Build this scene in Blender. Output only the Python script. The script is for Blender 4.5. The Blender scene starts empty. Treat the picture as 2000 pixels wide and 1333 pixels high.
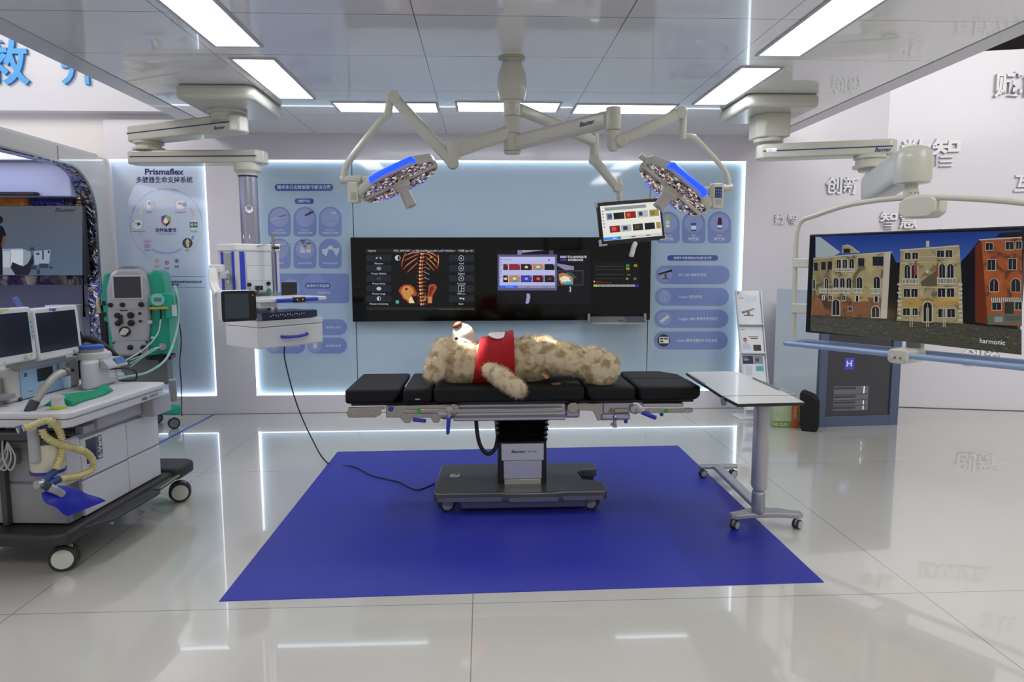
import bpy, bmesh, math, random
from mathutils import Vector, Matrix, Euler
random.seed(7)
S = bpy.context.scene
R = math.radians
# ------------------------------------------------------------------ camera, world, exposure
cam_d = bpy.data.cameras.new('camera'); cam = bpy.data.objects.new('camera', cam_d)
S.collection.objects.link(cam); S.camera = cam
cam_d.sensor_width = 36.0; cam_d.lens = 36.0*1335/2000; cam_d.clip_start = .05; cam_d.clip_end = 100
PIT, YAW, ROL = R(6.377), R(2.396), R(0.178)
CM = (Matrix.Rotation(-YAW, 4, 'Z') @ Matrix.Rotation(math.pi/2-PIT, 4, 'X') @ Matrix.Rotation(-ROL, 4, 'Z'))
cam.matrix_world = Matrix.Translation((0, 0, 1.5)) @ CM
S.view_settings.view_transform = 'Standard'; S.view_settings.look = 'None'
S.view_settings.gamma = 1.0; S.view_settings.use_curve_mapping = False
S.view_settings.exposure = 0.0
W = bpy.data.worlds.new('hall_light'); S.world = W; W.use_nodes = True
wn = W.node_tree.nodes; wn['Background'].inputs[0].default_value = (1.0, 0.985, 0.97, 1); wn['Background'].inputs[1].default_value = 0.42
S.render.film_transparent = False
try:
    S.cycles.max_bounces = 8; S.cycles.diffuse_bounces = 4; S.cycles.glossy_bounces = 4; S.cycles.sample_clamp_indirect = 6
except Exception: pass

def add_light(name, typ, loc, target, energy, color=(1, 1, 1), size=1.0, size_y=None, spot=None, blend=.5):
    d = bpy.data.lights.new(name, typ); d.energy = energy; d.color = color
    if typ == 'AREA':
        d.size = size
        if size_y: d.shape = 'RECTANGLE'; d.size_y = size_y
    if typ == 'SPOT': d.spot_size = R(spot); d.spot_blend = blend; d.shadow_soft_size = size
    o = bpy.data.objects.new(name, d); S.collection.objects.link(o); o.location = loc
    o.rotation_euler = (Vector(target)-Vector(loc)).to_track_quat('-Z', 'Y').to_euler()
    return o
# fill lights added in place of the hall's unseen high lamps, over the aisle in front of the booth and over its open sides
add_light('hall_fill', 'AREA', (1.0, -4.5, 6.5), (0.0, 4.0, 0.5), 330, (1, .98, .95), 4.0, 2.0)
add_light('hall_fill', 'AREA', (5.2, .6, 5.2), (5.0, 6.7, 2.2), 150, (1, .98, .95), 3.2, 3.2)
add_light('hall_fill', 'AREA', (-5.6, 3.4, 5.0), (-4.6, 6.9, 3.0), 100, (1, .96, .93), 1.6, 1.6)

# ------------------------------------------------------------------ pixel rays of the 2000x1333 photograph, for measuring
RI = CM.to_3x3()
def ray(x, y): return RI @ Vector(((x-1000)/1335, -(y-666.5)/1335, -1))
CO = Vector((0, 0, 1.5))
def A(x, y, Y=None, Z=None, X=None):
    d = ray(x, y)
    t = Y/d.y if Y is not None else ((Z-1.5)/d.z if Z is not None else X/d.x)
    return CO + d*t
def APL(x, y, p0, n):
    d = ray(x, y); n = Vector(n); return CO + d*((Vector(p0)-CO).dot(n)/d.dot(n))

# ------------------------------------------------------------------ materials
MT = {}
def lin(c):
    c = c/255; return c/12.92 if c <= .04045 else ((c+.055)/1.055)**2.4
def hx(h): h = h.lstrip('#'); return tuple(lin(int(h[i:i+2], 16)) for i in (0, 2, 4))+(1,)
def M(name, h, rough=.45, metal=0, coat=0, emis=None, es=1.0, bump=0, bs=200, spec=.5, var=0, vs=6):
    if name in MT: return MT[name]
    m = bpy.data.materials.new(name); m.use_nodes = True; nt = m.node_tree; b = nt.nodes['Principled BSDF']
    b.inputs['Base Color'].default_value = hx(h); b.inputs['Roughness'].default_value = rough
    b.inputs['Metallic'].default_value = metal; b.inputs['Coat Weight'].default_value = coat
    b.inputs['Specular IOR Level'].default_value = spec
    if coat: b.inputs['Coat Roughness'].default_value = .05
    if emis: b.inputs['Emission Color'].default_value = hx(emis); b.inputs['Emission Strength'].default_value = es
    tc = nt.nodes.new('ShaderNodeTexCoord')
    if bump:
        n = nt.nodes.new('ShaderNodeTexNoise'); n.inputs['Scale'].default_value = bs; n.inputs['Detail'].default_value = 3
        nt.links.new(tc.outputs['Object'], n.inputs['Vector'])
        bp = nt.nodes.new('ShaderNodeBump'); bp.inputs['Strength'].default_value = bump; bp.inputs['Distance'].default_value = .004
        nt.links.new(n.outputs['Fac'], bp.inputs['Height']); nt.links.new(bp.outputs['Normal'], b.inputs['Normal'])
    if var:
        n = nt.nodes.new('ShaderNodeTexNoise'); n.inputs['Scale'].default_value = vs; n.inputs['Detail'].default_value = 4
        nt.links.new(tc.outputs['Object'], n.inputs['Vector'])
        mx = nt.nodes.new('ShaderNodeMix'); mx.data_type = 'RGBA'
        c = hx(h); mx.inputs[6].default_value = tuple(v*(1-var) for v in c[:3])+(1,); mx.inputs[7].default_value = tuple(min(1, v*(1+var)) for v in c[:3])+(1,)
        nt.links.new(n.outputs['Fac'], mx.inputs[0]); nt.links.new(mx.outputs[2], b.inputs['Base Color'])
    MT[name] = m; return m
def E(h, s=1.0):
    k = 'screen_'+h.lstrip('#')+'_%.1f' % s
    return M(k, '#050505', .12, emis=h, es=s, spec=.4)
def P(h, rough=.1):    # printed ink on the glossy acrylic boards
    return M('print_'+h.lstrip('#'), h, rough, coat=.6)

# ------------------------------------------------------------------ objects
MW = {}
def tag(o, label=None, cat=None, group=None, kind=None):
    if label: o['label'] = label
    if cat: o['category'] = cat
    if group: o['group'] = group
    if kind: o['kind'] = kind
    return o
def thing(name, label, cat, loc=(0, 0, 0), rz=0, group=None):
    o = bpy.data.objects.new(name, None); S.collection.objects.link(o); o.empty_display_size = .1
    o.location = loc; o.rotation_euler = (0, 0, rz); tag(o, label, cat, group)
    MW[o.name] = Matrix.Translation(loc) @ Matrix.Rotation(rz, 4, 'Z')
    return o
def PW(p):
    m = Matrix.Identity(4)
    while p is not None:
        if p.name in MW: return MW[p.name]
        p = p.parent
    return m
def sm(pts, n=8, closed=False):    # Catmull-Rom smoothing of a polyline
    pts = [Vector(p) for p in pts]; out = []
    for i in range(len(pts)-1):
        p0 = pts[max(i-1, 0)]; p1 = pts[i]; p2 = pts[i+1]; p3 = pts[min(i+2, len(pts)-1)]
        for k in range(n):
            t = k/n
            out.append(.5*((2*p1)+(-p0+p2)*t+(2*p0-5*p1+4*p2-p3)*t*t+(-p0+3*p1-3*p2+p3)*t**3))
    out.append(pts[-1]); return out
class MB:
    def __init__(s): s.b = bmesh.new(); s.ms = []; s.cur = 0
    def m(s, mat):
        if mat not in s.ms: s.ms.append(mat)
        s.cur = s.ms.index(mat); return s
    def _f(s, vs):
        try: f = s.b.faces.new(vs); f.material_index = s.cur; return f
        except ValueError: return None
    def box(s, x0, x1, y0, y1, z0, z1, T=None):
        v = [s.b.verts.new((T @ Vector(p)) if T else p) for p in ((x0,y0,z0),(x1,y0,z0),(x1,y1,z0),(x0,y1,z0),(x0,y0,z1),(x1,y0,z1),(x1,y1,z1),(x0,y1,z1))]
        for f in ((0,3,2,1),(4,5,6,7),(0,1,5,4),(1,2,6,5),(2,3,7,6),(3,0,4,7)): s._f([v[i] for i in f])
        return s
    def bar(s, p0, p1, w, h, up=(0, 0, 1)):     # box section beam from p0 to p1
        p0 = Vector(p0); p1 = Vector(p1); d = (p1-p0).normalized(); sd = d.cross(Vector(up)).normalized(); u = sd.cross(d)
        v = []
        for p in (p0, p1):
            for a, b in ((-1,-1),(1,-1),(1,1),(-1,1)): v.append(s.b.verts.new(p+sd*a*w/2+u*b*h/2))
        s._f(v[0:4][::-1]); s._f(v[4:8])
        for i in range(4): j = (i+1) % 4; s._f([v[i], v[j], v[4+j], v[4+i]])
        return s
    def prism(s, pts, axis, a, b, T=None):      # outline extruded along an axis
        def mk(p, t):
            q = Vector((p[0], p[1], t)) if axis == 'z' else (Vector((p[0], t, p[1])) if axis == 'y' else Vector((t, p[0], p[1])))
            return s.b.verts.new(T @ q if T else q)
        A0 = [mk(p, a) for p in pts]; B0 = [mk(p, b) for p in pts]
        s._f(A0[::-1]); s._f(B0); n = len(pts)
        for i in range(n): j = (i+1) % n; s._f([A0[i], A0[j], B0[j], B0[i]])
        return s
    def ext(s, pts, d):                          # 3D outline extruded by vector d
        d = Vector(d); A0 = [s.b.verts.new(p) for p in pts]; B0 = [s.b.verts.new(Vector(p)+d) for p in pts]
        s._f(A0[::-1]); s._f(B0); n = len(pts)
        for i in range(n): j = (i+1) % n; s._f([A0[i], A0[j], B0[j], B0[i]])
        return s
    def lathe(s, prof, p0=(0, 0, 0), ax=(0, 0, 1), seg=28, cap=True):   # prof: (distance along axis, radius)
        p0 = Vector(p0); ax = Vector(ax).normalized(); q = ax.to_track_quat('Z', 'Y'); rings = []
        for t, r in prof:
            rings.append([s.b.verts.new(p0+ax*t+q @ Vector((r*math.cos(2*math.pi*k/seg), r*math.sin(2*math.pi*k/seg), 0))) for k in range(seg)])
        for a, b in zip(rings, rings[1:]):
            for k in range(seg): j = (k+1) % seg; s._f([a[k], a[j], b[j], b[k]])
        if cap: s._f(rings[0][::-1]); s._f(rings[-1])
        return s
    def cyl(s, p0, p1, r, r1=None, seg=24):
        p0 = Vector(p0); p1 = Vector(p1); return s.lathe([(0, r), ((p1-p0).length, r if r1 is None else r1)], p0, p1-p0, seg)
    def tube(s, pts, r, seg=12, smooth=0, corr=0, cap=True):
        if smooth: pts = sm(pts, smooth)
        pts = [Vector(p) for p in pts]; rings = []; n = len(pts); prev = None
        for i, p in enumerate(pts):
            d = (pts[min(i+1, n-1)]-pts[max(i-1, 0)])
            if d.length < 1e-9: d = Vector((0, 0, 1))
            d.normalize()
            if prev is None: u = d.orthogonal().normalized()
            else: u = (prev-d*prev.dot(d)); u = u.normalized() if u.length > 1e-6 else d.orthogonal().normalized()
            prev = u; w = d.cross(u)
            rr = r(i/(n-1)) if callable(r) else r
            if corr: rr += corr*(1 if i % 2 else -1)
            rings.append([s.b.verts.new(p+(u*math.cos(2*math.pi*k/seg)+w*math.sin(2*math.pi*k/seg))*rr) for k in range(seg)])
        for a, b in zip(rings, rings[1:]):
            for k in range(seg): j = (k+1) % seg; s._f([a[k], a[j], b[j], b[k]])
        if cap: s._f(rings[0][::-1]); s._f(rings[-1])
        return s
    def ball(s, c, rx, ry=None, rz=None, q=None, seg=20):
        ry = ry or rx; rz = rz or rx; n0 = seg//2
        T = Matrix.Translation(c) @ (q.to_matrix().to_4x4() if q else Matrix.Identity(4))
        rows = []
        for i in range(1, n0):
            th = math.pi*i/n0
            rows.append([s.b.verts.new(T @ Vector((rx*math.sin(th)*math.cos(2*math.pi*k/seg), ry*math.sin(th)*math.sin(2*math.pi*k/seg), rz*math.cos(th)))) for k in range(seg)])
        t = s.b.verts.new(T @ Vector((0, 0, rz))); bt = s.b.verts.new(T @ Vector((0, 0, -rz)))
        for a, b in zip(rows, rows[1:]):
            for k in range(seg): j = (k+1) % seg; s._f([a[k], b[k], b[j], a[j]])
        for k in range(seg): j = (k+1) % seg; s._f([t, rows[0][k], rows[0][j]]); s._f([bt, rows[-1][j], rows[-1][k]])
        return s
    def build(s, name, mat=None, parent=None, bev=0, seg=2, smooth=True, world=False, ang=38, recalc=True):
        if recalc: bmesh.ops.recalc_face_normals(s.b, faces=s.b.faces)
        if world and parent is not None: bmesh.ops.transform(s.b, matrix=PW(parent).inverted(), verts=s.b.verts)
        me = bpy.data.meshes.new(name); s.b.to_mesh(me); s.b.free()
        if mat is not None: me.materials.append(mat)
        else:
            for k in s.ms: me.materials.append(k)
        if smooth:
            me.shade_smooth(); me.set_sharp_from_angle(angle=R(ang))
        o = bpy.data.objects.new(name, me); S.collection.objects.link(o)
        if parent is not None: o.parent = parent
        if bev:
            b = o.modifiers.new('bevel', 'BEVEL'); b.width = bev; b.segments = seg; b.limit_method = 'ANGLE'; b.angle_limit = R(35); b.harden_normals = False
        return o
def copy_tree(o, parent=None):
    c = o.copy(); S.collection.objects.link(c); c.parent = parent
    for ch in [x for x in S.objects if x.parent == o]: copy_tree(ch, c)
    return c
def rr(x0, y0, x1, y1, r, n=5):     # rounded rectangle outline
    p = []
    for cx, cy, a in ((x1-r, y0+r, -90), (x1-r, y1-r, 0), (x0+r, y1-r, 90), (x0+r, y0+r, 180)):
        for k in range(n+1): t = R(a+90*k/n); p.append((cx+r*math.cos(t), cy+r*math.sin(t)))
    return p

# ------------------------------------------------------------------ text
_TC = {}
def text_mesh(s, bold=0.0, ext=0.0):
    k = (s, bold, ext)
    if k not in _TC:
        c = bpy.data.curves.new('t', 'FONT'); c.body = s; c.size = 1; c.offset = bold; c.extrude = ext; c.resolution_u = 4
        o = bpy.data.objects.new('t', c); me = bpy.data.meshes.new_from_object(o)
        vs = [v.co.copy() for v in me.vertices]; fs = [tuple(p.vertices) for p in me.polygons]
        bpy.data.objects.remove(o); bpy.data.curves.remove(c); bpy.data.meshes.remove(me)
        x0 = min((v.x for v in vs), default=0); x1 = max((v.x for v in vs), default=0)
        _TC[k] = (vs, fs, x0, x1)
    return _TC[k]
class Cv:     # flat artwork on a surface; f(u, v, layer) gives the 3D point
    def __init__(s, f, o=(0, 0), k=1.0): s.f = f; s.mb = MB(); s.o = o; s.k = k
    def at(s, o, k): s.o = o; s.k = k; return s
    def p(s, u, v, l): return s.f(s.o[0]+u*s.k, s.o[1]+v*s.k, l)
    def poly(s, pts, mat, l=1):
        s.mb.m(mat); s.mb._f([s.mb.b.verts.new(s.p(u, v, l)) for u, v in pts]); return s
    def rect(s, x0, y0, x1, y1, mat, l=1, r=0):
        return s.poly(rr(x0, y0, x1, y1, r) if r else [(x0, y0), (x1, y0), (x1, y1), (x0, y1)], mat, l)
    def disc(s, cx, cy, r, mat, l=1, ry=None, n=28, a0=0, a1=360):
        ry = ry or r; m = n if a1-a0 >= 360 else n+1
        return s.poly([(cx+r*math.cos(R(a0+(a1-a0)*k/n)), cy+ry*math.sin(R(a0+(a1-a0)*k/n))) for k in range(m)], mat, l)
    def strip(s, pts, w, mat, l=1, closed=False):
        s.mb.m(mat); n = len(pts); L = []
        for i, (x, y) in enumerate(pts):
            a = pts[i-1] if (i or closed) else pts[i]; b = pts[(i+1) % n] if (i < n-1 or closed) else pts[i]
            dx, dy = b[0]-a[0], b[1]-a[1]; q = math.hypot(dx, dy) or 1; ww = w[i] if isinstance(w, (list, tuple)) else w
            L.append([s.mb.b.verts.new(s.p(x-dy/q*ww/2, y+dx/q*ww/2, l)), s.mb.b.verts.new(s.p(x+dy/q*ww/2, y-dx/q*ww/2, l))])
        for i in range(n if closed else n-1):
            a, b = L[i], L[(i+1) % n]; s.mb._f([a[0], b[0], b[1], a[1]])
        return s
    def arc(s, cx, cy, r, w, a0, a1, mat, l=1, n=40):
        return s.strip([(cx+r*math.cos(R(a0+(a1-a0)*k/n)), cy+r*math.sin(R(a0+(a1-a0)*k/n))) for k in range(n+1)], w, mat, l)
    def text(s, t, x, y, size, mat, l=2, align='l', shear=0, bold=0.0, sx=1.0, rot=0, width=None):
        vs, fs, x0, x1 = text_mesh(t, bold); s.mb.m(mat)
        if width: sx = width/(size*(x1-x0))
        off = {'l': x0, 'c': (x0+x1)/2, 'r': x1}[align]; c, n = math.cos(R(rot)), math.sin(R(rot))
        nv = []
        for v in vs:
            a = (v.x-off+v.y*shear)*size*sx; b = -v.y*size
            nv.append(s.mb.b.verts.new(s.p(x+a*c-b*n, y+a*n+b*c, l)))
        for f in fs: s.mb._f([nv[i] for i in f])
        return s
    def build(s, name, parent=None, world=True):
        return s.mb.build(name, None, parent, smooth=False, world=world, recalc=False)
def plane_cv(Y, o=(0, 0), k=1.0):    # artwork drawn in photo pixels on the vertical plane y = Y
    return Cv(lambda u, v, l: A(u, v, Y=Y-.0008*l), o, k)
def quad_cv(TL, TR, BL, W_, H_, lift=.0006):   # artwork drawn in its own units on a rectangle in space
    TL, TR, BL = Vector(TL), Vector(TR), Vector(BL); ux = (TR-TL)/W_; uy = (BL-TL)/H_; n = (uy.cross(ux)).normalized()
    return Cv(lambda u, v, l: TL+ux*u+uy*v+n*lift*l)
NAVY = '#2A2A7E'
def baxter(cv, x, y, size, mat, l=2, align='l', rot=0, width=None):
    cv.text('Baxter', x, y, size, mat, l, align, shear=.28, bold=.02, sx=1.15, rot=rot, width=width)
def logo_text(parent, o, ux, uy, s, size, mat, name='lettering', shear=0, bold=.02, sx=1.0, align='l'):
    """one line of lettering at point o, along unit vector ux, letters upright along uy (in the frame of parent)"""
    o, ux, uy = Vector(o), Vector(ux).normalized(), Vector(uy).normalized()
    c = Cv(lambda u, v, l: o+ux*u-uy*v); c.text(s, 0, 0, size, mat, 1, align, shear, bold, sx)
    return c.build(name, parent, world=False)
# ================================================================== the room
def lines_mat(name, base, line, xs, ys, w, rough, coat=0, wav=0, var=.02):
    """glossy panels with joints at the given object-space x and y positions"""
    m = bpy.data.materials.new(name); m.use_nodes = True; nt = m.node_tree; N = nt.nodes; Lk = nt.links; b = N['Principled BSDF']
    b.inputs['Roughness'].default_value = rough; b.inputs['Coat Weight'].default_value = coat; b.inputs['Coat Roughness'].default_value = .03
    tc = N.new('ShaderNodeTexCoord'); sp = N.new('ShaderNodeSeparateXYZ'); Lk.new(tc.outputs['Object'], sp.inputs[0])
    acc = None
    def mth(op, a, bb):
        n = N.new('ShaderNodeMath'); n.operation = op
        for i, q in enumerate((a, bb)):
            if isinstance(q, (int, float)): n.inputs[i].default_value = q
            else: Lk.new(q, n.inputs[i])
        return n.outputs[0]
    for out, vals in ((0, xs), (1, ys)):
        for v in vals:
            t = mth('LESS_THAN', mth('ABSOLUTE', mth('SUBTRACT', sp.outputs[out], v), 0), w)
            acc = t if acc is None else mth('MAXIMUM', acc, t)
    n = N.new('ShaderNodeTexNoise'); n.inputs['Scale'].default_value = .9; n.inputs['Detail'].default_value = 2; Lk.new(tc.outputs['Object'], n.inputs['Vector'])
    c = hx(base); m0 = N.new('ShaderNodeMix'); m0.data_type = 'RGBA'
    m0.inputs[6].default_value = tuple(q*(1-var) for q in c[:3])+(1,); m0.inputs[7].default_value = tuple(q*(1+var) for q in c[:3])+(1,); Lk.new(n.outputs['Fac'], m0.inputs[0])
    mx = N.new('ShaderNodeMix'); mx.data_type = 'RGBA'; Lk.new(m0.outputs[2], mx.inputs[6]); mx.inputs[7].default_value = hx(line)
    if acc is not None: Lk.new(acc, mx.inputs[0])
    else: mx.inputs[0].default_value = 0
    Lk.new(mx.outputs[2], b.inputs['Base Color'])
    if wav:
        n2 = N.new('ShaderNodeTexNoise'); n2.inputs['Scale'].default_value = .8; n2.inputs['Detail'].default_value = 1; Lk.new(tc.outputs['Object'], n2.inputs['Vector'])
        bp = N.new('ShaderNodeBump'); bp.inputs['Strength'].default_value = 1; bp.inputs['Distance'].default_value = wav; Lk.new(n2.outputs['Fac'], bp.inputs['Height'])
        Lk.new(bp.outputs['Normal'], b.inputs['Normal']); Lk.new(bp.outputs['Normal'], b.inputs['Coat Normal'])
    return m
def struct(name, mb, mat, bev=0):
    return tag(mb.build(name, mat, bev=bev), kind='structure')

fl = lines_mat('gloss_floor', '#C8C6BE', '#85857F', [-8.2, -6.2, -4.1, -2.05, -.057, 1.99, 4.0, 6.0], [-3.2, -1.15, .87, 2.9, 4.94, 6.97], .0022, .16, 1.0, .0004)
struct('floor', MB().box(-10, 10, -5, 13, -.1, 0), fl)
white = M('white_cladding', '#E4E0E8', .22, coat=.15, var=.015, vs=2)
pinkw = M('upper_wall_paint', '#DCD8D8', .4, var=.02, vs=1.5)
YW = 6.93
for x0, x1, z0, z1 in ((-3.64, 4.10, 2.525, 2.9), (-3.64, 4.10, 0, .19), (-3.64, -3.61, .19, 2.525), (-2.70, -2.30, .19, 2.525), (2.65, 4.10, .19, 2.525)):
    struct('wall_back', MB().box(x0, x1, YW, YW+.12, z0, z1), white)
struct('wall_back', MB().box(2.4, 4.10, YW, YW+.12, 2.9, 3.56), white)
struct('wall_back_upper', MB().box(-10, 2.4, YW+.03, YW+.15, 2.9, 6.5), pinkw)
struct('wall_back_upper', MB().box(-10, -3.64, YW+.03, YW+.15, 2.3, 2.9), pinkw)
hd = M('header_paint', '#CFCFD6', .4, var=.03, vs=1)
struct('trim_header', MB().box(-10, -2.5, YW-.12, YW+.03, 2.955, 6.5), hd)
# recess boards behind the light boxes are below; plinth joint line
struct('baseboard_back', MB().box(-3.61, 4.0, YW-.006, YW, 0, .004), M('joint_grey', '#77777A'))
# angled right wall
d = Vector((5.46-4.10, 6.62-YW, 0)).normalized(); nrm = Vector((d.y, -d.x, 0))
RW0 = Vector((4.10, YW, 0))
mb = MB(); p0 = RW0; p1 = RW0+d*5.2
mb.ext([p0, p1, p1+Vector((0, 0, 3.56)), p0+Vector((0, 0, 3.56))], -nrm*.12)
struct('wall_right', mb, white)
mb = MB(); q0 = p0+nrm*.004; q1 = p1+nrm*.004
mb.ext([q0, q1, q1+Vector((0, 0, .006)), q0+Vector((0, 0, .006))], nrm*.004)
struct('baseboard_right', mb, M('dark_joint', '#3A3A3C'))
struct('wall_hall', MB().box(-12, 14, 12.6, 12.8, 0, 9), M('hall_dark', '#2A2526', .8, var=.2))
struct('wall_hall_band', MB().box(4.5, 13, 9.2, 9.4, 3.2, 4.02), M('hall_band', '#6A6A82', .5))
tr = MB()
for k in range(6): tr.bar((5.5+k*.9, 11.8, 4.6), (6.3+k*.9, 11.8, 6.4), .05, .05)
for z in (4.6, 5.3, 6.4): tr.bar((4, 11.8, z), (12, 11.8, z+.3), .07, .07)
tag(tr.build('roof_truss', M('truss_metal', '#77797C', .4, .6)), 'dark steel roof truss of the hall beyond the right wall', 'truss')

# ceiling slab with joints, edge frame
cl = lines_mat('ceiling_panels', '#ECECEC', '#66676A', [-1.62, -.345, .76, 1.58], [.9, 2.3, 3.70, 4.4, 5.26, 6.1], .003, .2, .9, .0016)
struct('ceiling', MB().box(-2.48, 2.875, .2, 6.93, 2.78, 2.90), cl)
edge = M('edge_frame', '#C6C7CB', .3, coat=.2)
struct('trim_left', MB().box(-2.66, -2.487, .2, 6.90, 2.775, 2.93), edge, .004)
struct('trim_right', MB().box(2.882, 3.04, .2, 6.92, 2.775, 2.93), edge, .004)

# ceiling lights
dif = M('lit_diffuser', '#FFFFFF', .5, emis='#F6FAFF', es=9.0)
alu = M('lamp_frame', '#B9BABD', .35, .3)
CL = [(-1.42, 3.52, .25, 1.40, 'left ceiling light panel nearest the camera, cut by the top of the photo'),
      (-1.42, 4.985, .25, 1.0, 'left ceiling light panel right beside the pendant mount with two arms'),
      (-.77, 5.78, .80, .31, 'cross-wise ceiling light panel behind the left surgical lamp arm'),
      (.213, 5.74, .81, .31, 'cross-wise ceiling light panel behind the centre ceiling column'),
      (1.17, 5.79, .80, .31, 'cross-wise ceiling light panel behind the branded lamp arm'),
      (1.83, 5.08, .25, 1.02, 'right ceiling light panel beside the white mount of the big screen'),
      (1.83, 3.60, .25, 1.40, 'right ceiling light panel nearest the camera, running out of the photo')]
for i, (cx, cy, w, l, lab) in enumerate(CL):
    t = thing('ceiling_light', lab, 'ceiling light', (cx, cy, 2.78), 0, 'recessed ceiling light panels')
    f = MB(); a, b_, e = w/2, l/2, .02
    for q in ((-a-e, a+e, -b_-e, -b_), (-a-e, a+e, b_, b_+e), (-a-e, -a, -b_, b_), (a, a+e, -b_, b_)): f.box(*q, -.008, 0)
    f.build('frame', alu, t); MB().box(-a, a, -b_, b_, -.004, 0).build('diffuser', dif, t)

# floor mat and tape
mt = M('blue_vinyl', '#2A2FA0', .42, bump=.15, bs=500, var=.04, vs=2)
tag(MB().prism([(-1.195, 2.972), (1.60, 3.022), (1.605, 5.48), (-1.185, 5.44)], 'z', 0, .003).build('floor_mat', mt), 'large blue vinyl floor mat under the operating table', 'floor mat')
tag(MB().prism([(-2.80, 5.0), (-2.765, 5.0), (-2.715, 6.92), (-2.75, 6.92)], 'z', 0, .0012).build('floor_tape', M('blue_tape', '#3F74C4', .4)), 'thin blue tape line on the white floor behind the anaesthesia machine', 'floor tape')

# ------------------------------------------------------------------ edge-lit display boards on the back wall
led = M('led_strip', '#FFFFFF', .5, emis='#E8F4FF', es=3.0)
bluebd = M('blue_acrylic', '#AEC4D4', .07, coat=.8, var=.05, vs=.8)
palebd = M('pale_acrylic', '#C3D0E4', .07, coat=.8, var=.07, vs=.9)
grey = M('joint_dark', '#5A6A7C', .5)
def leds(par, x0, x1, z0, z1):
    f = MB(); e = .009; y0, y1 = YW-.002, YW+.038
    for q in ((x0, x1, z0, z0+e), (x0, x1, z1-e, z1), (x1-e, x1, z0+e, z1-e)): f.box(q[0], q[1], y0, y1, q[2], q[3])
    f.build('light_strip', led, par, world=True)
YB = YW+.04
b1 = thing('display_board', 'pale back-lit display board with a ring diagram behind the green machine', 'display board', (-3.155, YB, .19))
MB().box(-3.61, -2.70, YB, YB+.03, .19, 2.525).build('board', palebd, b1, world=True)
leds(b1, -3.61, -2.70, .19, 2.525)
b2 = thing('display_board', 'blue back-lit display board with white writing left of the black screens', 'display board', (-1.79, YB, .19), 0, 'blue boards behind the table')
MB().box(-2.30, -1.294, YB, YB+.03, .19, 2.525).build('board', bluebd, b2, world=True)
b3 = thing('display_board', 'plain blue board around and behind the wide black screen unit', 'display board', (.2, YB, .19), 0, 'blue boards behind the table')
MB().box(-1.286, 1.690, YB, YB+.03, .19, 2.525).build('board', bluebd, b3, world=True)
b4 = thing('display_board', 'blue back-lit display board with four oval entries right of the black screens', 'display board', (2.2, YB, .19), 0, 'blue boards behind the table')
MB().box(1.698, 2.65, YB, YB+.03, .19, 2.525).build('board', bluebd, b4, world=True)
for par, x0, x1, sides in ((b2, -2.30, -1.294, 'l'), (b3, -1.286, 1.69, ''), (b4, 1.698, 2.65, 'r')):
    f = MB(); e = .009; y0, y1 = YW-.002, YW+.038
    f.box(x0, x1, y0, y1, .19, .19+e); f.box(x0, x1, y0, y1, 2.525-e, 2.525)
    if sides == 'l': f.box(x0, x0+e, y0, y1, .19, 2.525)
    if sides == 'r': f.box(x1-e, x1, y0, y1, .19, 2.525)
    f.build('light_strip', led, par, world=True)

# pale board: heading and ring diagram (artwork in photo pixels; zoom crops give local units)
ink = P('#2E2A6C'); c = plane_cv(YB)
c.text('Prismaflex', 321, 341, 16, ink, 2, 'c', bold=.03, width=76)
c.text('多脏器生命支持系统', 321, 356, 13, ink, 2, 'c', bold=.014, width=110)
g = P('#8E98B4'); o, k = (240, 360), .18
c.at(o, k)
c.arc(470, 440, 392, 4, -162, -145, g); c.arc(470, 440, 392, 4, -140, -108, g); c.arc(470, 440, 392, 4, -74, -5, g); c.arc(470, 440, 392, 4, 10, 62, P('#C7C3A8')); c.arc(470, 440, 392, 4, 115, 165, g)
for k2, (ch, a) in enumerate(zip('SERVICE & SUPPORT', range(-104, -70, 2))): c.text(ch, 470+380*math.cos(R(a)), 440+380*math.sin(R(a)), 24, g, 2, 'c', rot=a+90)
for ch, a in zip('INTERFACING CONNECT PLATFORMS', [(-193+.0)+i*1.55 for i in range(29)]): c.text(ch, 470+384*math.cos(R(a)), 440+384*math.sin(R(a)), 20, g, 2, 'c', rot=a+90)
c.arc(470, 440, 278, 22, -112, -72, P('#C9DDB0')); c.arc(470, 440, 310, 22, -160, -145, P('#D5E2B8')); c.arc(470, 440, 318, 24, -35, -17, P('#D2B4B8')); c.arc(470, 440, 320, 22, 22, 30, P('#8C8EC4'))
c.arc(470, 440, 310, 24, 42+15, 122, P('#A3B0DC')); c.arc(470, 440, 305, 22, 155, 163, P('#CDBBCB'))
for cx, cy, r, col in ((285, 225, 62, '#D9DCE6'), (625, 225, 62, '#D9DCE6'), (160, 435, 58, '#E6E8EE'), (770, 440, 58, '#D4DEE0'), (258, 640, 58, '#CFC8DC'), (700, 640, 56, '#3A3C40')):
    c.disc(cx, cy, r, P(col)); c.arc(cx, cy, r, 3, 0, 360, P('#B0B8CC'), 2)
wh = P('#F0F1F4')
c.rect(262, 170, 300, 270, wh, 3); c.rect(275, 190, 296, 225, P('#9AA0AC'), 4); c.rect(300, 195, 335, 235, P('#C2C6D0'), 3)
c.rect(585, 185, 665, 265, wh, 3); c.rect(600, 195, 640, 225, P('#B49C9C'), 4); c.rect(645, 200, 685, 240, P('#9498A4'), 4)
c.poly([(150, 420), (185, 415), (190, 440), (160, 452)], P('#50545C'), 3); c.strip([(110, 405), (150, 430), (200, 440)], 4, P('#60646C'), 3)
c.rect(725, 410, 810, 470, P('#2E6E62'), 3); c.disc(750, 440, 16, P('#B8C4C0'), 4); c.disc(788, 438, 14, P('#B8C4C0'), 4)
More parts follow.
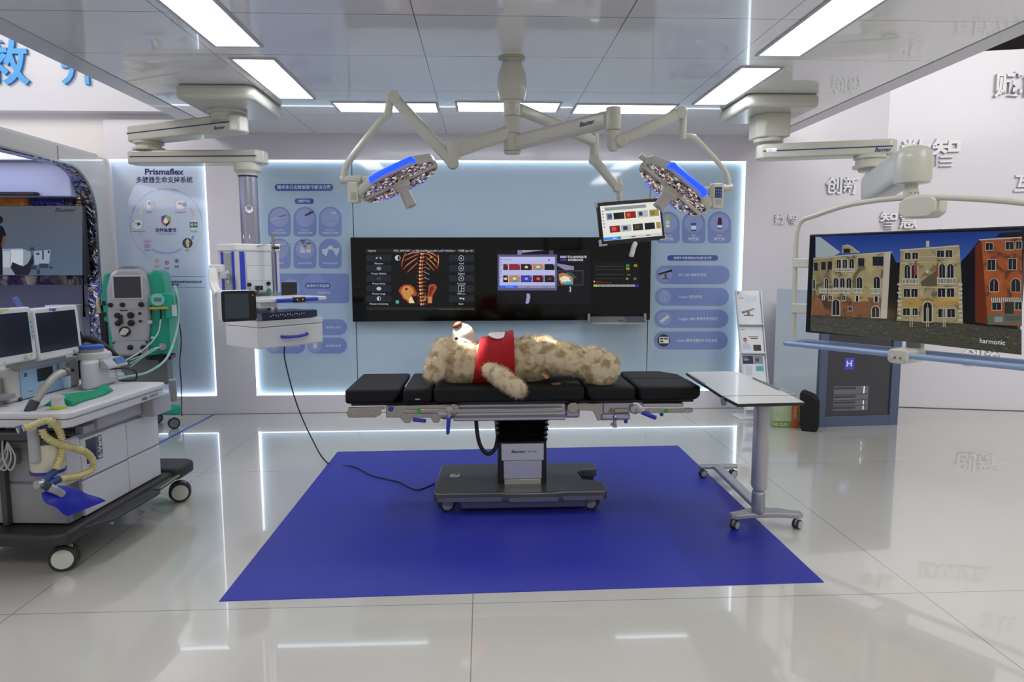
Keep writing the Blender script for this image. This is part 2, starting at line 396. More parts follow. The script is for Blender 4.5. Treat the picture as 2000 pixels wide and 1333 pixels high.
c.rect(225, 610, 300, 632, P('#B5A8CC'), 3); c.rect(235, 645, 290, 690, P('#A99CBE'), 3)
c.poly([(680, 620), (700, 590), (725, 620), (715, 690), (690, 680)], P('#C9C88C'), 3)
for x, y, s in ((285, 310, 'PrisMax'), (628, 312, 'Prismaflex ST'), (165, 520, 'Connect Catheter'), (770, 522, 'TherMax'), (260, 726, 'OXIRIS'), (700, 726, 'PHIL')): c.text(s, x, y, 22, P('#4C5478'), 3, 'c')
c.poly([(417, 350), (467, 333), (467, 456), (430, 430), (417, 400)], P('#5B4C9E'), 3); c.poly([(467, 333), (518, 350), (518, 400), (467, 400)], P('#8FB43C'), 3)
c.poly([(418, 410), (518, 402), (500, 432), (467, 458), (432, 436)], P('#D0492F'), 4); c.poly([(518, 400), (500, 432), (467, 458), (467, 402)], P('#E08A2C'), 4)
c.poly([(465, 352), (492, 398), (484, 420), (465, 428), (446, 420), (438, 398)], P('#F4F6FA'), 5)
c.text('百特急重症', 466, 516, 46, ink, 3, 'c', bold=.022); c.text('与您携手 | 共护生命', 470, 548, 22, g, 3, 'c')
for x, y, col, s in ((367, 833, '#C8AC3C', '肾脏'), (478, 853, '#B04430', '血液'), (583, 833, '#4A4A4C', '肝脏')):
    c.arc(x, y, 20, 6, 0, 360, P(col), 2); c.disc(x, y, 10, P(col), 2); c.text(s, x, y+70, 26, P(col if s != '肝脏' else '#3C4060'), 2, 'c', bold=.012)
c.strip([(100, 1002), (893, 1004), (893, 1122), (100, 1122)], 3, ink, 2, True)
c.text('提供急重症领域从设备到耗材的全套产品和疗法。', 510, 1040, 27, ink, 3, 'r', .2, .02); c.text('Prismaflex系统平台及其相关服务和临床专业知识的应用', 850, 1072, 27, ink, 3, 'r', .2, .02)
c.text('为临床制定个体化方案，实现患者预期结果。', 615, 1102, 27, ink, 3, 'r', .2, .02)
c.build('printed_artwork', b1)

# left blue board
c = plane_cv(YB, (505, 350), .1425); card = P('#7C8EC4'); card2 = P('#93A0CF'); pill = P('#4B5AA2'); wt = P('#DDE6F4'); pale = P('#A9BCD8')
c.rect(35, 180, 1235, 2440, P('#A9BFD6'), 1, 60)
c.rect(220, 68, 1024, 162, pill, 3, 46); c.text('围术多元化数智医疗解决方案', 622, 132, 56, wt, 4, 'c', bold=.012, width=730)
c.rect(493, 266, 757, 342, pill, 3, 37); c.text('进阶外科', 625, 317, 42, wt, 4, 'c', bold=.012)
for r_, ys in enumerate((378, 814)):
    for q, xs in enumerate((126, 478, 824)):
        w = 316; h = 412
        pts = [(xs+w/2+w/2*math.cos(R(a)), ys+w/2+w/2*math.sin(R(a))) for a in range(180, 361, 9)]+[(xs+w, ys+h-50), (xs+w-15, ys+h-15), (xs+w-50, ys+h), (xs+50, ys+h), (xs+15, ys+h-15), (xs, ys+h-50)]
        c.poly(pts, card, 2); c.disc(xs+w/2, ys+152, 127, card2 if not (r_ and q == 2) else card, 3)
        nm = (('Seprafilm', 'Coseal', 'Flo-Thru'), ('Floseal®', 'Resistmesh®', 'Hemopatch®'))[r_][q]
        c.text(nm, xs+w/2, ys+(332 if r_ == 0 else 350), 36, wt, 4, 'c')
        if r_ == 0: c.text(('防粘连生物膜', '外科用封合剂', '血管腔内分流栓')[q], xs+w/2, ys+372, 33, wt, 4, 'c')
dk = P('#4A3A4A')
c.poly([(160, 545), (320, 505), (330, 530), (170, 580)], P('#A8B0C4'), 4); c.strip([(275, 517), (390, 490)], 9, dk, 5)
c.poly([(625, 495), (700, 450), (745, 432), (755, 455), (700, 490), (640, 512)], P('#55344A'), 4)
c.rect(1000, 450, 1060, 480, P('#B9C2D4'), 4); c.strip([(900, 600), (1060, 560)], 4, P('#6E7AA8'), 4)
c.strip([(270, 970), (380, 850)], 8, P('#C9CCE0'), 4); c.strip([(280, 965), (320, 915)], 14, P('#9C9848'), 5)
for x, y, w, h, col in ((575, 842, 62, 14, '#20242C'), (590, 870, 40, 12, '#20242C'), (650, 875, 66, 12, '#20242C'), (570, 910, 60, 50, '#B9C0D8'), (612, 912, 40, 16, '#4C78C8'), (665, 905, 50, 50, '#C9B84C'), (572, 965, 66, 45, '#D0D4E2'), (655, 960, 60, 48, '#D0D4E2')): c.rect(x, y, x+w, y+h, P(col), 5)
c.poly([(865, 965), (940, 950), (960, 915), (1010, 915), (1030, 950), (1110, 945), (1100, 1000), (1065, 1062), (1035, 1000), (1010, 965), (960, 965), (930, 1060), (880, 1020)], P('#C4D0DA'), 5)
c.at((505, 530), .1275)
c.rect(80, 36, 1388, 492, card, 2, 55); c.disc(845, 220, 180, P('#8696C9'), 3); c.disc(490, 265, 145, card2, 3)
c.rect(350, 168, 590, 400, P('#15161E'), 5, 14); c.rect(710, 182, 1102, 266, pill, 4, 40); c.text('血流动力学监测', 905, 243, 50, wt, 5, 'c', bold=.012)
c.text('无创监护仪', 1100, 345, 38, wt, 4, 'r')
c.rect(576, 580, 872, 660, pill, 4, 38); c.text('液体治疗', 722, 634, 46, wt, 5, 'c', bold=.012)
for x0, x1, y0, y1, s in ((115, 715, 738, 978, '复方电解质'), (745, 1355, 738, 978, '葡萄糖注射液'), (115, 715, 1020, 1262, '氯化钠注射液'), (745, 1355, 1020, 1262, '葡萄糖注射液')):
    c.rect(x0, y0, x1, y1, card, 3, 118); c.disc(x0+115, (y0+y1)/2, 105, card2, 4); c.text(s, x0+402, (y0+y1)/2+18, 38, wt, 5, 'c')
    c.rect(x0+90, (y0+y1)/2-40, x0+150, (y0+y1)/2+45, P('#C2C9DE'), 5, 10)
c.build('printed_artwork', b2)
# right blue board
c = plane_cv(YB, (1280, 360), .27)
c.rect(-10, 100, 565, 1290, P('#A9BFD6'), 1, 25)
c.rect(85, 65, 455, 105, pill, 3, 19); c.text('麻醉及气道管理产品方案', 270, 94, 26, wt, 4, 'c', bold=.012)
c.rect(190, 130, 350, 163, pill, 3, 16); c.text('吸入麻醉', 270, 154, 22, wt, 4, 'c')
for q, (xs, nm, sp_) in enumerate(((6, '七氟烷', '吸入用'), (192, '地氟烷', '优宁'), (378, '异氟烷', '活宁'))):
    w = 170; ys = 198; h = 230
    pts = [(xs+w/2+w/2*math.cos(R(a)), ys+w/2+w/2*math.sin(R(a))) for a in range(180, 361, 9)]+[(xs+w, ys+h-25), (xs+w-8, ys+h-8), (xs+w-25, ys+h), (xs+25, ys+h), (xs+8, ys+h-8), (xs, ys+h-25)]
    c.poly(pts, card, 2); c.disc(xs+w/2, ys+85, 67, card2, 3)
    c.text(nm, xs+w/2, ys+208, 26, wt, 4, 'c', bold=.012); c.text(sp_, xs+w/2, ys+180, 17, wt, 4, 'c')
c.rect(76, 222, 100, 262, P('#A8C23C'), 5, 4); c.rect(74, 262, 104, 290, P('#D7DCD0'), 5); c.rect(74, 276, 104, 324, P('#A8C23C'), 4, 4); c.rect(76, 295, 102, 312, wh, 5)
c.rect(258, 280, 295, 300, P('#3848A8'), 5); c.rect(260, 300, 295, 328, wh, 5); c.rect(258, 328, 297, 340, P('#3848A8'), 5)
c.poly([(456, 242), (477, 242), (479, 262), (482, 275), (482, 322), (450, 322), (450, 275), (454, 262)], P('#4E1C2C'), 5); c.rect(450, 296, 482, 314, wh, 6)
c.rect(86, 514, 454, 554, pill, 3, 19); c.text('智慧手术室流程及体位解决方案', 270, 542, 21, wt, 4, 'c', bold=.012, width=275)
for q, (x0, x1, y0, y1, s, wd) in enumerate(((0, 538, 590, 722, 'PST 500 电动手术床', 200), (-4, 532, 750, 880, 'TruPort 医用吊塔', 172), (-8, 528, 908, 1040, 'Trulight 5000 系列手术无影灯', 296), (-12, 524, 1066, 1196, 'Helion 数字化整体手术室系统', 290))):
    c.rect(x0, y0, x1, y1, card, 3, 64); c.disc(x0+72, (y0+y1)/2, 47, card2, 4); c.text(s, x0+170, (y0+y1)/2+10, 25, wt, 5, 'l', bold=.01, width=wd)
c.poly([(22, 645), (118, 618), (122, 630), (25, 660)], P('#1C1C20'), 6); c.rect(66, 650, 82, 680, P('#55565C'), 6); c.rect(44, 680, 102, 690, P('#6A6C74'), 6)
c.strip([(50, 770), (85, 790), (70, 800), (72, 850)], 4, P('#C8CCD8'), 6)
c.poly([(30, 985), (85, 945), (105, 960), (45, 1005)], P('#D5D8DE'), 6); c.strip([(28, 985), (85, 945)], 4, P('#50545C'), 7)
c.disc(60, 1131, 46, P('#2A2C3A'), 5); c.rect(28, 1105, 96, 1152, wh, 6); c.rect(34, 1112, 58, 1125, P('#40444C'), 7); c.rect(64, 1112, 90, 1125, P('#40444C'), 7); c.rect(34, 1132, 58, 1145, P('#40444C'), 7)
c.build('printed_artwork', b4)

# ------------------------------------------------------------------ wide black screen unit
blk = M('black_glass', '#030304', .08, spec=.35)
su = thing('screen_unit', 'wide black glass screen unit with a bone scan picture, on the back wall', 'screen', (.19, 6.89, .937))
MB().box(-1.307, 1.695, 6.885, YB, .937, 1.772).build('glass_front', blk, su, .002, world=True)
YS = 6.884
sw = lambda h, s=.8: E(h, s)
MB().m(sw('#07080C', .5)).prism([(q.x, q.z) for q in (A(714, 485, Y=YS), A(928, 485, Y=YS), A(928, 607, Y=YS), A(714, 607, Y=YS))], 'y', YS-.001, YS).build('scan_screen', None, su, smooth=False, world=True)
c = plane_cv(YS-.0015, (690, 465), .135)
tx = sw('#C9CDD6', .9); bt = sw('#1C222C', .8); ic = sw('#BFC6D4', .9)
c.rect(180, 165, 1755, 210, sw('#1A1C22'), 1); c.rect(190, 1005, 1755, 1040, sw('#22242A'), 1)
c.text('Hybrid', 212, 200, 42, tx, 2); c.text('TPX_IMPORT_n+/88mhbRBgoIcy81/ruG7+RNHo=', 580, 200, 40, tx, 2, width=895); c.text('1988 Jan 01', 1518, 200, 42, tx, 2, width=218)
for k2, (a, b_) in enumerate((('Measure', 'Axial'), ('Preset: Default', 'Sagittal'), ('Preset: Bone', 'Coronal'), ('Preset: Lungs', 'MPR on'), ('Manual windowing', 'Back'))):
    y = 247+k2*146
    c.rect(188, y, 552, y+95, bt, 1, 16); c.rect(1385, y, 1748, y+95, bt, 1, 16)
    c.text(a, 370, y+135, 36, tx, 2, 'c'); c.text(b_, 1562, y+135, 36, tx, 2, 'c')
    if k2 in (1, 2, 3): c.disc(370, y+50, 34, sw(('#8C93A0', '#3A404C', '#C9CCDC')[k2-1]), 2, 26)
    if k2 < 3: c.disc(1562, y+48, 38, ic, 2, 42); c.disc(1562, y+48, 32, sw('#0A0C12'), 3, 36); c.disc(1562, y+48, 12, ic, 4)
c.strip([(330, 300), (350, 280)], 16, ic, 2); c.strip([(385, 280), (405, 305)], 16, ic, 2)
c.rect(1520, 690, 1606, 775, ic, 2); c.rect(1526, 696, 1562, 769, sw('#0A0C12'), 3); c.rect(1568, 696, 1600, 730, sw('#0A0C12'), 3); c.rect(1568, 736, 1600, 769, sw('#0A0C12'), 3)
c.poly([(1530, 876), (1555, 858), (1555, 870), (1606, 870), (1606, 900), (1592, 900), (1592, 884), (1555, 884), (1555, 892)], ic, 2)
c.disc(370, 878, 30, ic, 2); c.disc(370, 878, 24, sw('#0A0C12'), 3, a0=-90, a1=90)
c.disc(643, 290, 40, ic, 2); c.disc(643, 290, 33, sw('#10203C'), 3, a0=-90, a1=90); c.rect(614, 905, 660, 950, sw('#58B8A8'), 2)
c.text('Demonstration system, not approved for clinical use', 1750, 1040, 24, sw('#8A7430'), 3, 'r')
o1, o2, o3, o4 = sw('#A8502A', .8), sw('#C98A4A', .9), sw('#7E2014', .8), sw('#E0C896', 1.0)
rnd = random.Random(3)
for k2, (p0, p1, p2) in enumerate([((960, 215), (850, 200), (725, 270)), ((945, 235), (830, 280), (730, 335)), ((930, 290), (820, 350), (715, 455)), ((930, 355), (870, 420), (775, 500)), ((1060, 205), (1150, 215), (1235, 290)), ((1060, 225), (1165, 270), (1225, 370)), ((1055, 285), (1140, 340), (1215, 450)), ((1050, 350), (1110, 400), (1170, 475)), ((1225, 240), (1245, 330), (1215, 440)), ((760, 215), (700, 330), (700, 420))]):
    q = [((1-t)**2*p0[0]+2*t*(1-t)*p1[0]+t*t*p2[0], (1-t)**2*p0[1]+2*t*(1-t)*p1[1]+t*t*p2[1]) for t in [i/12 for i in range(13)]]
    c.strip(q, 20, o3, 2); c.strip(q[:-1], 12, o1, 3); c.strip([(a, b_-3) for a, b_ in q[1:-3]], 4, o2 if k2 % 2 else o4, 4)
for k2 in range(15):
    y = 225+k2*52; x = 1000-18*math.sin((y-225)/260*1.4)-(y-225)*.02
    c.poly([(x-40-k2, y), (x-18, y-16), (x+20, y-14), (x+44+k2, y+2), (x+22, y+14), (x-22, y+12)], o3, 2)
    c.poly([(x-22, y-10), (x+22, y-10), (x+16, y+26), (x-18, y+26)], o1, 3); c.rect(x-26, y-4, x-8, y+20, o4, 4, 4); c.rect(x+12, y-6, x+26, y+16, o2, 4, 4)
    c.strip([(x-70, y+rnd.randint(-14, 14)), (x-20, y)], 7, o3, 3); c.strip([(x+70, y+rnd.randint(-14, 14)), (x+20, y)], 7, o1, 3)
c.poly([(655, 770), (680, 710), (740, 672), (820, 675), (875, 710), (918, 790), (915, 830), (890, 845), (850, 830), (870, 900), (890, 945), (800, 945), (770, 910), (720, 880), (690, 820)], o1, 2)
c.poly([(690, 780), (730, 700), (800, 690), (860, 740), (880, 800), (830, 830), (800, 900), (740, 870)], o2, 3); c.disc(768, 740, 18, sw('#2A0C08'), 4); c.poly([(835, 840), (870, 905), (888, 944), (812, 944), (800, 900)], o4, 4); c.strip([(670, 720), (740, 680), (820, 682)], 10, o3, 4)
c.poly([(1090, 690), (1140, 665), (1190, 675), (1212, 715), (1180, 780), (1150, 830), (1140, 945), (1075, 945), (1070, 850), (1085, 780)], o1, 2); c.poly([(1110, 720), (1150, 690), (1170, 730), (1130, 800), (1100, 900), (1095, 800)], o3, 3); c.poly([(1090, 850), (1130, 850), (1135, 944), (1080, 944)], o2, 4)
for k2 in range(26): a = rnd.uniform(940, 1060); b_ = rnd.uniform(800, 940); c.strip([(a, b_), (a+rnd.uniform(-18, 18), b_+rnd.uniform(8, 26))], 8, (o1, o2, o3, o4)[k2 % 4], 4+k2 % 3)
for a, b_ in ((1030, 420), (1020, 490), (1020, 565)): c.strip([(a, b_), (a+80, b_+38)], 6, sw('#B8BCC8'), 5)
c.strip([(1110, 290), (1140, 270)], 24, sw('#C8A828'), 6); c.strip([(1170, 330), (1190, 305)], 14, sw('#C8A828'), 6)
c.build('scan_picture', su)
# middle and right pictures
c = plane_cv(YS-.0015, (950, 465), .1575)
c.rect(130, 150, 1290, 820, sw('#0C0A14', .6), 0); c.rect(386, 152, 436, 210, sw('#8C88B4'), 1); c.poly([(440, 152), (715, 152), (440, 185)], sw('#A8A4CC'), 1); c.rect(776, 152, 832, 208, sw('#4A4860'), 1)
c.poly([(878, 315), (1085, 352), (1085, 398), (975, 398), (878, 345)], sw('#8F8BB8'), 1)
c.rect(140, 206, 876, 652, sw('#5F5C80', .8), 2); c.rect(162, 235, 852, 622, sw('#B9BCEC', .9), 3)
c.rect(205, 250, 848, 270, sw('#C8CAF4'), 4); c.text('Live Sources', 210, 273, 22, sw('#33344C'), 5)
tn = ['#5A1C10', '#8C2434', '#2A1418', '#B8845A', '#0C0A10', '#0C0C10', '#B8845A', '#3A3AA0', '#501820', '#1A1A24']
xs_ = [(208, 268), (279, 418), (427, 564), (573, 710), (720, 846)]
for r_, (y0, y1) in enumerate(((324, 400), (464, 550))):
    for q, (x0, x1) in enumerate(xs_):
        c.rect(x0, y0, x1, y1, sw(tn[r_*5+q], .9), 5); mx_ = (x0+x1)/2; my = (y0+y1)/2
        if q in (1, 2, 3) or r_: c.disc(mx_, my, 22, sw(('#D46A5A', '#7C3434', '#E8C49C', '#F0E0C8', '#8C9CF0')[(q+r_*2) % 5], .9), 6, 16)
        if (r_, q) in ((0, 3), (1, 1)): c.poly([(mx_-18, y1), (mx_-6, my+8), (mx_+30, my+12), (mx_+40, y1)], sw('#28B0B8'), 7)
        c.rect(x1-16, y0+6, x1-8, y0+14, sw('#F0F0F8'), 7)
c.rect(162, 590, 388, 622, sw('#2A6CF0', .9), 4); c.rect(388, 590, 852, 622, sw('#8D8FB4', .9), 4); c.rect(768, 262, 786, 282, sw('#3848C8'), 5)
c.text('Recording', 245, 614, 20, sw('#D0DCFF'), 5); c.text('Layout', 490, 613, 20, sw('#33344C'), 5); c.text('Settings', 700, 613, 20, sw('#33344C'), 5)
for y in (265, 303, 338, 375, 410, 442, 482): c.rect(175, y-5, 189, y+5, sw('#44466A'), 5)
c.text('EASY-TO-NAVIGATE', 918, 248, 37, sw('#D8D8E4'), 2, bold=.035, width=325); c.text('USER', 918, 286, 37, sw('#5A3CC8'), 2, bold=.035, width=82); c.text('INTERFACE', 1015, 286, 37, sw('#D8D8E4'), 2, bold=.035, width=185)
c.rect(880, 400, 1204, 592, sw('#3A3A44', .8), 2); c.rect(892, 416, 1192, 578, sw('#0E1418', .8), 3)
c.poly([(895, 450), (940, 430), (1040, 450), (1080, 510), (1070, 576), (930, 576), (900, 520)], sw('#B07848', .9), 4); c.poly([(905, 500), (960, 470), (1010, 480), (1050, 530), (1010, 560), (930, 540)], sw('#E8DCC8', .9), 5)
c.poly([(970, 578), (985, 540), (1075, 545), (1075, 578)], sw('#30A8B0', .9), 6); c.poly([(990, 420), (1060, 430), (1130, 500), (1080, 500), (1010, 450)], sw('#2C4A54', .9), 5)
for q in range(5): c.strip([(920+q*20, 560-q*12), (1000+q*12, 500-q*4)], 5, sw('#F4F0EC'), 7)
c.poly([(498, 690), (535, 690), (545, 730), (530, 800), (515, 818), (483, 812), (500, 740)], sw('#9A9AC4', .9), 2); c.poly([(1030, 605), (1050, 605), (1052, 650), (1046, 672), (1026, 670), (1034, 640)], sw('#B4B4CC', .8), 2)
rd, gr, ye, gy = sw('#6A1818'), sw('#3CB45C'), sw('#C4B43C'), sw('#3E4A48', .7)
c.rect(1325, 290, 1895, 612, sw('#08090C', .5), 0)
for q, (y, amp) in enumerate(((365, 22), (400, 12), (460, 14), (512, 14))):
    pts = []
    for i in range(70): x = 1350+i*5.2; pts.append((x, y-amp*abs(math.sin(i*.55+q))*(1 if i % 3 else .2)))
    c.strip(pts, 4, gy, 2)
c.text('80', 1732, 358, 42, gr, 3, bold=.02); c.text('80', 1830, 358, 42, ye, 3, bold=.02); c.text('98', 1732, 398, 42, ye, 3, bold=.03); c.text('33', 1730, 518, 34, tx, 3); c.text('11', 1830, 522, 42, tx, 3); c.text('120/80', 1736, 425, 22, rd, 3); c.text('2016', 1745, 465, 22, ye, 3)
c.rect(1350, 535, 1420, 545, rd, 2); c.rect(1350, 550, 1550, 562, rd, 2); c.rect(1330, 532, 1346, 550, tx, 2)
c.rect(1328, 578, 1372, 606, sw('#C8C828'), 2); c.rect(1374, 578, 1842, 606, sw('#9A9CA0'), 2); c.rect(1843, 578, 1890, 606, sw('#2A2AC0'), 2)
for q in range(7): c.rect(1412+q*62, 582, 1416+q*62, 602, sw('#303238'), 3)
c.build('monitor_pictures', su)
# keyboard shelf
ks = thing('keyboard_shelf', 'narrow metal keyboard shelf folded out below the black screen unit', 'shelf', (1.345, 6.84, .965))
m_ = M('brushed_alu', '#A9AAAC', .3, .8)
TS = Matrix.Rotation(R(20), 4, 'X')
MB().box(-.27, .27, -.14, .02, -.012, .006, TS).build('tray', m_, ks, .003)
MB().box(.08, .26, -.13, .01, .006, .010, TS).build('key_pad', M('dark_pad', '#54565C', .5), ks)
MB().box(.0, .05, -.10, -.07, .006, .008, TS).build('grip_slot', M('dark_pad', '#54565C', .5), ks)
for sx_ in (-1, 1): MB().box(sx_*.285-.012, sx_*.285+.012, -.03, .0455, -.03, .04).build('bracket', m_, ks, .004)
# ================================================================== left side wall with the rounded opening and the alcove behind it
LX = -3.64
gw = M('gloss_cream', '#D2D2D0', .08, coat=.7, var=.02, vs=1)
outer = [(1.5, 0), (YW, 0), (YW, 2.53), (1.5, 2.53)]
def arch(off=0.0):
    y1, z1, r = 6.69+off, 2.39+off, .42
    pts = [(1.5, z1)]+[(y1-r+r*math.sin(R(a)), z1-r+r*math.cos(R(a))) for a in range(0, 91, 9)]+[(y1-.02, .62), (1.5, .62)]
    return pts
a_ = arch()
mb = MB()
# wall ring: strips between opening outline and outer edge
mb.prism([(1.5, .0), (YW, 0), (YW, .62), (1.5, .62)], 'x', LX-.1, LX)
mb.prism([(1.5, 2.39), (6.27, 2.39), (6.27, 2.53), (1.5, 2.53)], 'x', LX-.1, LX)
mb.prism(a_[1:-1][::1][:12]+[(YW, .62), (YW, 2.53), (6.27, 2.53)], 'x', LX-.1, LX)
struct('wall_left', mb, gw)
struct('trim_left_wall', MB().box(LX-.1, LX+.004, 6.165, 6.17, 2.39, 2.531), M('joint_grey', '#77777A'))
oi, oo = arch(0), arch(.016)
mb = MB()
for i in range(len(oi)-2):
    p, q, r_, s_ = oi[i], oi[i+1], oo[i+1], oo[i]
    mb.prism([p, q, r_, s_], 'x', LX-.03, LX+.008)
struct('trim_opening', mb, M('satin_steel', '#9A9BA3', .22, .85))
mb = MB(); ol_ = arch(-.006)
for i in range(len(oi)-2):
    mb.prism([ol_[i], ol_[i+1], oi[i+1], oi[i]], 'x', LX-.115, LX-.004)
lining_mesh = mb
struct('wall_alcove_back', MB().box(-7, LX-.1, 7.02, 7.1, 0, 2.6), M('alcove_wall', '#B9C0D2', .35, coat=.2))
struct('wall_alcove_side', MB().box(-7.1, -7.0, 1.5, 7.1, 0, 2.6), M('alcove_side', '#8C90A6', .4))
struct('ceiling_alcove', MB().box(-7, LX-.1, 1.5, 7.02, 2.50, 2.58), M('alcove_ceiling', '#D8DAE4', .4))
t = thing('alcove_light', 'long lit panel in the alcove ceiling behind the left wall opening', 'ceiling light', (-4.7, 5.0, 2.46))
MB().box(-.9, .86, -2.8, 1.45, 0, .035).build('diffuser', M('alcove_lit', '#F2F2FF', .5, emis='#DDE0FF', es=2.2), t)
fd = MB(); 
for q in ((-.93, -.9, -2.83, 1.48), (.86, .89, -2.83, 1.48), (-.9, .86, 1.45, 1.48)): fd.box(*q, -.012, .035)
fd.build('frame', alu, t)
tag(MB().box(-6.9, LX-.13, 6.55, 6.95, 2.135, 2.498).build('soffit', M('soffit_paint', '#AEB4CC', .3, coat=.3), bev=.01), 'pale boxed-in soffit over the wall screen in the left alcove', 'soffit')
tag(MB().box(-4.9, -4.05, 6.47, 6.545, 2.14, 2.17).build('sound_bar', M('black_plastic', '#141416', .35), bev=.006), 'black sound bar on the soffit above the alcove screen', 'sound bar')
# mirror reflections behind the screen, painted as coloured panels
def foil(name, cols, sc, rough=.25, metal=.5):
    m = bpy.data.materials.new(name); m.use_nodes = True; N = m.node_tree.nodes; Lk = m.node_tree.links; b = N['Principled BSDF']
    tc = N.new('ShaderNodeTexCoord'); vo = N.new('ShaderNodeTexNoise'); vo.inputs['Scale'].default_value = sc; vo.inputs['Detail'].default_value = 3; vo.inputs['Distortion'].default_value = 1.5
    Lk.new(tc.outputs['Object'], vo.inputs['Vector']); cr = N.new('ShaderNodeValToRGB'); Lk.new(vo.outputs['Fac'], cr.inputs[0])
    e = cr.color_ramp.elements; e[0].position = .35; e[1].position = .65; e[0].color = hx(cols[0]); e[1].color = hx(cols[-1])
    for i, cc in enumerate(cols[1:-1]): q = e.new(.35+.3*(i+1)/(len(cols)-1)); q.color = hx(cc)
    Lk.new(cr.outputs[0], b.inputs['Base Color']); b.inputs['Roughness'].default_value = rough; b.inputs['Metallic'].default_value = metal
    bp = N.new('ShaderNodeBump'); bp.inputs['Strength'].default_value = 1; bp.inputs['Distance'].default_value = .05; Lk.new(vo.outputs['Fac'], bp.inputs['Height']); Lk.new(bp.outputs['Normal'], b.inputs['Normal'])
    return m
tag(lining_mesh.build('opening_lining', foil('foil_lining', ['#5A5A66', '#C8C8D4', '#B09868', '#8C9CE0', '#3A3A44', '#D0D0D8'], 7, .1, .95)), 'mirror foil lining with painted reflections on the inner edge of the rounded wall opening', 'lining')  # colours the lining would mirror are painted into its foil
pn = thing('painted_reflection', 'mirror reflections painted as orange and indigo panels behind the alcove screen', 'panel', (-4.5, 6.8, 1.2))  # reflected colour bands, painted on solid boxes
def px_rect(mb, x0, y0, x1, y1, Y, th=.02):
    p = A(x0, y1, Y=Y); q = A(x1, y0, Y=Y); mb.box(p.x, q.x, Y, Y+th, p.z, q.z); return mb
px_rect(MB(), -60, 383, 53, 404, 6.75).build('orange_reflection', foil('orange_reflected', ['#E07A18', '#F59A2C', '#E8861E'], 3, .3, .1), pn, world=True)
px_rect(MB(), 60, 383, 126, 404, 6.75).build('indigo_reflection', foil('indigo_reflected', ['#2A2470', '#3A32A8', '#241E5C'], 4, .2, .2), pn, world=True)
px_rect(MB(), 126, 383, 178, 404, 6.75).build('dark_reflection', foil('dark_reflected', ['#2A2A3C', '#44385C', '#5A5060'], 8, .2, .4), pn, world=True)
px_rect(MB(), -60, 537, 160, 558, 6.75).build('lower_panel', foil('painted_glow', ['#E8DCC8', '#5A4A8C', '#302C60', '#A8948C'], 3, .25, .2), pn, world=True)  # pale window glow put in as colour
px_rect(MB(), -60, 556, 186, 600, 6.70).build('grey_panel', M('slate_panel', '#54566A', .25, coat=.4, var=.15, vs=3), pn, world=True)
fo = MB(); fo.prism([(A(159, 400, Y=6.62).x, A(159, 400, Y=6.62).z), (LX-.13, A(150, 328, Y=6.62).z), (LX-.13, A(186, 620, Y=6.62).z), (A(162, 620, Y=6.62).x, A(162, 620, Y=6.62).z)], 'y', 6.62, 6.64)
fo = fo.build('foil_curtain', foil('foil', ['#0E0E12', '#4A58A8', '#B8A468', '#1A1A20', '#5A5A58', '#0E0E12'], 5, .12, .8)); tag(fo, 'crumpled dark mirror foil strip with painted reflections between alcove screen and wall opening', 'foil')  # blue and gold reflections painted into the foil colour
t = thing('wall_screen', 'flat screen showing a pale grey hospital film in the left alcove', 'screen', (-4.3, 6.6, 1.39))
p = A(-90, 538, Y=6.56); q = A(161, 403, Y=6.56)
MB().box(p.x-.006, q.x+.006, 6.561, 6.60, p.z-.006, q.z+.006).build('housing', M('black_plastic', '#141416', .35), t, .004, world=True)
c = plane_cv(6.56)
def grad(name, top, bot, z0, z1, s=.8, xk=0):      # picture on a lit screen that runs from one colour to another
    m = bpy.data.materials.new(name); m.use_nodes = True; N = m.node_tree.nodes; Lk = m.node_tree.links; b = N['Principled BSDF']
    ge = N.new('ShaderNodeNewGeometry'); sp = N.new('ShaderNodeSeparateXYZ'); Lk.new(ge.outputs['Position'], sp.inputs[0])
    mr = N.new('ShaderNodeMapRange'); mr.inputs[1].default_value = z0; mr.inputs[2].default_value = z1; Lk.new(sp.outputs[2], mr.inputs[0])
    mx = N.new('ShaderNodeMix'); mx.data_type = 'RGBA'; mx.inputs[6].default_value = hx(bot); mx.inputs[7].default_value = hx(top); Lk.new(mr.outputs[0], mx.inputs[0])
    b.inputs['Base Color'].default_value = hx('#050505'); b.inputs['Roughness'].default_value = .15
    Lk.new(mx.outputs[2], b.inputs['Emission Color']); b.inputs['Emission Strength'].default_value = s; return m
c.rect(-88, 403, 161, 538, grad('film_sky', '#727A84', '#6E86A6', 1.45, 2.05, .42), 0)
c.at((0, 200), .3)
baxter(c, 358, 713, 36, sw('#20283C'), 2, width=134)
c.poly([(0, 800), (22, 815), (40, 860), (34, 910), (12, 950), (15, 1000), (18, 1124), (-30, 1124), (-30, 800)], sw('#12141A'), 2); c.poly([(20, 870), (38, 870), (36, 920), (16, 945), (6, 940)], sw('#6A4A3C'), 3); c.disc(-6, 765, 26, sw('#20140E'), 2)
c.poly([(15, 955), (140, 950), (200, 975), (195, 1124), (18, 1124)], sw('#8A96A6'), 2, ); c.rect(70, 960, 150, 1060, sw('#C4CAD4'), 3); c.rect(20, 970, 64, 1075, sw('#B4BAC4'), 3)
c.poly([(80, 1040), (150, 1070), (180, 1050), (215, 990), (220, 1040), (190, 1124), (100, 1124), (70, 1080)], sw('#20222C'), 4); c.poly([(220, 970), (330, 960), (320, 1050), (225, 1060)], sw('#98A4B8'), 3)
for x, y, w, h in ((195, 945, 28, 18), (235, 980, 22, 14), (275, 965, 10, 60), (310, 965, 14, 18), (255, 1050, 60, 30), (200, 1065, 40, 24), (320, 1070, 25, 14), (240, 1090, 20, 30)): c.rect(x, y, x+w, y+h, sw('#343A4C'), 5, 4)
c.build('film_picture', t)
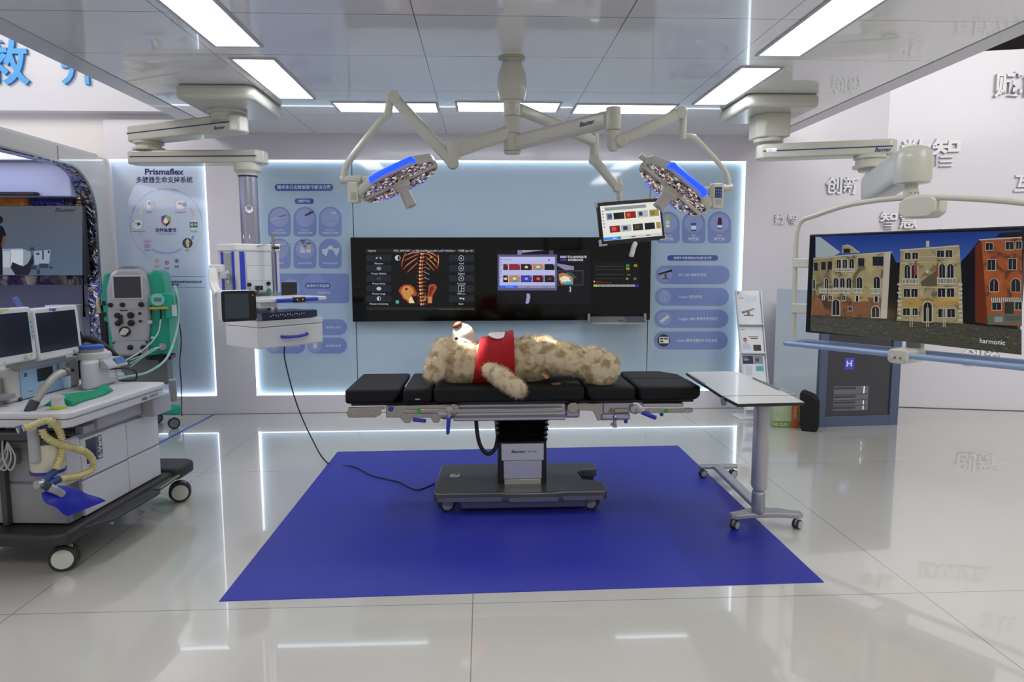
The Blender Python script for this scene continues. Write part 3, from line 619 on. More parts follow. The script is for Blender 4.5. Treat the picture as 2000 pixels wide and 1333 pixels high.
tag(MB().box(-4.06, -3.80, 6.5, 6.68, 0, 1.14).build('cabinet', M('alcove_cabinet', '#C6C8DA', .3, coat=.2), bev=.008), 'pale lilac cabinet in the alcove behind the green machine', 'cabinet')

# ================================================================== lettering in relief
def relief(txt, f, n, depth, h, mats, name, label, sx=1.0, bold=.02, parent=None):
    """f(x, y) maps text units (em, up) to a point on the wall; n is the outward direction"""
    vs, fs, x0, x1 = text_mesh(txt, bold); mb = MB()
    b = mb.b; fr = [b.verts.new(f((v.x-x0)*sx, v.y)+n*depth) for v in vs]; bk = [b.verts.new(f((v.x-x0)*sx, v.y)+n*.001) for v in vs]
    ec = {}
    for fc in fs:
        for i in range(len(fc)):
            k = (fc[i], fc[(i+1) % len(fc)]); ec[k] = ec.get(k, 0)+1
    for fc in fs: mb.m(mats[0]); mb._f([fr[i] for i in fc])
    mb.m(mats[1])
    for (i, j) in ec:
        if (j, i) not in ec: mb._f([fr[i], bk[i], bk[j], fr[j]])
    o = mb.build(name, None, None, smooth=False, recalc=False)
    return tag(o, label, 'wall lettering')
lb = M('letter_blue', '#3D9BE0', .4); lbs = M('letter_blue_side', '#2F78B8', .4)
for ch, x0, x1, yb, lab in (('救', -28, 56, 163, 'big blue relief character at the left photo edge, on the header wall'), ('升', 124, 190, 163, 'big blue relief character half hidden by the ceiling edge')):
    P0 = A(x0, yb, Y=YW-.12); P1 = A(x1, yb, Y=YW-.12); w = (P1.x-P0.x)
    relief(ch, lambda a, b_, P0=P0, w=w: Vector((P0.x+a*w/.92, YW-.12, P0.z+(b_+.06)*w/.92)), Vector((0, -1, 0)), .03, 1, (lb, lbs), 'wall_lettering', lab)
lw = M('letter_white', '#EFEFF2', .35); lws = M('letter_white_side', '#C9C9D0', .45)
RN = nrm
def on_wall(px, py):
    p = APL(px, py, RW0, RN)
    if p.x < 4.10: p = A(px, py, Y=YW)
    return p
def wl(txt, x0, x1, yb, lab, dep=.035, hh=None):
    p = on_wall(x0, yb); q = on_wall(x1, yb); flat = p.x < 4.10 and q.x < 4.3
    if flat: q = A(x1, yb, Y=YW); dd = Vector((1, 0, 0)); nn = Vector((0, -1, 0))
    else: dd = d; nn = RN
    n_ = len(txt.replace(' ', '')) + .55*txt.count(' '); w = (q-p).length/n_
    relief(txt, lambda a, b_: p+dd*(a*w)+Vector((0, 0, (b_+.06)*w)), nn, dep, 1, (lw, lws), 'wall_lettering', lab, bold=.02)
wl('赋能', 1938, 2048, 190, 'white relief characters high on the right wall, cut by the photo edge', .04)
wl('数智', 1755, 1876, 326, 'large white relief characters right of the big screen arm', .035)
wl('创新', 1610, 1676, 378, 'white relief characters on the wall left of the screen arm joint', .03)
wl('数 智', 1511, 1562, 438, 'small white relief characters spaced apart beside the blue board', .02)
wl('互联', 1978, 2060, 375, 'white relief character at the right photo edge above the big screen', .03)
wl('智慧', 1716, 1790, 446, 'white relief characters partly hidden behind the screen post', .03)
wl('互联互通', 1832, 1990, 478, 'white relief characters just peeping over the top of the big screen', .03)
wl('创新', 1876, 1966, 712, 'faint white relief characters below the right part of the big screen', .02)

# ================================================================== shared hardware materials
cream = M('cream_enamel', '#C9C8BB', .3, coat=.25, var=.02, vs=3)
creamd = M('cream_shadow_gap', '#6E6D64', .5)
whi = M('white_enamel', '#E2E2DE', .3, coat=.2)
navy = M('navy_stripe', '#1F1F6A', .35)
nvp = M('navy_print', '#24247A', .4)
steel = M('brushed_steel', '#A8A29C', .28, .9, var=.05, vs=40)
alum = M('anodised_alu', '#B6B6BC', .3, .75)
silv = M('silver_paint', '#B9B9C4', .3, .4)
blk_pl = M('black_plastic', '#141416', .35)
rub = M('black_rubber', '#1A1A1C', .55)
blu = M('blue_plastic', '#3040B8', .35)
lgrey = M('light_grey_plastic', '#C9C9CB', .35)
mgrey = M('mid_grey_plastic', '#8E8E92', .4)
dgrey = M('dark_grey_plastic', '#3C3D40', .4)
scr_off = M('screen_off', '#1C222A', .12, coat=.5)

# ================================================================== left pendant
MY = 5.50
lp = thing('ceiling_pendant', 'white ceiling pendant with two arms, column, drawer unit and small monitor at left', 'medical pendant', (-1.93, 5.85, 1.29))
mb = MB()
mb.prism(rr(-2.18, 5.09, -1.62, 5.86, .07), 'z', 2.68, 2.779)
mb.build('ceiling_cover', cream, lp, .03, 4, world=True)
mb = MB(); mb.lathe([(0, .15), (.03, .15), (.035, .12), (.09, .12), (.10, .14)], (-1.95, MY, 2.685), (0, 0, -1), 10)
mb.build('swivel_joint', cream, lp, .006, world=True)
def pend_arm(par, p0, p1, w, h, e0=.10, e1=.10, brand=None, chamfer=True):
    p0 = Vector(p0); p1 = Vector(p1); dd = (p1-p0).normalized(); sd = Vector((dd.y, -dd.x, 0)).normalized()
    if sd.y > 0: sd = -sd
    a = p0-dd*e0; b_ = p1+dd*e1; ch = .05
    pts = [a+sd*(w/2-ch), a+dd*ch+sd*w/2, b_-dd*ch+sd*w/2, b_+sd*(w/2-ch), b_-sd*(w/2-ch), b_-dd*ch-sd*w/2, a+dd*ch-sd*w/2, a-sd*(w/2-ch)]
    m1 = MB(); m1.ext([q+Vector((0, 0, -h/2)) for q in pts], (0, 0, h)); arm = m1.build('arm', cream, par, .014, 3, world=True)
    m2 = MB()
    for s_ in (1, -1):
        q0 = a+dd*(ch*.9)+sd*s_*(w/2+.0005); q1 = b_-dd*(ch*.9)+sd*s_*(w/2+.0005)
        m2.bar(q0, q1, .003, .008)
    m2.build('blue_stripe', navy, arm, world=True)
    m3 = MB(); q = b_-dd*.11; m3.lathe([(0, .035), (.003, .035)], q+Vector((0, 0, -h/2)), (0, 0, -1)); m3.build('screw_cap', alum, arm, world=True)
    return arm, dd, sd
P1 = Vector((-1.93, MY, 2.575)); P2 = Vector((-2.78, 5.92, 2.575))
ar, dd, sd = pend_arm(lp, P1, P2, .20, .125, .13, .13)
baxo = P1+sd*.1005-Vector((0, 0, .046))-dd*(-.03); ux = -dd
c = Cv(lambda u, v, l: baxo+ux*(u)+Vector((0, 0, -v))+sd*(.0015)); baxter(c, -.04, 0, .034, nvp, 1, 'l', width=.11); c.build('brand_name', ar)
mb = MB(); mb.lathe([(0, .12), (.02, .12), (.02, .10), (.05, .10), (.05, .13), (.075, .13)], (-2.75, 5.92, 2.515), (0, 0, -1), 10); mb.build('swivel_joint', cream, lp, .006, world=True)
ar, dd, sd = pend_arm(lp, (-2.78, 5.92, 2.385), (-1.93, 5.87, 2.385), .20, .105, .13, .15)
CX, CY = -1.935, 5.85
mb = MB(); mb.lathe([(0, .11), (.06, .11), (.085, .085), (.10, .085)], (CX, CY, 2.335), (0, 0, -1), 32); mb.build('collar', cream, lp, .004, world=True)
mb = MB(); mb.lathe([(0, .078), (.02, .078)], (CX, CY, 2.243), (0, 0, -1), 32); mb.build('blue_ring', navy, lp, world=True)
mb = MB(); mb.lathe([(0, .074), (.56, .074)], (CX, CY, 2.225), (0, 0, -1), 40); col = mb.build('column', M('satin_column', '#A9A7B8', .28, .7), lp, world=True)
c = Cv(lambda u, v, l: Vector((CX+.0755*math.sin(u), CY-.0755*math.cos(u)-.0006*l, v)))
hexp = lambda r: [(.30+r*math.sin(R(60*k))/.0755, 1.96+r*math.cos(R(60*k))) for k in range(6)]
c.poly(hexp(.042), M('label_red', '#A8443C', .4), 1); c.poly(hexp(.037), wh, 3)
for k in range(4): c.poly([(.30-.3, 1.977-k*.011), (.30+.3, 1.977-k*.011), (.30+.3, 1.975-k*.011), (.30-.3, 1.975-k*.011)], g, 4)
c.poly([(-.55, 1.72), (.25, 1.72), (.25, 1.75), (-.55, 1.75)], wh, 2); c.build('stickers', col)
# service head, turned about 50 degrees
RZ = R(50)
def LT(cx, cy, rz): return Matrix.Translation((cx, cy, 0)) @ Matrix.Rotation(rz, 4, 'Z')
T = LT(CX-.01, CY-.03, RZ)
w2, d2 = .198, .135
mb = MB(); mb.box(-w2, w2, -d2, d2, 1.27, 1.665, T); head = mb.build('service_head', lgrey, lp, .008, world=True)
MB().box(-w2-.008, w2+.008, -d2-.008, d2+.008, 1.615, 1.675, T).build('head_cap', whi, head, .01, world=True)
for x0 in (-w2+.03, w2-.075): MB().box(x0, x0+.045, -d2-.004, -d2+.01, 1.28, 1.612, T).build('blue_rail', blu, head, .004, world=True)
for y0 in (-d2+.025, d2-.085): MB().box(-w2-.004, -w2+.01, y0, y0+.04, 1.28, 1.612, T).build('blue_rail', blu, head, .004, world=True)
MB().box(-w2+.085, w2-.085, -d2-.007, -d2+.01, 1.285, 1.605, T).build('front_panel', M('panel_grey', '#D3D8DA', .35), head, .002, world=True)
MB().box(-w2-.007, -w2+.01, -d2+.075, d2-.095, 1.3, 1.6, T).build('side_panel', M('panel_mid', '#9FA2A2', .4), head, .002, world=True)
mb = MB(); mb.m(M('joint_grey', '#77777A'))
for z in (1.375, 1.50): mb.box(-w2+.085, w2-.085, -d2-.0075, -d2-.006, z, z+.002, T)
mb.m(whi).box(-w2-.012, -w2, -.035, .0, 1.36, 1.46, T); mb.m(blk_pl)
for z in (1.385, 1.42, 1.435): mb.box(-w2-.0135, -w2-.012, -.024, -.011, z, z+.006, T)
for x0, z0 in ((-.10, 1.345), (.075, 1.35), (-.10, 1.295)): mb.lathe([(0, .017), (.014, .017), (.014, .009)], T @ Vector((x0, -d2-.007, z0)), T.to_3x3() @ Vector((0, -1, 0)), 16)
mb.m(M('gas_green', '#3E9A5C', .4)).lathe([(0, .017), (.016, .017)], T @ Vector((.075, -d2-.007, 1.295)), T.to_3x3() @ Vector((0, -1, 0)), 16)
mb.m(blk_pl).box(-.045, .0, -d2-.05, -d2, 1.30, 1.335, T)
mb.build('sockets', None, head, world=True)
MB().tube([T @ Vector(q) for q in ((-.03, -d2-.05, 1.32), (-.07, -d2-.08, 1.29), (-.10, -d2-.06, 1.25), (-.08, -d2-.02, 1.2))], .006, smooth=6).build('plug_cable', rub, head, world=True)
# tube column going down behind the shelves
MB().box(-w2+.04, w2-.02, -.02, d2, .86, 1.28, T).build('lower_column', lgrey, lp, .006, world=True)
mb = MB(); mb.lathe([(0, .115), (.05, .115)], T @ Vector((.02, -.03, 1.12)), T.to_3x3() @ Vector((0, -1, 0)), 32); mb.build('cable_reel', blk_pl, lp, world=True)
mb = MB(); mb.lathe([(0, .075), (.006, .07)], T @ Vector((.02, -.082, 1.12)), T.to_3x3() @ Vector((0, -1, 0)), 32); mb.build('reel_hub', M('reel_grey', '#8E90A6', .35), lp, world=True)
# upper shelf and drawer unit, as boards defined by their seen corners
def slab(par, name, pts, z0, z1, mat, bev=.006):
    return MB().ext([Vector((p.x, p.y, z0)) for p in pts], (0, 0, z1-z0)).build(name, mat, par, bev, 3, world=True)
N0 = Vector((-1.88, 5.20, 0)); fu = Vector((math.cos(RZ), math.sin(RZ), 0)); fv = Vector((-math.sin(RZ), math.cos(RZ), 0))
SZ = 1.262
# shelf near corner seen at pixel (478, 712..)
def from_px(px, py, z): p = A(px, py, Z=z); return Vector((p.x, p.y, 0))
DN = A(505, 683, Y=5.32); DN.z = 0         # drawer near bottom corner
DL, DD = .60, .46
zt, zb = A(505, 652, Y=5.32).z+.075, A(505, 683, Y=5.32).z
dp = [DN, DN+fu*DL, DN+fu*DL+fv*DD, DN+fv*DD]
dr = slab(lp, 'drawer_box', dp, zb, zb+.165, whi)
dp2 = [DN-fu*.004-fv*.004, DN+fu*(DL+.004)-fv*.004, DN+fu*(DL+.004)+fv*DD, DN-fu*.004+fv*DD]
slab(dr, 'drawer_top', dp2, zb+.168, zb+.215, whi)
MB().ext([q+Vector((0, 0, zb+.006)) for q in (DN+fu*.006-fv*.012, DN+fu*(DL-.006)-fv*.012, DN+fu*(DL-.006), DN+fu*.006)], (0, 0, .155)).build('drawer_front', whi, dr, .006, world=True)
hz = zb+.085
MB().tube([DN+fu*.20-fv*.012+Vector((0, 0, hz)), DN+fu*.21-fv*.035+Vector((0, 0, hz-.004)), DN+fu*.31-fv*.042+Vector((0, 0, hz-.008)), DN+fu*.42-fv*.035+Vector((0, 0, hz)), DN+fu*.43-fv*.012+Vector((0, 0, hz+.006))], .012, smooth=6).build('drawer_handle', blu, dr, world=True)
# video processor lying on the drawer top
vp = thing('video_processor', 'flat navy-fronted electronic unit lying on the left pendant drawer', 'electronic unit', (DN+fu*.30+fv*.2+Vector((0, 0, zb+.217)))[:], RZ)
MB().box(-.24, .27, -.17, .17, .003, .058).build('case', M('case_grey', '#8C8E92', .3, .6), vp, .003)
MB().box(-.24, .27, -.176, -.168, .003, .058).build('front_panel', M('navy_front', '#1E2A50', .3), vp, .001)
mb = MB()
for k in range(15): mb.box(-.17+k*.022, -.164+k*.022, -.178, -.175, .026+(.01 if k % 3 else 0), .031+(.01 if k % 3 else 0))
mb.build('indicator_lights', E('#C8D4F0', .9), vp)
# shelf at socket height
sN = A(509, 572, Z=1.27); sN = Vector((sN.x, sN.y, 0))
SN = A(533, 591, Y=5.30); shz = SN.z
SN.z = 0
shp = [SN-fu*.10, SN+fu*.50, SN+fu*.50+fv*.40, SN-fu*.10+fv*.40]
sh = slab(lp, 'shelf', shp, shz, shz+.03, whi)
MB().bar(SN+fu*.02-fv*.018+Vector((0, 0, shz+.012)), SN+fu*.40-fv*.018+Vector((0, 0, shz+.012)), .03, .032).build('shelf_handle', blu, sh, .012, world=True)
MB().bar(SN+fu*.16-fv*.024+Vector((0, 0, shz+.012)), SN+fu*.27-fv*.024+Vector((0, 0, shz+.012)), .034, .042).build('brake_switch', blk_pl, sh, .006, world=True)
mb = MB()
for a in (.19, .24): q = SN+fu*a-fv*.042+Vector((0, 0, shz+.014)); mb.lathe([(0, .006), (.002, .006)], q, -fv, 12)
mb.build('switch_lamps', E('#E07A20', 1.0), sh, world=True)
slab(lp, 'shelf_bracket', [SN-fu*.09+fv*.03, SN+fu*.06+fv*.03, SN+fu*.06+fv*.3, SN-fu*.09+fv*.3], shz-.045, shz, lgrey)
# infusion pole
ip = A(530, 480, Y=5.75); 
MB().cyl((ip.x+.015, 5.75, .88), (ip.x+.015, 5.75, 1.94-.18), .012).build('infusion_pole', steel, lp, world=True)
mb = MB(); q = Vector((ip.x+.015, 5.75, 1.665))
for s_, L_ in ((-1, .12), (1, .14)): mb.tube([q, q+Vector((s_*L_*.5, -.02, .004)), q+Vector((s_*L_, -.03, -.01)), q+Vector((s_*(L_+.012), -.03, .015))], .004, 8, 4)
mb.lathe([(0, .018), (.03, .018)], q-Vector((0, 0, .035)), (0, 0, 1)); mb.build('hook_ring', steel, lp, world=True)
MB().cyl(q+Vector((0, -.01, -.02)), q+Vector((.05, -.02, -.022)), .011).build('clamp_knob', blk_pl, lp, world=True)
# monitor on its bracket, facing to the right and the camera
mN = A(499, 568, Y=5.12); mB = A(500, 625, Y=5.12); mL = A(431, 573, Y=4.98); mLB = A(431, 631, Y=4.98)
mo = thing('patient_monitor', 'small dark-screened monitor in a white housing hung from the left pendant', 'monitor', ((mN.x+mL.x)/2, 5.1, mB.z))
mu = (Vector((mN.x, mN.y, 0))-Vector((mL.x, mL.y, 0))).normalized(); mn = Vector((mu.y, -mu.x, 0)); wM = (Vector((mN.x, mN.y, 0))-Vector((mL.x, mL.y, 0))).length
m0 = Vector((mL.x, mL.y, 0)); z0, z1 = mB.z-.004, mN.z+.002
def mquad(a0, a1, b0, b1, k): return [m0+mu*a+mn*k+Vector((0, 0, z)) for a, z in rr(a0, b0, a1, b1, .018)]
MB().ext(mquad(-.003, wM+.003, z0-.004, z1+.004, -.10), mn*.10).build('housing', whi, mo, .008, world=True)
MB().ext(mquad(.0, wM, z0, z1, 0), mn*.006).build('front_bezel', blk_pl, mo, .003, world=True)
MB().ext([m0+mu*a+mn*.0065+Vector((0, 0, z)) for a, z in ((.022, z0+.022), (wM-.055, z0+.022), (wM-.055, z1-.022), (.022, z1-.022))], mn*.001).build('screen', M('screen_dim', '#18222A', .12, coat=.5, emis='#1C3444', es=.25), mo, world=True)
MB().lathe([(0, .005), (.002, .005)], m0+mu*(wM-.022)+mn*.006+Vector((0, 0, z1-.035)), mn, 12).build('alarm_lamp', E('#E02010', 1.5), mo, world=True)
mb = MB(); q = m0+mu*.02-mn*.13+Vector((0, 0, z1))
mb.tube([q+Vector((0, 0, -.03)), q+Vector((-.05, .05, .04)), q+Vector((-.07, .10, .155))], .035, 10, 5)
mb.box(-.05, .05, -.03, .03, z1+.13, z1+.19, Matrix.Translation((q.x-.05, q.y+.12, 0)))
mb.bar(Vector((q.x-.05, q.y+.12, z1+.11)), Vector((-2.10, 5.72, z1+.10)), .04, .05); mb.build('support_arm', whi, mo, .008, world=True)
# power cord from the drawer over the floor to the table
p = A(556, 682, Y=5.6); f1 = A(640, 905, Z=.006)
pts = [p+Vector((0, .0, .02)), p+Vector((0, 0, -.1)), A(578, 785, Y=5.50), A(607, 853, Y=5.38), f1, A(690, 912, Z=.006), A(723, 928, Z=.006), A(752, 936, Z=.006), A(778, 942, Z=.006), A(812, 957, Z=.006), A(838, 950, Z=.008), A(850, 944, Z=.02), Vector((-.305, 4.21, .09))]
pc = MB().tube(pts, .0055, 8, 8).build('power_cord', rub); tag(pc, 'thin black power cord hanging from the drawer and snaking over the blue mat', 'cord')
# ================================================================== centre ceiling column with the lamp arms (one assembly) and its lamps
CC = Vector((.19, 4.42, 0))
cc = thing('lamp_column', 'white ceiling column with three long arms carrying lamps and a monitor', 'surgical light mount', (CC.x, CC.y, 2.0))
mb = MB(); mb.lathe([(0, .083), (.008, .083)], (CC.x, CC.y, 2.779), (0, 0, -1), 40); mb.build('ceiling_flange', M('aged_cream', '#B5B49A', .35, coat=.2), cc, world=True)
zc = lambda py: A(1003, py, Y=CC.y).z
mb = MB(); mb.lathe([(0, .052), (zc(113)-zc(128), .052)], (CC.x, CC.y, 2.771), (0, 0, -1), 32); mb.build('neck', cream, cc, world=True)
mb = MB(); H0 = zc(124); L_ = H0-zc(197); mb.lathe([(0, .062), (.02, .068), (.06, .085), (L_*.55, .094), (L_*.8, .09), (L_, .075)], (CC.x, CC.y, H0), (0, 0, -1), 40); mb.build('housing', cream, cc, .004, world=True)
mb = MB(); z0 = zc(195); mb.lathe([(0, .054), (z0-zc(298), .054), (z0-zc(301), .048)], (CC.x, CC.y, z0), (0, 0, -1), 32); mb.build('spindle', cream, cc, world=True)
for py in (228, 262, 296): MB().lathe([(0, .0548), (.003, .0548)], (CC.x, CC.y, zc(py)), (0, 0, -1), 32).build('joint_line', creamd, cc, world=True)
def cpt(px, py, Y): return A(px, py, Y=Y)
def arm_part(name, mb, par=None, bev=.008): return mb.build(name, cream, par or cc, bev, 3, world=True)
# arm to the left lamp
k1 = cpt(884, 297, 4.25)
arm_part('left_arm', MB().bar(cpt(1003, 256, 4.42), k1, .06, .085), bev=.02)
arm_part('elbow_joint', MB().cyl(k1+Vector((0, 0, .055)), k1-Vector((0, 0, .045)), .042), bev=.006)
e1 = cpt(884, 318, 4.25); t1 = cpt(770, 192, 4.30)
sa = arm_part('spring_arm', MB().bar(e1, t1, .07, .068), bev=.022)
for q in (e1, t1): arm_part('arm_knuckle', MB().lathe([(0, .038), (.085, .038)], q-Vector((0, .0425, 0)), (0, 1, 0), 24), bev=.006)
arm_part('drop_joint', MB().bar(t1+Vector((-.02, -.0, .02)), cpt(763, 231, 4.30)+Vector((-.02, 0, 0)), .045, .05, up=(0, 1, 0)), bev=.012)
arm_part('bent_tube', MB().tube([cpt(762, 226, 4.30), cpt(750, 231, 4.30), cpt(740, 240, 4.30), cpt(688, 307, 4.30), cpt(675, 328, 4.30), cpt(672, 348, 4.30)], .021, 16, 6), bev=0)
mb = MB(); mb.lathe([(0, .026), (cpt(706, 352, 4.3).x-cpt(665, 352, 4.3).x, .026)], cpt(665, 352, 4.30), (1, 0, 0), 24); mb.lathe([(0, .02), (.12, .02)], cpt(706, 352, 4.30), (1, .1, .02), 24); arm_part('fork_tube', mb, bev=.004)
# box with control panel
def ctrl(par, px, py, Y, w, h, rz, facing_dark):
    o = cpt(px, py, Y); T = Matrix.Translation(o) @ Matrix.Rotation(rz, 4, 'Z')
    cb = MB().ext([T @ Vector((x, -.012, z)) for x, z in rr(-w/2, -h, w/2, 0, .012)], T.to_3x3() @ Vector((0, .045, 0))).build('control_box', cream, par, .005, world=True)
    if facing_dark:
        MB().box(-w*.36, w*.30, -.0145, -.012, -h*.58, -h*.16, T).build('keypad', M('keypad_navy', '#2A3A6C', .35), cb, world=True)
        mb = MB()
        for i in range(3):
            for j in range(3): mb.box(-w*.24+i*w*.19, -w*.18+i*w*.19, -.0155, -.014, -h*(.28+.12*j), -h*(.26+.12*j), T)
        mb.build('key_marks', wh, cb, world=True)
        MB().box(-w*.25, w*.28, -.0145, -.011, -h*.84, -h*.64, T).build('grip_hole', M('grip_shade', '#A9A89C', .4), cb, world=True)
    else: MB().box(-w*.15, w*.35, -.0145, -.011, -h*.86, -h*.5, T).build('grip_hole', M('grip_shade', '#A9A89C', .4), cb, world=True)
    return cb
ctrl(cc, 690, 356, 4.28, .075, .125, R(-20), False)
# arm to the right lamp
k2 = cpt(1198, 228, 3.95)
ra = arm_part('branded_arm', MB().bar(cpt(1003, 281, 4.42), cpt(1190, 232, 3.97), .06, .095), bev=.022)
a0, a1 = cpt(1150, 240, 4.05), cpt(1180, 232, 3.98); uu = (cpt(1190, 232, 3.97)-cpt(1003, 281, 4.42)).normalized(); fn = Vector((uu.y, -uu.x, 0)).normalized(); vv = uu.cross(fn)
if vv.z > 0: vv = -vv
o_ = cpt(1003, 281, 4.42).lerp(cpt(1190, 232, 3.97), .74)+fn*.031-vv*-.012
c = Cv(lambda u, v, l: o_+uu*u+vv*v+fn*.001*l); baxter(c, 0, 0, .036, nvp, 1, width=.098); c.build('brand_name', ra)
arm_part('elbow_joint', MB().cyl(k2+Vector((0, 0, .05)), k2-Vector((0, 0, .075)), .043), bev=.006)
arm_part('elbow_cap', MB().lathe([(0, .034), (.09, .034), (.115, .022)], k2-Vector((0, 0, .075)), (0, 0, -1), 24), bev=.004)
e2 = cpt(1212, 276, 3.95); t2 = cpt(1328, 222, 4.0)
arm_part('spring_arm', MB().bar(e2, t2, .07, .065), bev=.022)
for q in (e2, t2): arm_part('arm_knuckle', MB().lathe([(0, .034), (.08, .034)], q-Vector((0, .04, 0)), (0, 1, 0), 24), bev=.006)
arm_part('drop_joint', MB().cyl(t2+Vector((.02, 0, 0)), cpt(1333, 272, 4.0), .021), bev=.004)
arm_part('bent_tube', MB().tube([cpt(1336, 266, 4.0), cpt(1352, 266, 4.0), cpt(1364, 276, 4.03), cpt(1409, 325, 4.1), cpt(1421, 345, 4.1), cpt(1423, 366, 4.1)], .015, 16, 6), bev=0)
mb = MB(); mb.cyl(cpt(1430, 366, 4.1), cpt(1385, 370, 4.1), .021); mb.cyl(cpt(1388, 370, 4.1), cpt(1345, 374, 4.13), .018); arm_part('fork_tube', mb, bev=.003)
ctrl(cc, 1402, 358, 4.04, .068, .148, R(12), True)
# arm to the monitor
k3 = cpt(1160, 276, 4.85)
arm_part('rear_arm', MB().bar(cpt(1010, 212, 4.42), k3, .06, .07), bev=.02)
arm_part('elbow_joint', MB().cyl(k3+Vector((0, 0, .05)), cpt(1161, 318, 4.85), .034), bev=.004)
e3, t3 = cpt(1160, 312, 4.85), cpt(1206, 366, 4.85)
arm_part('spring_arm', MB().bar(e3, t3, .07, .062), bev=.02)
for q in (e3, t3): arm_part('arm_knuckle', MB().lathe([(0, .034), (.08, .034)], q-Vector((0, .04, 0)), (0, 1, 0), 24), bev=.006)
arm_part('drop_joint', MB().cyl(cpt(1209, 350, 4.85), cpt(1210, 398, 4.85), .019), bev=.003)
# lamp heads
led_glass = foil('lens_cluster', ['#7A6A62', '#C9B8B0', '#F4F0F0', '#B08068', '#E8E4E8', '#8A7C78'], 60, .15, .85)
blue_lit = M('lit_blue', '#1030E0', .3, emis='#1848FF', es=1.6)
def frame_from(n, up_hint):
    n = Vector(n).normalized(); u = Vector(up_hint); u = (u-n*u.dot(n)).normalized(); v = n.cross(u)
    return Matrix((u, v, n)).transposed()       # local x = long axis, y = across, z = light direction
def lens_bits(mb, x0, x1, y0, y1, z, n, rnd, T, poly=None):
    k = 0
    while k < n:
        x, y = rnd.uniform(x0, x1), rnd.uniform(y0, y1); k += 1
        if poly and not inpoly(x, y, poly): continue
        r = .014; mb.m(lens_m[(0, 1, 2, 0, 4, 4, 0, 2, 4, 3)[k % 10]]); h = .006
        tip = mb.b.verts.new(T @ Vector((x+rnd.uniform(-.003, .003), y+rnd.uniform(-.003, .003), z+h)))
        s0 = rnd.uniform(0, 1); ring = [mb.b.verts.new(T @ Vector((x+r*math.cos(s0+i*1.2566), y+r*math.sin(s0+i*1.2566), z+.0008))) for i in range(5)]
        for i in range(5): mb._f([ring[i], ring[(i+1) % 5], tip])
def inpoly(x, y, P_):
    c_ = False; j = len(P_)-1
    for i in range(len(P_)):
        if (P_[i][1] > y) != (P_[j][1] > y) and x < (P_[j][0]-P_[i][0])*(y-P_[i][1])/(P_[j][1]-P_[i][1])+P_[i][0]: c_ = not c_
        j = i
    return c_
lens_m = [M('lens_silver', '#E8E8EE', .08, 1), M('lens_copper', '#C47A50', .12, .9), M('lens_clear', '#FFFFFF', .05, .6, emis='#FFF4EA', es=.35), M('lens_dark', '#4A3A34', .1, .9), M('lens_rose', '#D8B8A8', .1, .9)]
def lamp_head(label, cpos, n, xh, sL, handle_len=.15, flip=1):
    F = frame_from(n, xh).to_4x4(); T = Matrix.Translation(cpos) @ F
    t = thing('surgical_lamp', label, 'surgical lamp', cpos[:], 0, 'surgical lamps over the table'); rnd = random.Random(5)
    L, G = .27*sL, .03
    # two half-hexagon wings either side of a gap, wider one carries the long grip
    w1 = [(-L, G), (L, G), (L*.93, .11), (L*.45, .215), (-L*.45, .215), (-L*.93, .11)]
    w2_ = [(-L, -G), (L, -G), (L*.93, -.11), (L*.45, -.215), (-L*.45, -.215), (-L*.93, -.11)]
    for w in (w1, w2_):
        body = MB().prism(w, 'z', -.035, .018, T).build('lamp_wing', lgrey if 0 else cream, t, .01, 3, world=True)
        s_ = 1 if w is w1 else -1
        inn = [(x*.92, (abs(y)*.90+.006)*s_) for x, y in w]
        MB().prism(inn, 'z', .018, .0195, T).build('lens_tray', led_glass, body, world=True)
        mb = MB(); ys = [y for _, y in inn]; lens_bits(mb, min(x for x, _ in inn)+.012, max(x for x, _ in inn)-.012, min(ys)+.01, max(ys)-.01, .0195, 300, rnd, T, inn)
        mb.build('lens_facets', None, body, smooth=False, world=True, recalc=False)
        MB().tube([T @ Vector(q) for q in ((-L*.52, .195*s_, .0), (-L*.5, .228*s_, -.004), (-L*.4, .238*s_, -.006), (L*.4, .238*s_, -.006), (L*.5, .228*s_, -.004), (L*.52, .195*s_, .0))], .016, 10, 4).build('blue_grip', blue_lit, t, world=True)
    MB().prism([(-L*.30, -G), (L*.30, -G), (L*.30, G), (-L*.30, G)], 'z', -.03, .02, T).build('centre_bridge', cream, t, .006, world=True)
    MB().lathe([(0, .058), (.02, .056), (.045, .04)], T @ Vector((0, 0, .018)), F.to_3x3() @ Vector((0, 0, 1)), 28).build('handle_base', cream, t, .004, world=True)
    MB().lathe([(0, .032), (handle_len*.8, .036), (handle_len, .036), (handle_len, .026), (handle_len-.02, .024)], T @ Vector((0, 0, .06)), F.to_3x3() @ Vector((0, 0, 1)), 28).build('sterile_handle', M('handle_cream', '#D2CEC6', .3, coat=.3), t, world=True)
    MB().cyl(T @ Vector((-L*.9, 0, -.02)), T @ Vector((-L*1.16*1, 0, -.02)), .018).build('pivot', cream, t, world=True)
    return t, T
tl, T1 = lamp_head('left surgical lamp with glowing blue grip and handle pointing down right', cpt(779, 352, 4.30), (.42, -.15, -.89), (1, .0, .42), .95, .12)
tr_, T2 = lamp_head('right surgical lamp, tilted steeply, in front of the small branded monitor', cpt(1316, 367, 4.05), (-.62, -.11, -.77), (1, -.0, -.82), .88, .09)
hp = T1 @ Vector((0, .11, .04)); add_light('lamp_spot', 'SPOT', hp[:], A(912, 650, Y=4.2)[:], 300, (1, .93, .86), .03, spot=9, blend=.45)
hp = T2 @ Vector((0, -.11, .04)); add_light('lamp_spot', 'SPOT', hp[:], A(1082, 664, Y=4.25)[:], 230, (1, .88, .78), .03, spot=11, blend=.6)
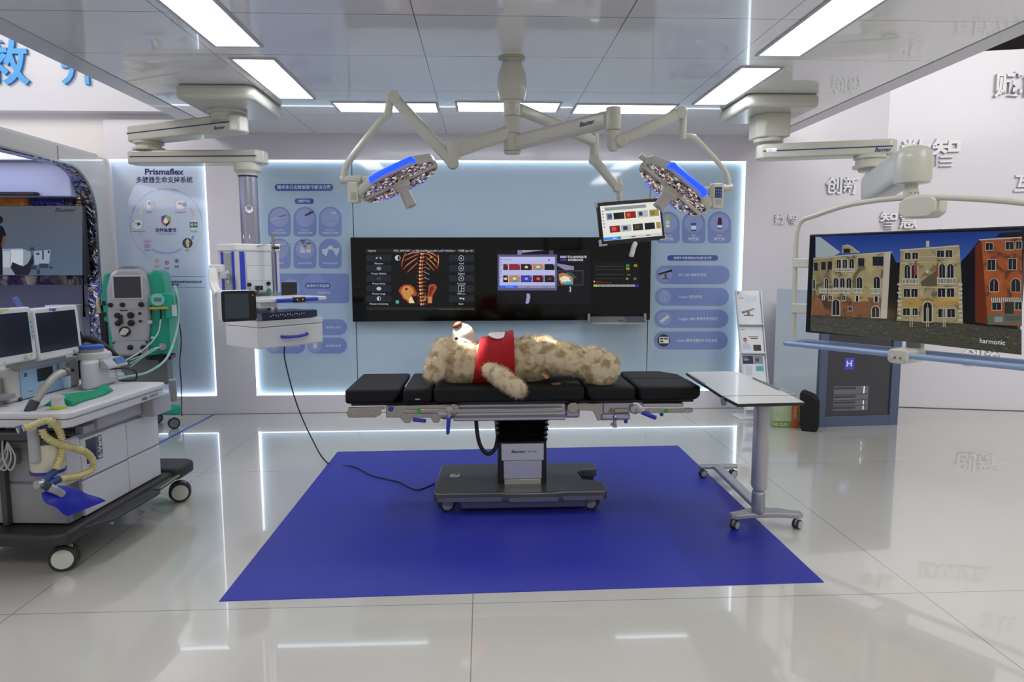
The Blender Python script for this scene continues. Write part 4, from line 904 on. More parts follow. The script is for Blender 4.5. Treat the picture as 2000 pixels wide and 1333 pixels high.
# small monitor with picture tiles
TLm, TRm, BLm = cpt(1166, 396, 4.78), cpt(1291, 386, 4.86), cpt(1175, 479, 4.76)
mo = thing('hanging_monitor', 'hanging monitor with a white menu of picture tiles, half hidden by the right lamp', 'monitor', cpt(1233, 478, 4.82)[:])
ux = (TRm-TLm); uy = (BLm-TLm); nn = uy.cross(ux).normalized()
if nn.y > 0: nn = -nn
def bquad(a0, b0, a1, b1, k): return [TLm+ux*a+uy*b_+nn*k for a, b_ in ((a0, b0), (a1, b0), (a1, b1), (a0, b1))]
MB().ext(bquad(0, 0, 1, 1, -.035), nn*.035).build('housing', blk_pl, mo, .006, world=True)
MB().ext(bquad(.06, .12, .94, .86, -.06), nn*.026).build('back_cover', cream, mo, .01, world=True)
for a in (0, 1):
    for b_ in (0, 1):
        mb = MB(); q = [(a-.01 if a == 0 else a-.10, b_-.01 if b_ == 0 else b_-.012), ]
        x0_, x1_ = (-.012, .09) if a == 0 else (.91, 1.012); y0_, y1_ = (-.02, .012) if b_ == 0 else (.985, 1.02)
        mb.ext(bquad(x0_, y0_, x1_, y1_, -.036), nn*.038)
        x0_, x1_ = (-.014, .004) if a == 0 else (.996, 1.014); y0_, y1_ = (-.02, .11) if b_ == 0 else (.87, 1.02)
        mb.ext(bquad(x0_, y0_, x1_, y1_, -.036), nn*.038)
        mb.build('corner_guard', lgrey, mo, .002, world=True)
c = Cv(lambda u, v, l: TLm+ux*u+uy*v+nn*(.0006+.0005*l))
X = lambda x: (x-.0)/500; Yv = lambda y: y/330
def cr(x0, y0, x1, y1, m, l=1): c.rect(X(x0), Yv(y0), X(x1), Yv(y1), m, l)
cr(20, 30, 480, 300, sw('#E6E6DC', .95), 0); cr(52, 44, 375, 70, sw('#8E9A98', .9), 1); cr(430, 46, 445, 58, sw('#3848C8'), 1)
for q, (x, col) in enumerate(((60, '#7C88A8'), (115, '#22242A'), (205, '#8C2418'), (300, '#B4B8C0'), (395, '#A89050'))):
    cr(x, 90, x+(46 if q == 0 else 84 if q < 4 else 75), 142, sw(col, .9), 1); cr(x+12, 100, x+40, 130, sw(('#44506C', '#101216', '#E0502C', '#303A48', '#6A7A3C')[q], .9), 2)
for q, (x, col) in enumerate(((75, '#7A2414'), (163, '#B0B4BC'), (255, '#2C2820'), (348, '#14181C'), (440, '#A89050'))):
    cr(x, 190, x+(80 if q < 4 else 35), 242, sw(col, .9), 1)
    if q < 3: cr(x+15, 200, x+50, 230, sw(('#E0502C', '#2E3846', '#4A4438')[q], .9), 2)
cr(20, 275, 155, 298, sw('#2C8CE4', .95), 1); cr(155, 275, 480, 298, sw('#CFCFC8', .95), 1)
for y in (70, 90, 115, 140, 165, 190): cr(30, y, 40, y+8, sw('#50545C'), 1)
for x in (60, 205, 320): cr(x+30, 283, x+62, 290, sw('#50545C' if x > 60 else '#E8F0FF'), 2)
c.build('menu_picture', mo)
q = cpt(1241, 476, 4.76)
MB().tube([q, cpt(1238, 482, 4.74), cpt(1233, 501, 4.72)], .017, 14, 4).build('monitor_handle', M('handle_white', '#D8D8D8', .3), mo, world=True)
MB().cyl(cpt(1210, 392, 4.85), cpt(1211, 410, 4.86), .026).build('neck', cream, mo, world=True)

# ================================================================== right pendant with the big screen
rp = thing('ceiling_pendant', 'white ceiling pendant with one arm and a heavy joint holding the big screen at right', 'medical pendant', (2.3, 5.6, 2.2))
MB().prism(rr(2.0, 5.23, 2.57, 5.90, .07), 'z', 2.68, 2.779).build('ceiling_cover', cream, rp, .03, 4, world=True)
Ys = 5.55
l_, r_ = cpt(1472, 240, Ys), cpt(1532, 240, Ys); zt_, zb_ = 2.685, cpt(1500, 272, Ys).z
xm = (l_.x+r_.x)/2; hw = (r_.x-l_.x)/2
MB().prism([(xm-hw, Ys-.06), (xm-hw+.05, Ys-.12), (xm+hw, Ys-.12), (xm+hw, Ys+.1), (xm-hw, Ys+.1)], 'z', zb_, zt_).build('shaft', cream, rp, .01, world=True)
mb = MB(); mb.lathe([(0, .115), (.035, .115)], (xm, Ys, zb_+.004), (0, 0, -1), 24); mb.build('swivel_joint', cream, rp, .005, world=True)
pa0 = Vector((xm, Ys, 0)); pe = cpt(1712, 290, 5.25); azt = cpt(1470, 282, Ys-.1).z
zA = (cpt(1700, 271, 5.2).z+cpt(1700, 300, 5.2).z)/2; hA = cpt(1700, 271, 5.2).z-cpt(1700, 301, 5.2).z
ar, dd, sd = pend_arm(rp, (xm, Ys-.02, zA), (pe.x, 5.32, zA), .20, hA, .10, .17)
o2_ = Vector((pe.x, 5.32, zA-.038))+sd*.1015+dd*.02
c = Cv(lambda u, v, l: o2_+dd*u+Vector((0, 0, -v))+sd*.001*l); baxter(c, -.02, 0, .042, nvp, 1, width=.11); c.build('brand_name', ar)
o3_ = Vector((xm, Ys-.02, zA+.02))+sd*.1015-dd*.03
c = Cv(lambda u, v, l: o3_+dd*u+Vector((0, 0, -v))+sd*.001*l); c.rect(0, 0, .075, .03, wh, 1)
for k in range(3): c.rect(.01, .008+k*.007, .045, .010+k*.007, g, 2)
c.build('sticker', ar)
jx, jy = cpt(1700, 310, 5.3).x, 5.30
zz = lambda py: cpt(1700, py, 5.3).z
mb = MB(); mb.lathe([(0, .12), (.03, .12), (.03, .105), (.07, .105), (.075, .125), (.10, .125), (.10, .09), (.125, .08)], (jx, jy, zA-hA/2+.002), (0, 0, -1), 12); mb.build('swivel_joint', cream, rp, .005, world=True)
# heavy spring arm coming forward
s0 = cpt(1712, 365, 5.22); s1 = cpt(1786, 318, 4.50)
mb = MB(); ax = (s1-s0).normalized(); sdv = ax.cross(Vector((0, 0, 1))).normalized(); upv = sdv.cross(ax)
prof = rr(-.095, -.115, .095, .115, .05, 6)
secs = [(-.12, .72), (-.09, .9), (-.02, 1), (.4, .98), ((s1-s0).length-.02, .98)]
rings = [[mb.b.verts.new(s0+ax*t_+sdv*(x*k_)+upv*(z*k_)) for x, z in prof] for t_, k_ in secs]
for a, b_ in zip(rings, rings[1:]):
    for k in range(len(prof)): j = (k+1) % len(prof); mb._f([a[k], a[j], b_[j], b_[k]])
mb._f(rings[0][::-1]); mb._f(rings[-1])
mb.build('heavy_spring_arm', M('pendant_grey', '#CDCFCB', .3, coat=.2), rp, .01, world=True)
bx = cpt(1784, 320, 4.45); 
mb = MB(); mb.lathe([(0, .05), (.01, .08), (.035, .103), (.08, .112), (.2, .112), (.235, .104), (.24, .09)], (bx.x, 4.45, cpt(1784, 286, 4.45).z), (0, 0, -1), 36); mb.build('knuckle_housing', cream, rp, world=True)
zq = lambda py: cpt(1784, py, 4.45).z
MB().ball((bx.x, 4.45, zq(340)), .082, .082, .075).build('ball_joint', cream, rp, world=True)
mb = MB(); mb.lathe([(0, .04), (zq(355)-zq(372), .04), (zq(355)-zq(372), .045), (zq(355)-zq(400), .045)], (bx.x-.005, 4.45, zq(355)), (0, 0, -1), 28); mb.build('down_tube', cream, rp, world=True)
for a in (-.6, 0, .6): MB().ball((bx.x-.005+.046*math.sin(a), 4.45-.046*math.cos(a), zq(378)), .006).build('bolt', steel, rp, world=True)
# big screen assembly
n0 = Vector((.536, -.844, 0)); TL0 = Vector((2.405, 4.995, 0)); fn = Vector((-n0.y*-1, -n0.x, 0)); fn = Vector((-.844, -.536, 0))
ZT, ZB = 1.714, .990
bs = thing('big_screen', 'large flat screen showing canal-side palaces, in a pale tube frame at right', 'screen', (2.75, 4.45, 1.0))
def TV(s_, z, k=0): return TL0+n0*s_+fn*k+Vector((0, 0, z))
WT = 1.345
MB().ext([TV(0, ZB, -.05), TV(WT, ZB, -.05), TV(WT, ZT, -.05), TV(0, ZT, -.05)], fn*.05).build('housing', blk_pl, bs, .006, world=True)
MB().ext([TV(.3, ZB+.1, -.09), TV(WT-.3, ZB+.1, -.09), TV(WT-.3, ZT-.1, -.09), TV(.3, ZT-.1, -.09)], fn*.045).build('back_cover', dgrey, bs, .01, world=True)
def tvz(px, py): q = APL(px, py, TL0, fn); return ((q-TL0).dot(n0), q.z)
c = Cv(lambda u, v, l: APL(u, v, TL0, fn)+fn*(.0006+.0007*l), (1500, 400), .27)
def sk(h, s_=.62): return sw(h, s_)
skym = grad('film_blue_sky', '#16307A', '#3C5CA8', 1.45, 1.70, .75)
e = [(336, 229), (1838, 200), (1838, 1092), (305, 912)]
b0, b1_ = .012, WT-.014; zb0, zt0 = ZB+.012, ZT-.012
mb = MB(); mb.m(sk('#10141A')).ext([TV(b0, zb0, .0004), TV(b1_, zb0, .0004), TV(b1_, zt0, .0004), TV(b0, zt0, .0004)], fn*.0003); mb.build('screen_glass', None, bs, smooth=False, world=True)
c.poly([(342, 229), (1838, 186), (1838, 420), (340, 420)], skym, .6)
def plaster(h):     # weathered wall in the film picture
    c1 = h; rgb = [int(h[i:i+2], 16) for i in (1, 3, 5)]; dk = '#%02X%02X%02X' % tuple(int(v*.62) for v in rgb); lt = '#%02X%02X%02X' % tuple(min(255, int(v*1.12)) for v in rgb)
    m = foil('plaster_'+h[1:], [dk, h, h, lt], 9, .3, 0); N_ = m.node_tree.nodes; [m.node_tree.links.new(n.outputs[0], N_['Principled BSDF'].inputs['Emission Color']) for n in N_ if n.type == 'VALTORGB']
    for l_k in list(m.node_tree.links):
        if l_k.to_socket.name in ('Normal', 'Base Color') and l_k.to_node.type == 'BSDF_PRINCIPLED': m.node_tree.links.remove(l_k)
    N_['Principled BSDF'].inputs['Base Color'].default_value = hx('#050505'); N_['Principled BSDF'].inputs['Emission Strength'].default_value = .66; return m
tan, tan2, och, dkb, org, winm, stone, red_, wat = plaster('#9C8F68'), plaster('#85795A'), plaster('#A98A4C'), sk('#17130F'), plaster('#9A4E22'), sk('#1C2026'), sk('#BDB8AA'), plaster('#7E5638'), None
wm = foil('canal_water', ['#14150F', '#34342A', '#1C1D16', '#4A4838'], 30, .3, 0)
wmn = wm.node_tree; bb = wmn.nodes['Principled BSDF']; cr_ = [n for n in wmn.nodes if n.type == 'VALTORGB'][0]; wmn.links.new(cr_.outputs[0], bb.inputs['Emission Color']); bb.inputs['Emission Strength'].default_value = .9
mpn = wmn.nodes.new('ShaderNodeMapping'); mpn.inputs['Scale'].default_value = (1, 1, 5); tcn = [n for n in wmn.nodes if n.type == 'TEX_COORD'][0]; nz = [n for n in wmn.nodes if n.type == 'TEX_NOISE'][0]; wmn.links.new(tcn.outputs['Object'], mpn.inputs[0]); wmn.links.new(mpn.outputs[0], nz.inputs['Vector'])
c.poly([(310, 795), (830, 820), (1410, 860), (1835, 905), (1835, 1088), (308, 912)], wm, 1)
c.poly([(345, 233), (380, 235), (525, 345), (480, 372), (345, 385)], sk('#A8B4BC'), 1)
c.poly([(330, 385), (500, 372), (500, 790), (312, 800)], tan2, 2); c.poly([(470, 372), (895, 340), (905, 355), (850, 825), (440, 805)], tan, 3)
c.poly([(320, 655), (450, 660), (820, 675), (845, 825), (440, 805), (312, 800)], red_, 4); c.poly([(440, 660), (720, 668), (735, 700), (440, 705)], och, 5)
c.poly([(895, 345), (950, 470), (925, 840), (845, 828), (868, 420)], sk('#1C1810'), 4); c.poly([(845, 355), (890, 342), (862, 826), (815, 822)], stone, 5)
c.poly([(540, 305), (580, 290), (610, 300), (665, 350), (535, 352)], tan, 3); c.rect(548, 318, 596, 350, winm, 4); c.strip([(540, 300), (580, 290), (665, 348)], 6, stone, 4)
c.strip([(500, 372), (900, 342)], 7, stone, 6); c.strip([(330, 392), (500, 376)], 6, stone, 6)
def win(x0, y0, x1, y1, arch_=False, fr=4):
    f_ = lambda a, b_, cc_, d_: ([(a, d_), (a, b_+(cc_-a)*.5)]+[((a+cc_)/2-(cc_-a)/2*math.cos(R(t_)), b_+(cc_-a)*.5-(cc_-a)*.5*math.sin(R(t_))) for t_ in range(15, 166, 25)]+[(cc_, b_+(cc_-a)*.5), (cc_, d_)]) if arch_ else [(a, b_), (cc_, b_), (cc_, d_), (a, d_)]
    c.poly(f_(x0-fr, y0-fr, x1+fr, y1+fr), stone, 7); c.poly(f_(x0, y0, x1, y1), winm, 8)
    c.rect((x0+x1)/2-1.5, y0+10, (x0+x1)/2+1.5, y1, stone, 9)
def balc(x0, y0, x1, y1, n_=8):
    c.rect(x0, y0, x1, y0+6, sk('#D0CCC0'), 10); c.rect(x0, y1-5, x1, y1, sk('#D0CCC0'), 10); c.rect(x0+2, y0+6, x1-2, y1-5, sk('#4A473E'), 9)
    for i in range(n_+1): xx = x0+(x1-x0-5)*i/n_; c.rect(xx, y0, xx+5, y1, sk('#C8C4B8'), 10)
for w in ((500, 400, 530, 480), (545, 398, 575, 480), (592, 395, 625, 482)): win(*w)
balc(492, 462, 628, 486, 12)
for w in ((335, 420, 362, 478), (388, 415, 420, 472), (435, 410, 465, 470), (655, 388, 700, 445), (760, 376, 838, 442)): c.rect(*w, sk('#23262A'), 7)
for w in ((478, 530, 512, 600), (525, 530, 558, 600), (572, 530, 606, 602), (645, 525, 685, 604), (768, 520, 812, 606), (415, 535, 440, 605), (325, 545, 345, 610)): win(*w, True)
for b_ in ((440, 608, 600, 642, 16), (615, 605, 682, 640, 7), (748, 605, 815, 645, 7), (375, 608, 430, 640, 6)): balc(*b_)
for w in ((393, 655, 415, 692), (632, 658, 665, 704), (768, 660, 805, 708)): c.rect(*w, sk('#B8C4C8'), 8); c.rect(w[0]+8, w[1]+3, w[2]-8, w[3]-2, winm, 9)
win(470, 688, 520, 800, True, 6); win(755, 735, 808, 815, True, 6); win(585, 742, 610, 768); win(442, 658, 466, 690, True); win(540, 656, 563, 692, True)
# middle palace
c.poly([(960, 330), (1385, 295), (1400, 500), (1412, 860), (932, 840), (950, 560)], tan, 3); c.poly([(970, 680), (1385, 672), (1390, 735), (968, 738)], och, 5)
c.strip([(956, 330), (1385, 297)], 9, stone, 6); c.strip([(975, 382), (1385, 370)], 4, stone, 6); c.strip([(972, 595), (1380, 600)], 4, stone, 6); c.strip([(965, 424), (1375, 410)], 4, stone, 6)
for w in ((995, 350, 1035, 396), (1048, 348, 1088, 394), (1226, 332, 1276, 380), (1288, 330, 1336, 380)): win(*w)
for w in ((992, 435, 1030, 535), (1042, 435, 1082, 535), (1242, 430, 1284, 530), (1300, 430, 1346, 530)): win(*w, True)
balc(975, 534, 1092, 575, 11); balc(1228, 530, 1362, 575, 12)
for w in ((985, 610, 1030, 668), (1040, 610, 1085, 668), (1232, 606, 1285, 668), (1298, 606, 1350, 668), (980, 750, 1030, 800), (1045, 750, 1085, 800), (1235, 755, 1290, 815), (1300, 755, 1355, 815)): win(*w)
win(1128, 705, 1188, 845, True, 8); c.disc(1156, 485, 12, stone, 7); c.poly([(1105, 560), (1225, 470), (1225, 590), (1115, 590)], sk('#5C553E'), 6)
c.rect(1145, 262, 1168, 305, stone, 2); c.poly([(1065, 420), (1078, 395), (1082, 510), (1060, 510)], sk('#A83A2C'), 11); c.poly([(1222, 450), (1232, 380), (1236, 520), (1220, 520)], sk('#9C3A30'), 11)
for k in range(9): c.rect(1385 if k % 2 else 1378, 570+k*32, 1408, 586+k*32, stone, 6); c.rect(945 if k % 2 else 938, 570+k*30, 968, 584+k*30, stone, 6)
for x in (1033, 1048, 1152, 1166, 1273, 1286): c.rect(x-3, 745, x+3, 885, sk('#B4AC94'), 12)
# dark gap, orange house
c.poly([(1400, 410), (1460, 345), (1530, 255), (1560, 260), (1600, 880), (1415, 860)], sk('#100E10'), 2); c.poly([(1545, 250), (1838, 232), (1838, 880), (1590, 865)], org, 3); c.poly([(1500, 300), (1545, 250), (1590, 865), (1500, 850)], sk('#6A2C10'), 3)
c.strip([(1530, 255), (1838, 237)], 9, stone, 6); c.poly([(1650, 235), (1680, 205), (1838, 195), (1838, 235)], sk('#1A1A18'), 2)
for w in ((1578, 278, 1630, 328), (1722, 270, 1780, 325), (1798, 266, 1838, 320), (1590, 398, 1648, 474), (1742, 392, 1800, 470)): win(*w)
for w in ((1608, 538, 1668, 628), (1762, 536, 1828, 630)): win(*w, True)
for k in range(16): c.poly([(1618+k*14, 672), (1625+k*14, 672), (1628+k*14, 700), (1620+k*14, 704)], sk('#C8C4B8'), 11); c.poly([(1625+k*14, 672), (1632+k*14, 672), (1635+k*14, 700), (1628+k*14, 700)], sk('#4A4A48'), 11)
for w in ((1625, 708, 1690, 762), (1790, 705, 1838, 760)): win(*w)
c.rect(1715, 705, 1780, 790, sk('#24382C'), 8); c.rect(1590, 790, 1838, 868, sk('#6A6658'), 4); c.rect(1640, 810, 1700, 850, sk('#8C9690'), 5); c.rect(1720, 805, 1835, 840, sk('#55584E'), 5)
rnd = random.Random(11)
for k in range(70):
    x, y = rnd.choice([rnd.uniform(450, 900), rnd.uniform(1290, 1440), rnd.uniform(1000, 1240)]), rnd.uniform(850, 1010); w = rnd.uniform(10, 46)
    if y < 905+(x-305)*.115: c.rect(x, y, x+w, y+3, sk('#5A5644'), 3)
c.text('harmonic', 1533, 1000, 50, sw('#DADADA', .9), 6, rot=5, width=184)
c.build('film_picture', bs)
# tube frame
crm = M('frame_cream', '#CFCDBF', .35, coat=.15)
def F(px, py, k=-.03): q = APL(px, py, TL0+fn*k, fn); return q
tubef = MB().tube([F(1549, 668), F(1551, 600), F(1553, 520), F(1556, 458), F(1566, 432), F(1590, 422), F(1660, 400), F(1760, 387), F(1870, 387), F(2000, 397), F(2130, 420), F(2180, 470), F(2190, 640)], .0185, 14, 8)
tubef.build('tube_frame', crm, bs, world=True)
for y0, y1 in ((505, 523), (594, 613)):
    mb = MB()
    z0_, z1_ = tvz(1570, y1)[1], tvz(1570, y0)[1]
    sl = tvz(1545, 600)[0]
    mb.ext([TV(sl-.005, z0_, -.055), TV(.01, z0_, -.055), TV(.01, z1_, -.055), TV(sl-.005, z1_, -.055)], fn*.05); mb.build('frame_clamp', crm, bs, .006, world=True)
rail = M('bumper_blue', '#8FA5CC', .35, coat=.2)
zf = tvz(1550, 680)[1]
def rails(k, y0, y1, r):
    return MB().tube([F(1545, y0, k), F(1760, y0+(y1-y0)*.47, k), F(2040, y1+8, k)], r, 14)
zr = APL(1550, 672, TL0+fn*.08, fn).z
sL_ = (APL(1545, 672, TL0+fn*.08, fn)-TL0).dot(n0)
MB().tube([TV(WT+.25, zr, .10), TV(.55, zr, .10), TV(sL_+.03, zr, .10), TV(sL_-.03, zr, .085), TV(sL_-.045, zr, .0), TV(sL_-.03, zr, -.13), TV(sL_+.03, zr, -.15), TV(.55, zr, -.15), TV(WT+.25, zr, -.15)], .019, 14, 6).build('bumper_rail', rail, bs, world=True)
sb = (APL(1757, 700, TL0+fn*.10, fn)-TL0).dot(n0)
pr_ = rr(-.065, -.055, .065, .04, .028)
mb = MB(); mb.ext([TV(sb+x, zr+z, -.12) for x, z in pr_], fn*.25); cbx = mb.build('control_box', crm, bs, .01, 3, world=True)
for k, (x, m_) in enumerate(((-.042, lgrey), (.045, lgrey), (-.016, M('ring_purple', '#8C5A90', .4)), (.018, M('ring_orange', '#C0763C', .4)))):
    MB().lathe([(0, .016 if k < 2 else .009), (.006 if k < 2 else .002, .015 if k < 2 else .008)], TV(sb+x, zr-.016, .13), fn, 20).build('push_button', m_, cbx, world=True)
MB().ext([TV(sb-.05, zr, -.075), TV(sb+.05, zr, -.075), TV(sb+.05, zq(470)+.02, -.075), TV(sb-.05, zq(470)+.02, -.075)], fn*-.05).build('back_post', M('post_grey', '#A6AAAA', .35, .3), bs, .006, world=True)
q = cpt(1776, 400, 4.45)
pr_ = [(-.115, .02), (-.115, -.055), (-.07, -.085), (.07, -.085), (.115, -.05), (.115, .025), (.075, .055), (-.06, .055)]
MB().ext([TV(sb+x, q.z-.005+z, -.17) for x, z in pr_], fn*.17).build('yoke_box', crm, bs, .012, 3, world=True)
# ================================================================== operating table
ot = thing('operating_table', 'black padded operating table on a steel base in the middle of the blue mat', 'operating table', (.22, 4.25, 0.003))
padm = M('pad_black', '#0E0E10', .62, bump=.12, bs=900, spec=.35)
YF, YK, ZP0, ZP1 = 3.98, 4.585, .688, .775
def pad(name, pts, y0=YF, y1=YK): return MB().prism(pts, 'y', y0, y1).build(name, padm, ot, .022, 4, world=True)
pad('head_pad', [(-.815, ZP0), (-.545, ZP0), (-.495, ZP0+.05), (-.492, ZP1), (-.815, ZP1)])
np_ = pad('neck_pad', [(-.478, ZP0), (-.312, ZP0), (-.305, ZP0+.03), (-.305, ZP1), (-.478, ZP1)])
logo_text(np_, Vector((-.405, YF-.003, ZP0+.022))-Vector((.22, 4.25, .003)), (1, 0, 0), (0, 0, 1), 'VIEW', .012, wh, 'brand_name')
pad('back_pad', [(-.285, ZP0), (.575, ZP0+.004), (.597, ZP0+.02), (.597, ZP1), (-.297, ZP1), (-.297, ZP0+.03)])
pad('seat_pad', [(.635, ZP0), (.885, ZP0), (.905, ZP0+.01), (.905, ZP1), (.612, ZP1), (.612, ZP0+.05)])
pad('leg_pad', [(.945, ZP0-.004), (1.27, ZP0+.002), (1.298, ZP0+.025), (1.298, ZP1), (.925, ZP1), (.925, ZP0+.03)], YF, 4.272)
MB().prism([(.925, 4.288), (1.298, 4.288), (1.298, 4.44), (1.20, 4.585), (.925, 4.585)], 'z', ZP0, ZP1).build('leg_pad', padm, ot, .022, 4, world=True)
# support boards and frame
MB().box(-.79, 1.27, 4.03, 4.55, .668, .687).build('support_board', blk_pl, ot, .004, world=True)
fb = MB().box(-.185, .49, 4.02, 4.54, .568, .672).build('table_frame', M('satin_white_metal', '#C6C6D2', .3, .55), ot, .008, world=True)
MB().box(-.185, .49, 4.012, 4.022, .588, .602).build('frame_groove', mgrey, fb, world=True)
MB().box(-.26, -.185, 4.04, 4.52, .575, .655).build('frame_end', silv, ot, .014, world=True)
MB().box(.49, .58, 4.04, 4.52, .575, .66).build('frame_end', silv, ot, .014, world=True)
MB().box(-.40, .47, 3.985, 4.003, .625, .652).build('side_rail', steel, ot, .004, world=True)
MB().box(-.40, .47, 4.555, 4.573, .625, .652).build('side_rail', steel, ot, .004, world=True)
for x in (-.18, .53): MB().lathe([(0, .034), (.03, .034)], (x, 4.02, .648), (0, -1, 0), 28).build('pivot_disc', steel, ot, .004, world=True)
mb = MB(); MB().prism([(-.80, .665), (-.80, .648), (-.815, .637), (-.80, .605), (-.64, .605), (-.605, .625), (-.61, .648), (-.585, .655), (-.585, .668)], 'y', 4.54, 4.558).build('head_bracket', steel, ot, .002, world=True)
mb.prism([(-.80, .665), (-.80, .648), (-.815, .637), (-.80, .605), (-.64, .605), (-.605, .625), (-.61, .648), (-.585, .655), (-.585, .668)], 'y', 3.992, 4.01)
hb = mb.build('head_bracket', steel, ot, .002, world=True)
for x in (-.765, -.665): MB().lathe([(0, .009), (.006, .009), (.008, .004)], (x, 3.992, .627), (0, -1, 0), 14).build('screw', alum, hb, world=True)
pl = [(-.58, .672), (-.58, .602), (-.50, .602), (-.47, .568), (-.44, .568), (-.425, .598), (-.32, .60), (-.30, .568), (-.27, .568), (-.255, .60), (-.17, .61), (-.165, .66), (-.20, .678)]
mb = MB(); mb.prism(pl, 'y', 3.996, 4.014); MB().prism(pl, 'y', 4.54, 4.558).build('back_bracket', steel, ot, .003, world=True); bp_ = mb.build('back_bracket', steel, ot, .003, world=True)
MB().box(-.47, -.30, 3.984, 3.997, .628, .650).build('rail_piece', steel, bp_, .003, world=True)
MB().box(-.275, -.21, 3.982, 3.997, .612, .634).build('rail_piece', alum, bp_, .003, world=True)
MB().lathe([(0, .014), (.003, .014)], (-.385, 3.984, .640), (0, -1, 0), 20).build('green_sticker', M('sticker_green', '#2CB848', .4), bp_, world=True)
MB().prism([(-.565, .665), (-.535, .665), (-.537, .645), (-.552, .638), (-.566, .648)], 'y', 3.985, 3.997).build('lock_tab', blu, bp_, .003, world=True)
def lever(name, pts, r0, r1, tip=None):
    o = MB().tube([Vector(p) for p in pts], lambda t: r0+(r1-r0)*t, 12, 4).build(name, blu, ot, world=True); return o
MB().bar((-.425, 4.0, .588), (-.345, 4.0, .578), .02, .022).build('release_lever', blu, ot, .006, world=True)
MB().lathe([(0, .022), (.02, .022), (.022, .015)], (-.205, 3.997, .650), (0, -1, 0), 20).build('lever_hub', alum, ot, .002, world=True)
mb = MB(); mb.bar((-.205, 3.975, .645), (-.208, 3.972, .60), .014, .018); mb.build('lever_arm', alum, ot, .003, world=True)
MB().prism([(-.222, .605), (-.196, .605), (-.205, .508), (-.214, .500), (-.226, .504)], 'y', 3.963, 3.980).build('release_lever', blu, ot, .006, world=True)
# right end brackets
pr_ = [(.545, .672), (.70, .672), (.715, .61), (.70, .60), (.70, .572), (.68, .566), (.665, .60), (.65, .628), (.545, .636)]
for ya in (3.994, 4.54): MB().prism(pr_, 'y', ya, ya+.018).build('seat_bracket', steel, ot, .003, world=True)
lb_ = MB().box(.70, .885, 4.02, 4.52, .560, .604).build('lift_block', silv, ot, .016, 3, world=True)
MB().box(.72, .90, 4.03, 4.5, .604, .668).build('lift_plate', silv, ot, .004, world=True)
c = Cv(lambda u, v, l: Vector((u, 4.019-.0008*l, v)))
c.disc(.79, .585, .014, navy, 1); c.disc(.792, .587, .009, wh, 2); c.build('label', lb_)
c = Cv(lambda u, v, l: Vector((u, 4.029-.0008*l, v)))
c.poly([(.75, .612), (.785, .612), (.7675, .643)], M('warn_black', '#1A1A14', .4), 1); c.poly([(.755, .615), (.780, .615), (.7675, .638)], M('warn_yellow', '#D8A820', .4), 2); c.rect(.765, .619, .770, .629, M('warn_black', '#1A1A14', .4), 3); c.build('warning_label', ot)
MB().box(.785, .865, 4.012, 4.03, .612, .635).build('rail_piece', steel, ot, .003, world=True)
mb = MB(); mb.lathe([(0, .028), (.03, .028), (.034, .02)], (.905, 4.02, .633), (0, -1, 0), 24); mb.build('knee_joint', silv, ot, .003, world=True)
mb = MB(); mb.bar((.905, 3.985, .633), (.945, 3.975, .618), .016, .018); mb.build('lever_arm', steel, ot, .003, world=True)
MB().bar((.94, 3.972, .621), (1.025, 3.955, .588), .018, .026).build('release_lever', blu, ot, .008, world=True)
lr = MB().prism([(x, z) for x, z in rr(.965, .612, 1.255, .640, .013)], 'y', 3.985, 4.0).build('leg_rail', steel, ot, .002, world=True)
for x in (1.0, 1.215): MB().lathe([(0, .009), (.004, .009)], (x, 3.985, .626), (0, -1, 0), 14).build('screw', alum, lr, world=True)
MB().lathe([(0, .012), (.003, .012)], (1.09, 3.985, .626), (0, -1, 0), 20).build('green_sticker', M('sticker_green', '#2CB848', .4), lr, world=True)
MB().box(.955, 1.20, 4.0, 4.52, .645, .668).build('leg_plate', alum, ot, .003, world=True)
for p_ in ((1.065, 3.99, .603), (.855, 4.02, .555)): MB().ball(p_, .012).build('blue_knob', blu, ot, world=True)
mb = MB(); mb.cyl((.79, 4.03, .562), (.79, 4.03, .53), .011); mb.bar((.765, 4.02, .545), (.785, 4.01, .525), .015, .014); mb.box(.78, .80, 4.0, 4.03, .522, .535); mb.build('hook_clamp', steel, ot, .002, world=True)
# column
mb = MB(); zt, zb = .566, .41
prof_n = 5
pts = []
for k in range(prof_n):
    z = .560-.15*k/(prof_n-1)
    pts.append((z, 0)); 
rings = []
b = mb.b
for k in range(2*prof_n+1):
    z = .565-(.565-.405)*k/(2*prof_n); o_ = .016 if k % 2 else -.010; w_ = .155+o_+(-.012*(k/(2*prof_n)))
    rings.append([b.verts.new(Vector((.232+x, 4.27+y*1.05, z))) for x, y in rr(-w_, -w_*1.05, w_, w_*1.05, .03)])
for a, q in zip(rings, rings[1:]):
    for k in range(len(a)): j = (k+1) % len(a); mb._f([a[k], a[j], q[j], q[k]])
mb._f(rings[0]); mb._f(rings[-1][::-1])
mb.build('bellows', M('bellows_rubber', '#121214', .28, bump=.1, bs=60), ot, world=True, ang=60)
MB().box(.085, .385, 4.12, 4.43, .12, .42).build('column_housing', blk_pl, ot, .008, world=True)
c1 = MB().box(.104, .366, 4.100, 4.16, .298, .405).build('column_cover', M('cover_white', '#CFCFD6', .3, .35), ot, .004, world=True)
MB().box(.118, .354, 4.105, 4.16, .18, .297).build('column_cover', M('cover_light', '#C2C2CE', .28, .5), ot, .004, world=True)
MB().box(.122, .350, 4.108, 4.16, .125, .18).build('column_cover', M('cover_plain', '#B9B8B4', .3, .5), ot, .004, world=True)
